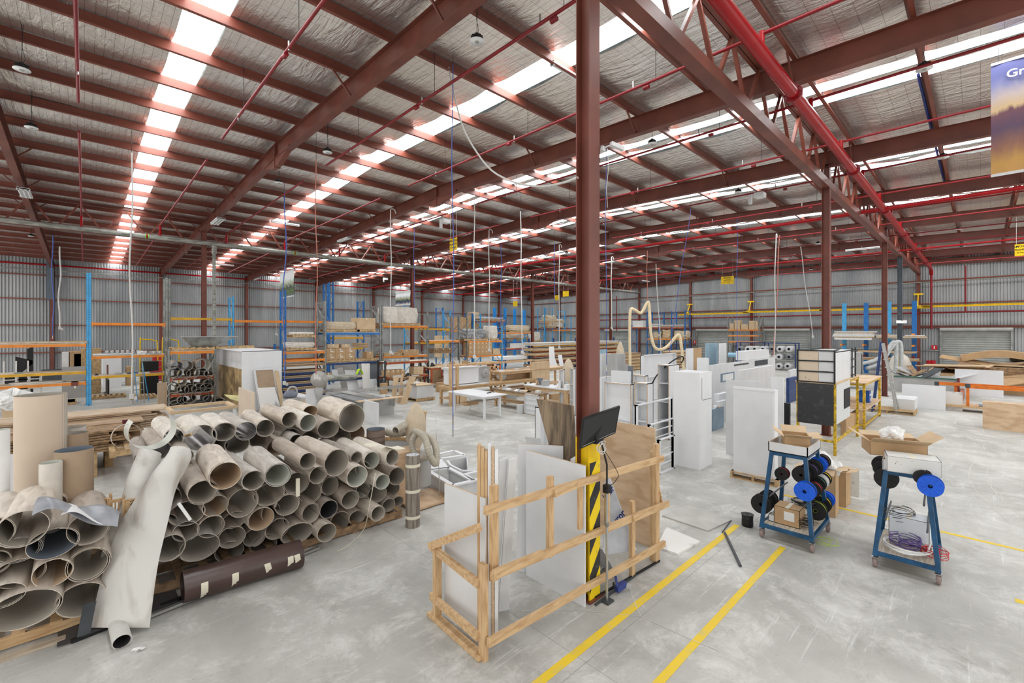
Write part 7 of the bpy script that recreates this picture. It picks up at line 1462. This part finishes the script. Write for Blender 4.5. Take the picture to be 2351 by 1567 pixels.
# ---- black sided cart
B = atZ(1917, 1046); t = thing('storage_cart', 'yellow legged storage cart with black scuffed side and white end', 'cart', (B.x, B.y, 0))
dy = atX(1832, HOR, B.x).y-B.y; dx = 3.0; hd = hz(B, 882); zb_ = hz(B, 978); YP_ = mat('chipped_yellow', (204, 166, 36), 0.5, 0, 0.35, 14)
for a in (0, dx):
    for b in (0, dy): g = MB(); g.cb((a, b, hd/2), (0.06, 0.06, hd), YP_); g.build('leg', t)
for p_, q_ in (((0, 0, 0.35), (dx, 0, 0.35)), ((0, 0, hd-0.05), (dx, 0, hd-0.05)), ((0, dy, 0.35), (0, 0, 0.35))): g = MB(); g.bar(p_, q_, 0.05, 0.05, YP_); g.build('frame_rail', t)
g = MB(); g.box(-0.05, -0.03, 0.02, dy, zb_, hd, DARKS); g.build('black_side', t)
g = MB(); g.box(-0.02, dx*0.55, -0.04, -0.02, zb_+0.05, hd, streak('scratched_white', (206, 208, 208), (90, 96, 110), (6, 1, 6), 0.5, 5, 0.62, 0.7)); g.build('white_end', t); g = MB(); g.box(dx*0.28, dx*0.52, -0.06, -0.04, zb_+0.35, hd-0.2, BLK2); g.build('dark_opening', t)
g = MB(); g.box(-0.05, dx+0.1, -0.05, dy+0.05, hd, hd+0.04, CARD2); g.build('top', t)
hu = hz(B, 808)-hd
for i in range(3): g = MB(); g.box(-0.021, 0.0, 0.0, 0.34, hd+0.05+i*hu/3, hd+0.02+(i+1)*hu/3, WHITE2); g.box(-0.02, 0.0, 0.35, dy, hd+0.05+i*hu/3, hd+0.02+(i+1)*hu/3, streak('speckled_ply', (214, 196, 172), (120, 110, 98), (3, 3, 3), 0.7, 8, 0.66, 0.74)); g.build('upper_board', t)
g = MB()
for i in range(4): g.bar((-0.04, 0.0, hd+0.03+i*hu/3), (-0.04, dy+0.02, hd+0.03+i*hu/3), 0.03, 0.03, BLK)
for b in (0.0, dy): g.bar((-0.04, b, hd), (-0.04, b, hd+hu+0.05), 0.035, 0.035, BLK)
g.bar((-0.04, 0, hd+hu+0.03), (2.2, 0.3, hd+hu+0.03), 0.03, 0.03, BLK); g.build('wire_frame', t)
g = MB(); g.box(0.0, 2.5, 0.0, 0.02, hd+0.04, hd+hu, WHITE2); g.box(0.0, 2.5, 0.0, dy*0.9, hd+hu-0.02, hd+hu, WHITE2); g.build('white_side_board', t)
for zq in range(4): g = MB(); g.bar((2.0, -0.03, hd+0.1+zq*hu/3.6), (2.5, -0.03, hd+0.1+zq*hu/3.6), 0.025, 0.025, BLK); g.build('side_rung', t)
for xq in (2.0, 2.5): g = MB(); g.bar((xq, -0.03, hd), (xq, -0.03, hd+hu+0.06), 0.03, 0.03, BLK); g.build('side_bar', t)
# second yellow table
B2 = atZ(1984, 985); t = thing('yellow_frame_table', 'yellow framed table with ply shelves right of the black sided cart', 'table', (B2.x, B2.y, 0)); dx2 = min(3.2, atY(2040, HOR, B2.y).x-B2.x); h2 = hz(B2, 880); dy2 = 1.0
for a in (0, dx2):
    for b in (0, dy2): g = MB(); g.cb((a, b, h2/2), (0.07, 0.07, h2), YP_); g.build('leg', t)
for z in (0.12, h2-0.05): g = MB(); g.box(0, dx2, -0.02, 0.02, z-0.03, z+0.03, YP_); g.box(0, dx2, dy2-0.02, dy2+0.02, z-0.03, z+0.03, YP_); g.box(-0.02, 0.02, 0, dy2, z-0.03, z+0.03, YP_); g.build('frame_rail', t)
for z in (h2, h2*0.42): g = MB(); g.box(-0.1, dx2+0.1, -0.06, dy2+0.06, z, z+0.03, PLY); g.build('shelf', t)
p_ = atY(1996, HOR, B2.y+0.1); t = thing('tissue_box', 'bright blue and white printed box on the yellow table shelf', 'box', (p_.x, B2.y+0.1, h2*0.42+0.03)); g = MB(); g.box(0, 0.35, 0, 0.3, 0, 0.4, mat('print_blue', (32, 84, 160), 0.5)); g.build('body', t); g = MB(); g.box(0.05, 0.3, -0.003, 0, 0.24, 0.3, PAPER); g.box(0.2, 0.33, -0.003, 0, 0.04, 0.14, PAPER); g.build('print', t)
BP('cardboard sheet stack under the yellow table', 1930, 1942, 1985, 1000, 962, CARD, 'card_stack', 'box')
one(MB().grid(lambda u, v: (0.3*u, 0.1*v, 0.04*math.sin(u*PI)), 6, 3, SPC['r'][0], 0.02), 'red_glove', 'red glove lying on the cart top', 'glove', (B2.x+0.5, B2.y+0.3, h2+0.03))
# step ladder and hoses by the grey column
p = atZ(2060, 950); t = thing('step_ladder', 'dark blue and aluminium step ladder beside the yellow table', 'ladder', (p.x, p.y, 0))
for dx_ in (0, 0.45): g = MB(); g.bar((dx_, 0, 0), (dx_*0.7+0.05, 0.45, 2.7), 0.03, 0.07, GREYL); g.bar((dx_-0.1, 0.75, 0), (dx_*0.7+0.05, 0.5, 2.75), 0.03, 0.05, BLUED); g.build('side_rail', t)
for k in range(8): g = MB(); g.box(0.0, 0.42, 0.05*k+0.02, 0.05*k+0.12, 0.3*k+0.25, 0.3*k+0.28, GREYL); g.build('rung', t)
dd = 25.5
for i, pp in enumerate((((1975, 835), (2010, 826), (2035, 806), (2048, 788), (2056, 786), (2058, 800), (2056, 860)), ((1990, 845), (2022, 832), (2045, 800), (2060, 784), (2068, 790), (2069, 820), (2068, 858)))):
    pts = [atD(x, y, dd) for x, y in pp]; one(MB().tube([v-pts[0] for v in spline(pts, 6)], 0.10, mat('pale_flex_duct', (188, 192, 192), 0.4, 0, 0.08, 6), 10), 'flexible_duct', ['left', 'right'][i]+' pale flexible duct arching beside the slate grey column', 'hose', pts[0])
g = MB(); e_ = 0.113
g.box(-e_, e_, -e_, e_, 0, 1.9, YEL); struct(g, 'column_paint', 'yellow painted foot of the slate grey column', (34.4, Y1, 0))
t = thing('extractor_cabinet', 'small grey cabinet with filter below the pale ducts', 'machine', atY(1972, HOR, 4.6)-Vector((0, 0, H))); g = MB(); g.box(0, 1.2, 0, 0.8, 0.3, 2.0, GREYL); g.build('body', t); g = MB(); g.box(0.7, 0.9, -0.02, 0, 0.5, 1.9, GREYM); g.build('vent', t)
p = atZ(2100, 890); t = thing('filter_bag_unit', 'cloth covered drum beside the grey waste skip', 'dust bag', (p.x+4, p.y+1, 0)); g = MB(); g.lathe([(0.5, 0), (0.55, 0.3), (0.56, 1.1), (0.4, 1.55), (0.1, 1.8), (0.01, 1.82)], WRAP, 18); g.build('bag', t)
tilt_px('cable tie and white tape wrapped on the grey column', [(2058, 735), (2082, 735), (2082, 741), (2058, 741)], PAPER, Y=Y1-0.3, name='tape_wrap', cat='tape')
# waste skip
t, B, dx, dy, h = BP('long grey waste skip with green rim full of offcuts', 2052, 2198, 2203, 908, 872, GREYL, 'waste_skip', 'skip')
g = MB(); g.box(-0.06, 0.02, 0, dy, h, h+0.06, GREEN); g.box(-0.04, 0.1, -0.08, 0, 0, h+0.1, mat('maroon_post', (120, 44, 40), 0.5)); g.build('rim', t)
rr = random.Random(5)
for i in range(14):
    g = MB(); y = rr.uniform(0.2, dy-0.4); g.bar((rr.uniform(0, 0.6), y, 0), (rr.uniform(0.2, 1.4), y+rr.uniform(-1.2, 1.2), rr.uniform(0.2, 0.55)), 0.25 if i % 3 else 0.5, 0.03, [GREYL, CHROME, PINED, GREYM, WHITE2][i % 5])
    one(g, 'skip_offcut', ['grey', 'bright metal', 'brown', 'dark grey', 'white'][i % 5]+' offcut number %s counted from the green end of the waste skip' % ['one', 'two', 'three', 'four', 'five', 'six', 'seven', 'eight', 'nine', 'ten', 'eleven', 'twelve', 'thirteen', 'fourteen'][i], 'offcut', (B.x, B.y, h), 0, 'offcuts in the waste skip')
panel_px('large white sheet leaning on the waste skip', 2071, 2171, 933, 880, WHITE, 0, name='white_sheet'); panel_px('white sheet with blue print marks right of the large one', 2150, 2210, 938, 896, MARBLE, 0, name='white_sheet')
panel_px('tallest white sheet leaning at the cardboard heap', 2192, 2304, 905, 846, WHITE, 0, name='white_sheet')
BP('stack of white wrapped boards on a pallet beside the ladder', 2050, 2100, 2108, 950, 918, WHITE2, 'white_board_stack', 'board stack', 0.14); a = atZ(2100, 955); pallet(a.x, a.y, 0, 'pallet under the white wrapped board stack', 1.1, 1.6)
BP('small red brown carton left of the orange cart', 2196, 2206, 2218, 940, 922, mat('rust_box', (166, 100, 76), 0.7), 'cardboard_box', 'box')
# orange cart
B = atZ(2222, 945); t = thing('orange_cart', 'orange steel frame cart on casters at the right', 'cart', (B.x, B.y, 0)); L = 3.2; Wd = 1.0; hh_ = hz(B, 884)
pv = [(0, 0), (0.55, 0.35), (0.2, 0.9), (0, -2.6), (0.55, -2.4), (0.2, -3.2)]
for a, b in pv: g = MB(); g.cb((a, b, 0.25+(hh_-0.25)/2), (0.09, 0.09, hh_-0.25), ORP); g.build('post', t)
for a, b in pv: g = MB(); g.cb((a, b, hh_-0.02), (0.14, 0.14, 0.16), GREYM); g.build('joint', t)
for p_, q_ in (((0.2, 0.9, hh_), (0.2, -3.2, hh_)), ((0.0, 0, hh_-0.05), (0, -2.6, hh_-0.05))): g = MB(); g.bar(p_, q_, 0.1, 0.12, ORP); g.build('rail', t)
g = MB(); g.box(-0.1, 0.8, -3.3, 1.0, 0.16, 0.24, PINE); g.build('deck', t); g = MB(); g.box(0.0, 0.7, -1.4, -0.3, 0.24, 0.27, GREY); g.build('grey_sheet', t)
for a, b in ((0, 0.8), (0.6, 0.8), (0, -3.1), (0.6, -3.1)): g = MB(); T = Matrix.Translation((a, b, 0.08)) @ Matrix.Rotation(PI/2, 4, 'X'); g.lathe([(0.01, -0.03), (0.08, -0.03), (0.08, 0.03), (0.01, 0.03)], GREYM, 14, T); g.build('caster', t)
panel_px('plywood box side standing on its edge at the right', 2256, 2475, 978, 918, PLY, 0, thick=0.5, name='plywood_box')
# cardboard heap
rr = random.Random(12)
base = atX(2160, HOR, 36.0); y0, y1 = atX(2560, HOR, 36).y, atX(2165, HOR, 36).y
for i in range(34):
    y = y0+(y1-y0)*((i*0.618) % 1); x = 36+rr.uniform(-2.5, 3.5); g = MB(); sx, sy = rr.uniform(0.6, 1.6), rr.uniform(0.8, 3.2)
    g.grid(lambda u, v: (sx*(u-0.5), sy*(v-0.5), 0.1*math.sin(u*3+i)), 5, 5, [CARD, CARD2, CARD, PINED, GREYM, CARD2][i % 6], 0.04, None, False)
    o = one(g, 'flattened_carton', '%s flattened piece %s in the %s of the waste cardboard heap' % (['small', 'long', 'bent', 'brown', 'dark', 'pale'][i % 6], ['low', 'halfway up', 'high', 'on top'][i*4//34], ['right end', 'right half', 'middle', 'left half', 'left end'][int(5*((i*0.618) % 1))]), 'cardboard', (x, y, 0.35+0.028*i+rr.uniform(0, 0.3)), rr.uniform(-0.5, 0.5), 'waste cardboard heap'); o.rotation_euler = (rr.uniform(-0.25, 0.25), rr.uniform(-0.35, 0.35), rr.uniform(-0.6, 0.6))
one(MB().grid(lambda u, v: (1.2*(u-0.5)*(1-0.1*v), (y1-y0)*0.52*(v-0.5), 0.3*math.sin(v*PI)), 4, 12, CARD, 0.35, None, False), 'cardboard_beam', 'long bowed cardboard edge protector on top of the waste heap', 'cardboard', (35.5, y0+(y1-y0)*0.62, 1.85))
one(MB().box(-3.5, 3.5, y0-1, y1+0.6, 0, 0.9, CARD).box(-3, 3, y0, y1-0.6, 0.9, 1.3, PINED), 'cardboard_mass', 'compacted lower mass of the waste cardboard heap', 'cardboard', (37, 0, 0))['kind'] = 'stuff'
# ---- long benchtops behind the left pile
p = atZ(140, 1000); 
for i, (x0, x1, yb, yt, Y, m_, s) in enumerate(((-60, 388, 985, 935, 14.8, streak('pale_oak', (206, 186, 160), (164, 136, 108), (0.8, 7, 7), 0.6, 3), 'upper'), (-60, 330, 1000, 962, 14.0, streak('dull_oak', (184, 158, 126), (140, 112, 86), (0.8, 7, 7), 0.6, 3), 'middle'), (-60, 300, 1015, 980, 13.2, PINED, 'lower'))):
    a_, b_ = span(x0, x1, Y); g = MB(); z1_ = hz((b_, Y), yt); 
    for k in range(9): g.box(0.05*(k % 3), b_-a_-0.12*((k*5) % 4), 0.02*(k % 4), 1.0, z1_-0.47+0.052*k, z1_-0.43+0.052*k, m_)
    t = thing('benchtop_stack', s+' long timber benchtop stack behind the left pile', 'timber stack', (a_, Y, 0)); g.build('planks', t)
    for xx in (0.4, (b_-a_)*0.5, b_-a_-0.7): g = MB(); g.box(xx, xx+0.15, 0.05, 0.95, 0, z1_-0.47, PINEP); g.build('bearer', t)
pallet(atY(250, HOR, 13.0).x, 12.6, 0.5, 'pallet jutting below the long benchtops', 1.6, 1.0); BP('open carton heaped with papers behind the tall beige roll', -10, 5, 52, 1012, 905, CARD2, 'cardboard_box', 'box'); crumple('crumpled_paper', 'white wrapping over the open carton at far left', atZ(30, 935, 1.0), 0.35, PAPER, 4)
BP('white cabinet side standing behind the left pile', 2, 6, 52, 1165, 1045, WHITE, 'white_cabinet', 'cabinet'); panel_px('long white worktop lying behind the benchtops', 230, 420, 1020, 995, WHITE, 0, along='x', thick=0.7, name='white_worktop')
g = MB(); g.cyl((0, 0, 0), (0, 0, 0.12), 0.05, mat('dark_red_cup', (90, 24, 36), 0.5), 12, 0.06); one(g, 'dark_cup', 'dark red cup on the lower benchtop stack', 'cup', (atY(288, HOR, 13.5).x, 13.5, hz((atY(288, HOR, 13.5).x, 13.5), 975)))
t = thing('white_rail_frame', 'pale timber frame lying on trestles behind the big pile', 'timber frame', (atY(390, HOR, 12.0).x, 12.0, 0)); L = atY(545, HOR, 12).x-t.location.x; z_ = hz((t.location.x, 12), 948)
for b in (0, 0.9): g = MB(); g.bar((0, b, z_), (L, b, z_), 0.08, 0.06, CARD2); g.build('rail', t)
for a in (0.05, L-0.05): g = MB(); g.bar((a, 0, z_), (a, 0.9, z_), 0.08, 0.06, CARD2); g.box(a-0.03, a+0.03, 0, 0.06, 0, z_-0.03, WHITE2); g.build('end_piece', t)
BP('short timber board upright left of the roll rack', 361, 363, 384, 935, 880, TAN, 'timber_board', 'board')

# tyre arcs, blue cable on a purlin, dark banner, extra packs
PALEM = mat('pale_scuff', (200, 197, 190), 0.6, 0, 0.05)
for i, (off, lab) in enumerate(((0, 'outer'), (0.28, 'inner'))):
    pts = [atZ(x, y, 0.002) for x, y in ((2351, 1055), (2290, 1040), (2240, 1060), (2223, 1085), (2240, 1125), (2275, 1160), (2320, 1200))]
    pts = spline([v+Vector((0.0, -off, 0)) for v in pts], 8); g = MB()
    for a, b in zip(pts[:-1], pts[1:]):
        d = (b-a).normalized(); n_ = Vector((-d.y, d.x, 0))*0.006; g.add([a-n_, b-n_, b+n_, a+n_], [(0, 1, 2, 3)], PALEM)
    struct(g, 'tyre_mark', lab+' pale curved tyre mark on the floor at right')
for k_, (y_, x0_, x1_) in enumerate(((6.17+0.12, 0, 13.5), (1.0+0.0, 13.0, 24.0))):
    y_ = min(PY, key=lambda q: abs(q-y_))+0.1; one(MB().tube([(x0_, 0, 0), (x1_, 0, 0)], 0.03, mat('deep_blue_conduit', (24, 52, 130), 0.5), 8), 'blue_conduit', ['deep blue conduit clipped along a purlin above the first rafter', 'deep blue conduit clipped along a purlin right of the big column'][k_], 'conduit', (0, y_, raf(y_)+0.62))
p = atD(115, 642, 31.0); g = MB(); g.grid(lambda u, v: (0.35*(u-0.5), 0.02*math.sin(v*5), 2.7*(v-0.5)), 3, 8, mat('dark_banner_back', (96, 106, 118), 0.6, 0, 0.05), 0.01)
g.tube([(0, 0, 1.3), (0, 0, roofz(p.y)-p.z-0.02)], 0.01, BLK, 5); one(g, 'hanging_banner', 'dark blue grey banner seen edge on beside the leftmost stanchion', 'banner', p)
for i, (x0, x1, r0, r1, Y, m_, s_) in enumerate(((560, 600, 0, 0, 0, CARD, ''),)): pass
SY = mat('white_goods', (218, 218, 216), 0.5, 0, 0.04)
for i, (xl, xn, xr, yb, yt, m_, s_) in enumerate(((700, 706, 740, 968, 938, SY, 'white tray of offcuts on the floor behind the pile'), (930, 934, 948, 905, 884, CARD2, 'small carton between leaning boards and packing benches'), (1000, 1006, 1030, 900, 878, CARD, 'brown carton under the orange framed packing bench'), (1052, 1056, 1072, 930, 905, CARD2, 'carton under the left end of the sanding bench'),
        (1160, 1166, 1186, 925, 905, GREYL, 'grey tub beneath the assembly bench'), (1186, 1192, 1206, 950, 930, WHITE2, 'white offcut box under the offcut bench'), (1260, 1266, 1284, 930, 905, CARD, 'carton under the laminate bench'), (1100, 1104, 1118, 885, 868, BLUED, 'blue crate under the long orange packing bench'),
        (1040, 1043, 1056, 885, 870, BLK, 'black crate under the long orange packing bench'), (872, 876, 890, 905, 880, CARD, 'brown carton at the foot of the grey rack upright'), (1805, 1812, 1830, 925, 868, BLUED, 'dark blue machine panel left of the black sided cart'), (1808, 1814, 1832, 905, 850, WHITE2, 'white machine end left of the black sided cart'))):
    BP(s_, xl, xn, xr, yb, yt, m_, 'storage_box', 'box')

CRK = mat('chalky_crack', (206, 203, 196), 0.8, 0, 0.05)
for nm_, pp in (('bent pale crack beside the yellow line in front of the enclosure', ((1441, 1337), (1455, 1378), (1472, 1414), (1560, 1455), (1652, 1494))), ('pale crack running from the enclosure to the bent crack', ((1199, 1402), (1330, 1400), (1472, 1414)))):
    g = MB(); pts = [atZ(x, y, 0.0035) for x, y in pp]
    for a, b in zip(pts[:-1], pts[1:]):
        d = (b-a).normalized(); n_ = Vector((-d.y, d.x, 0))*0.0035; g.add([a-n_, b-n_, b+n_, a+n_], [(0, 1, 2, 3)], CRK)
    struct(g, 'floor_crack', nm_)
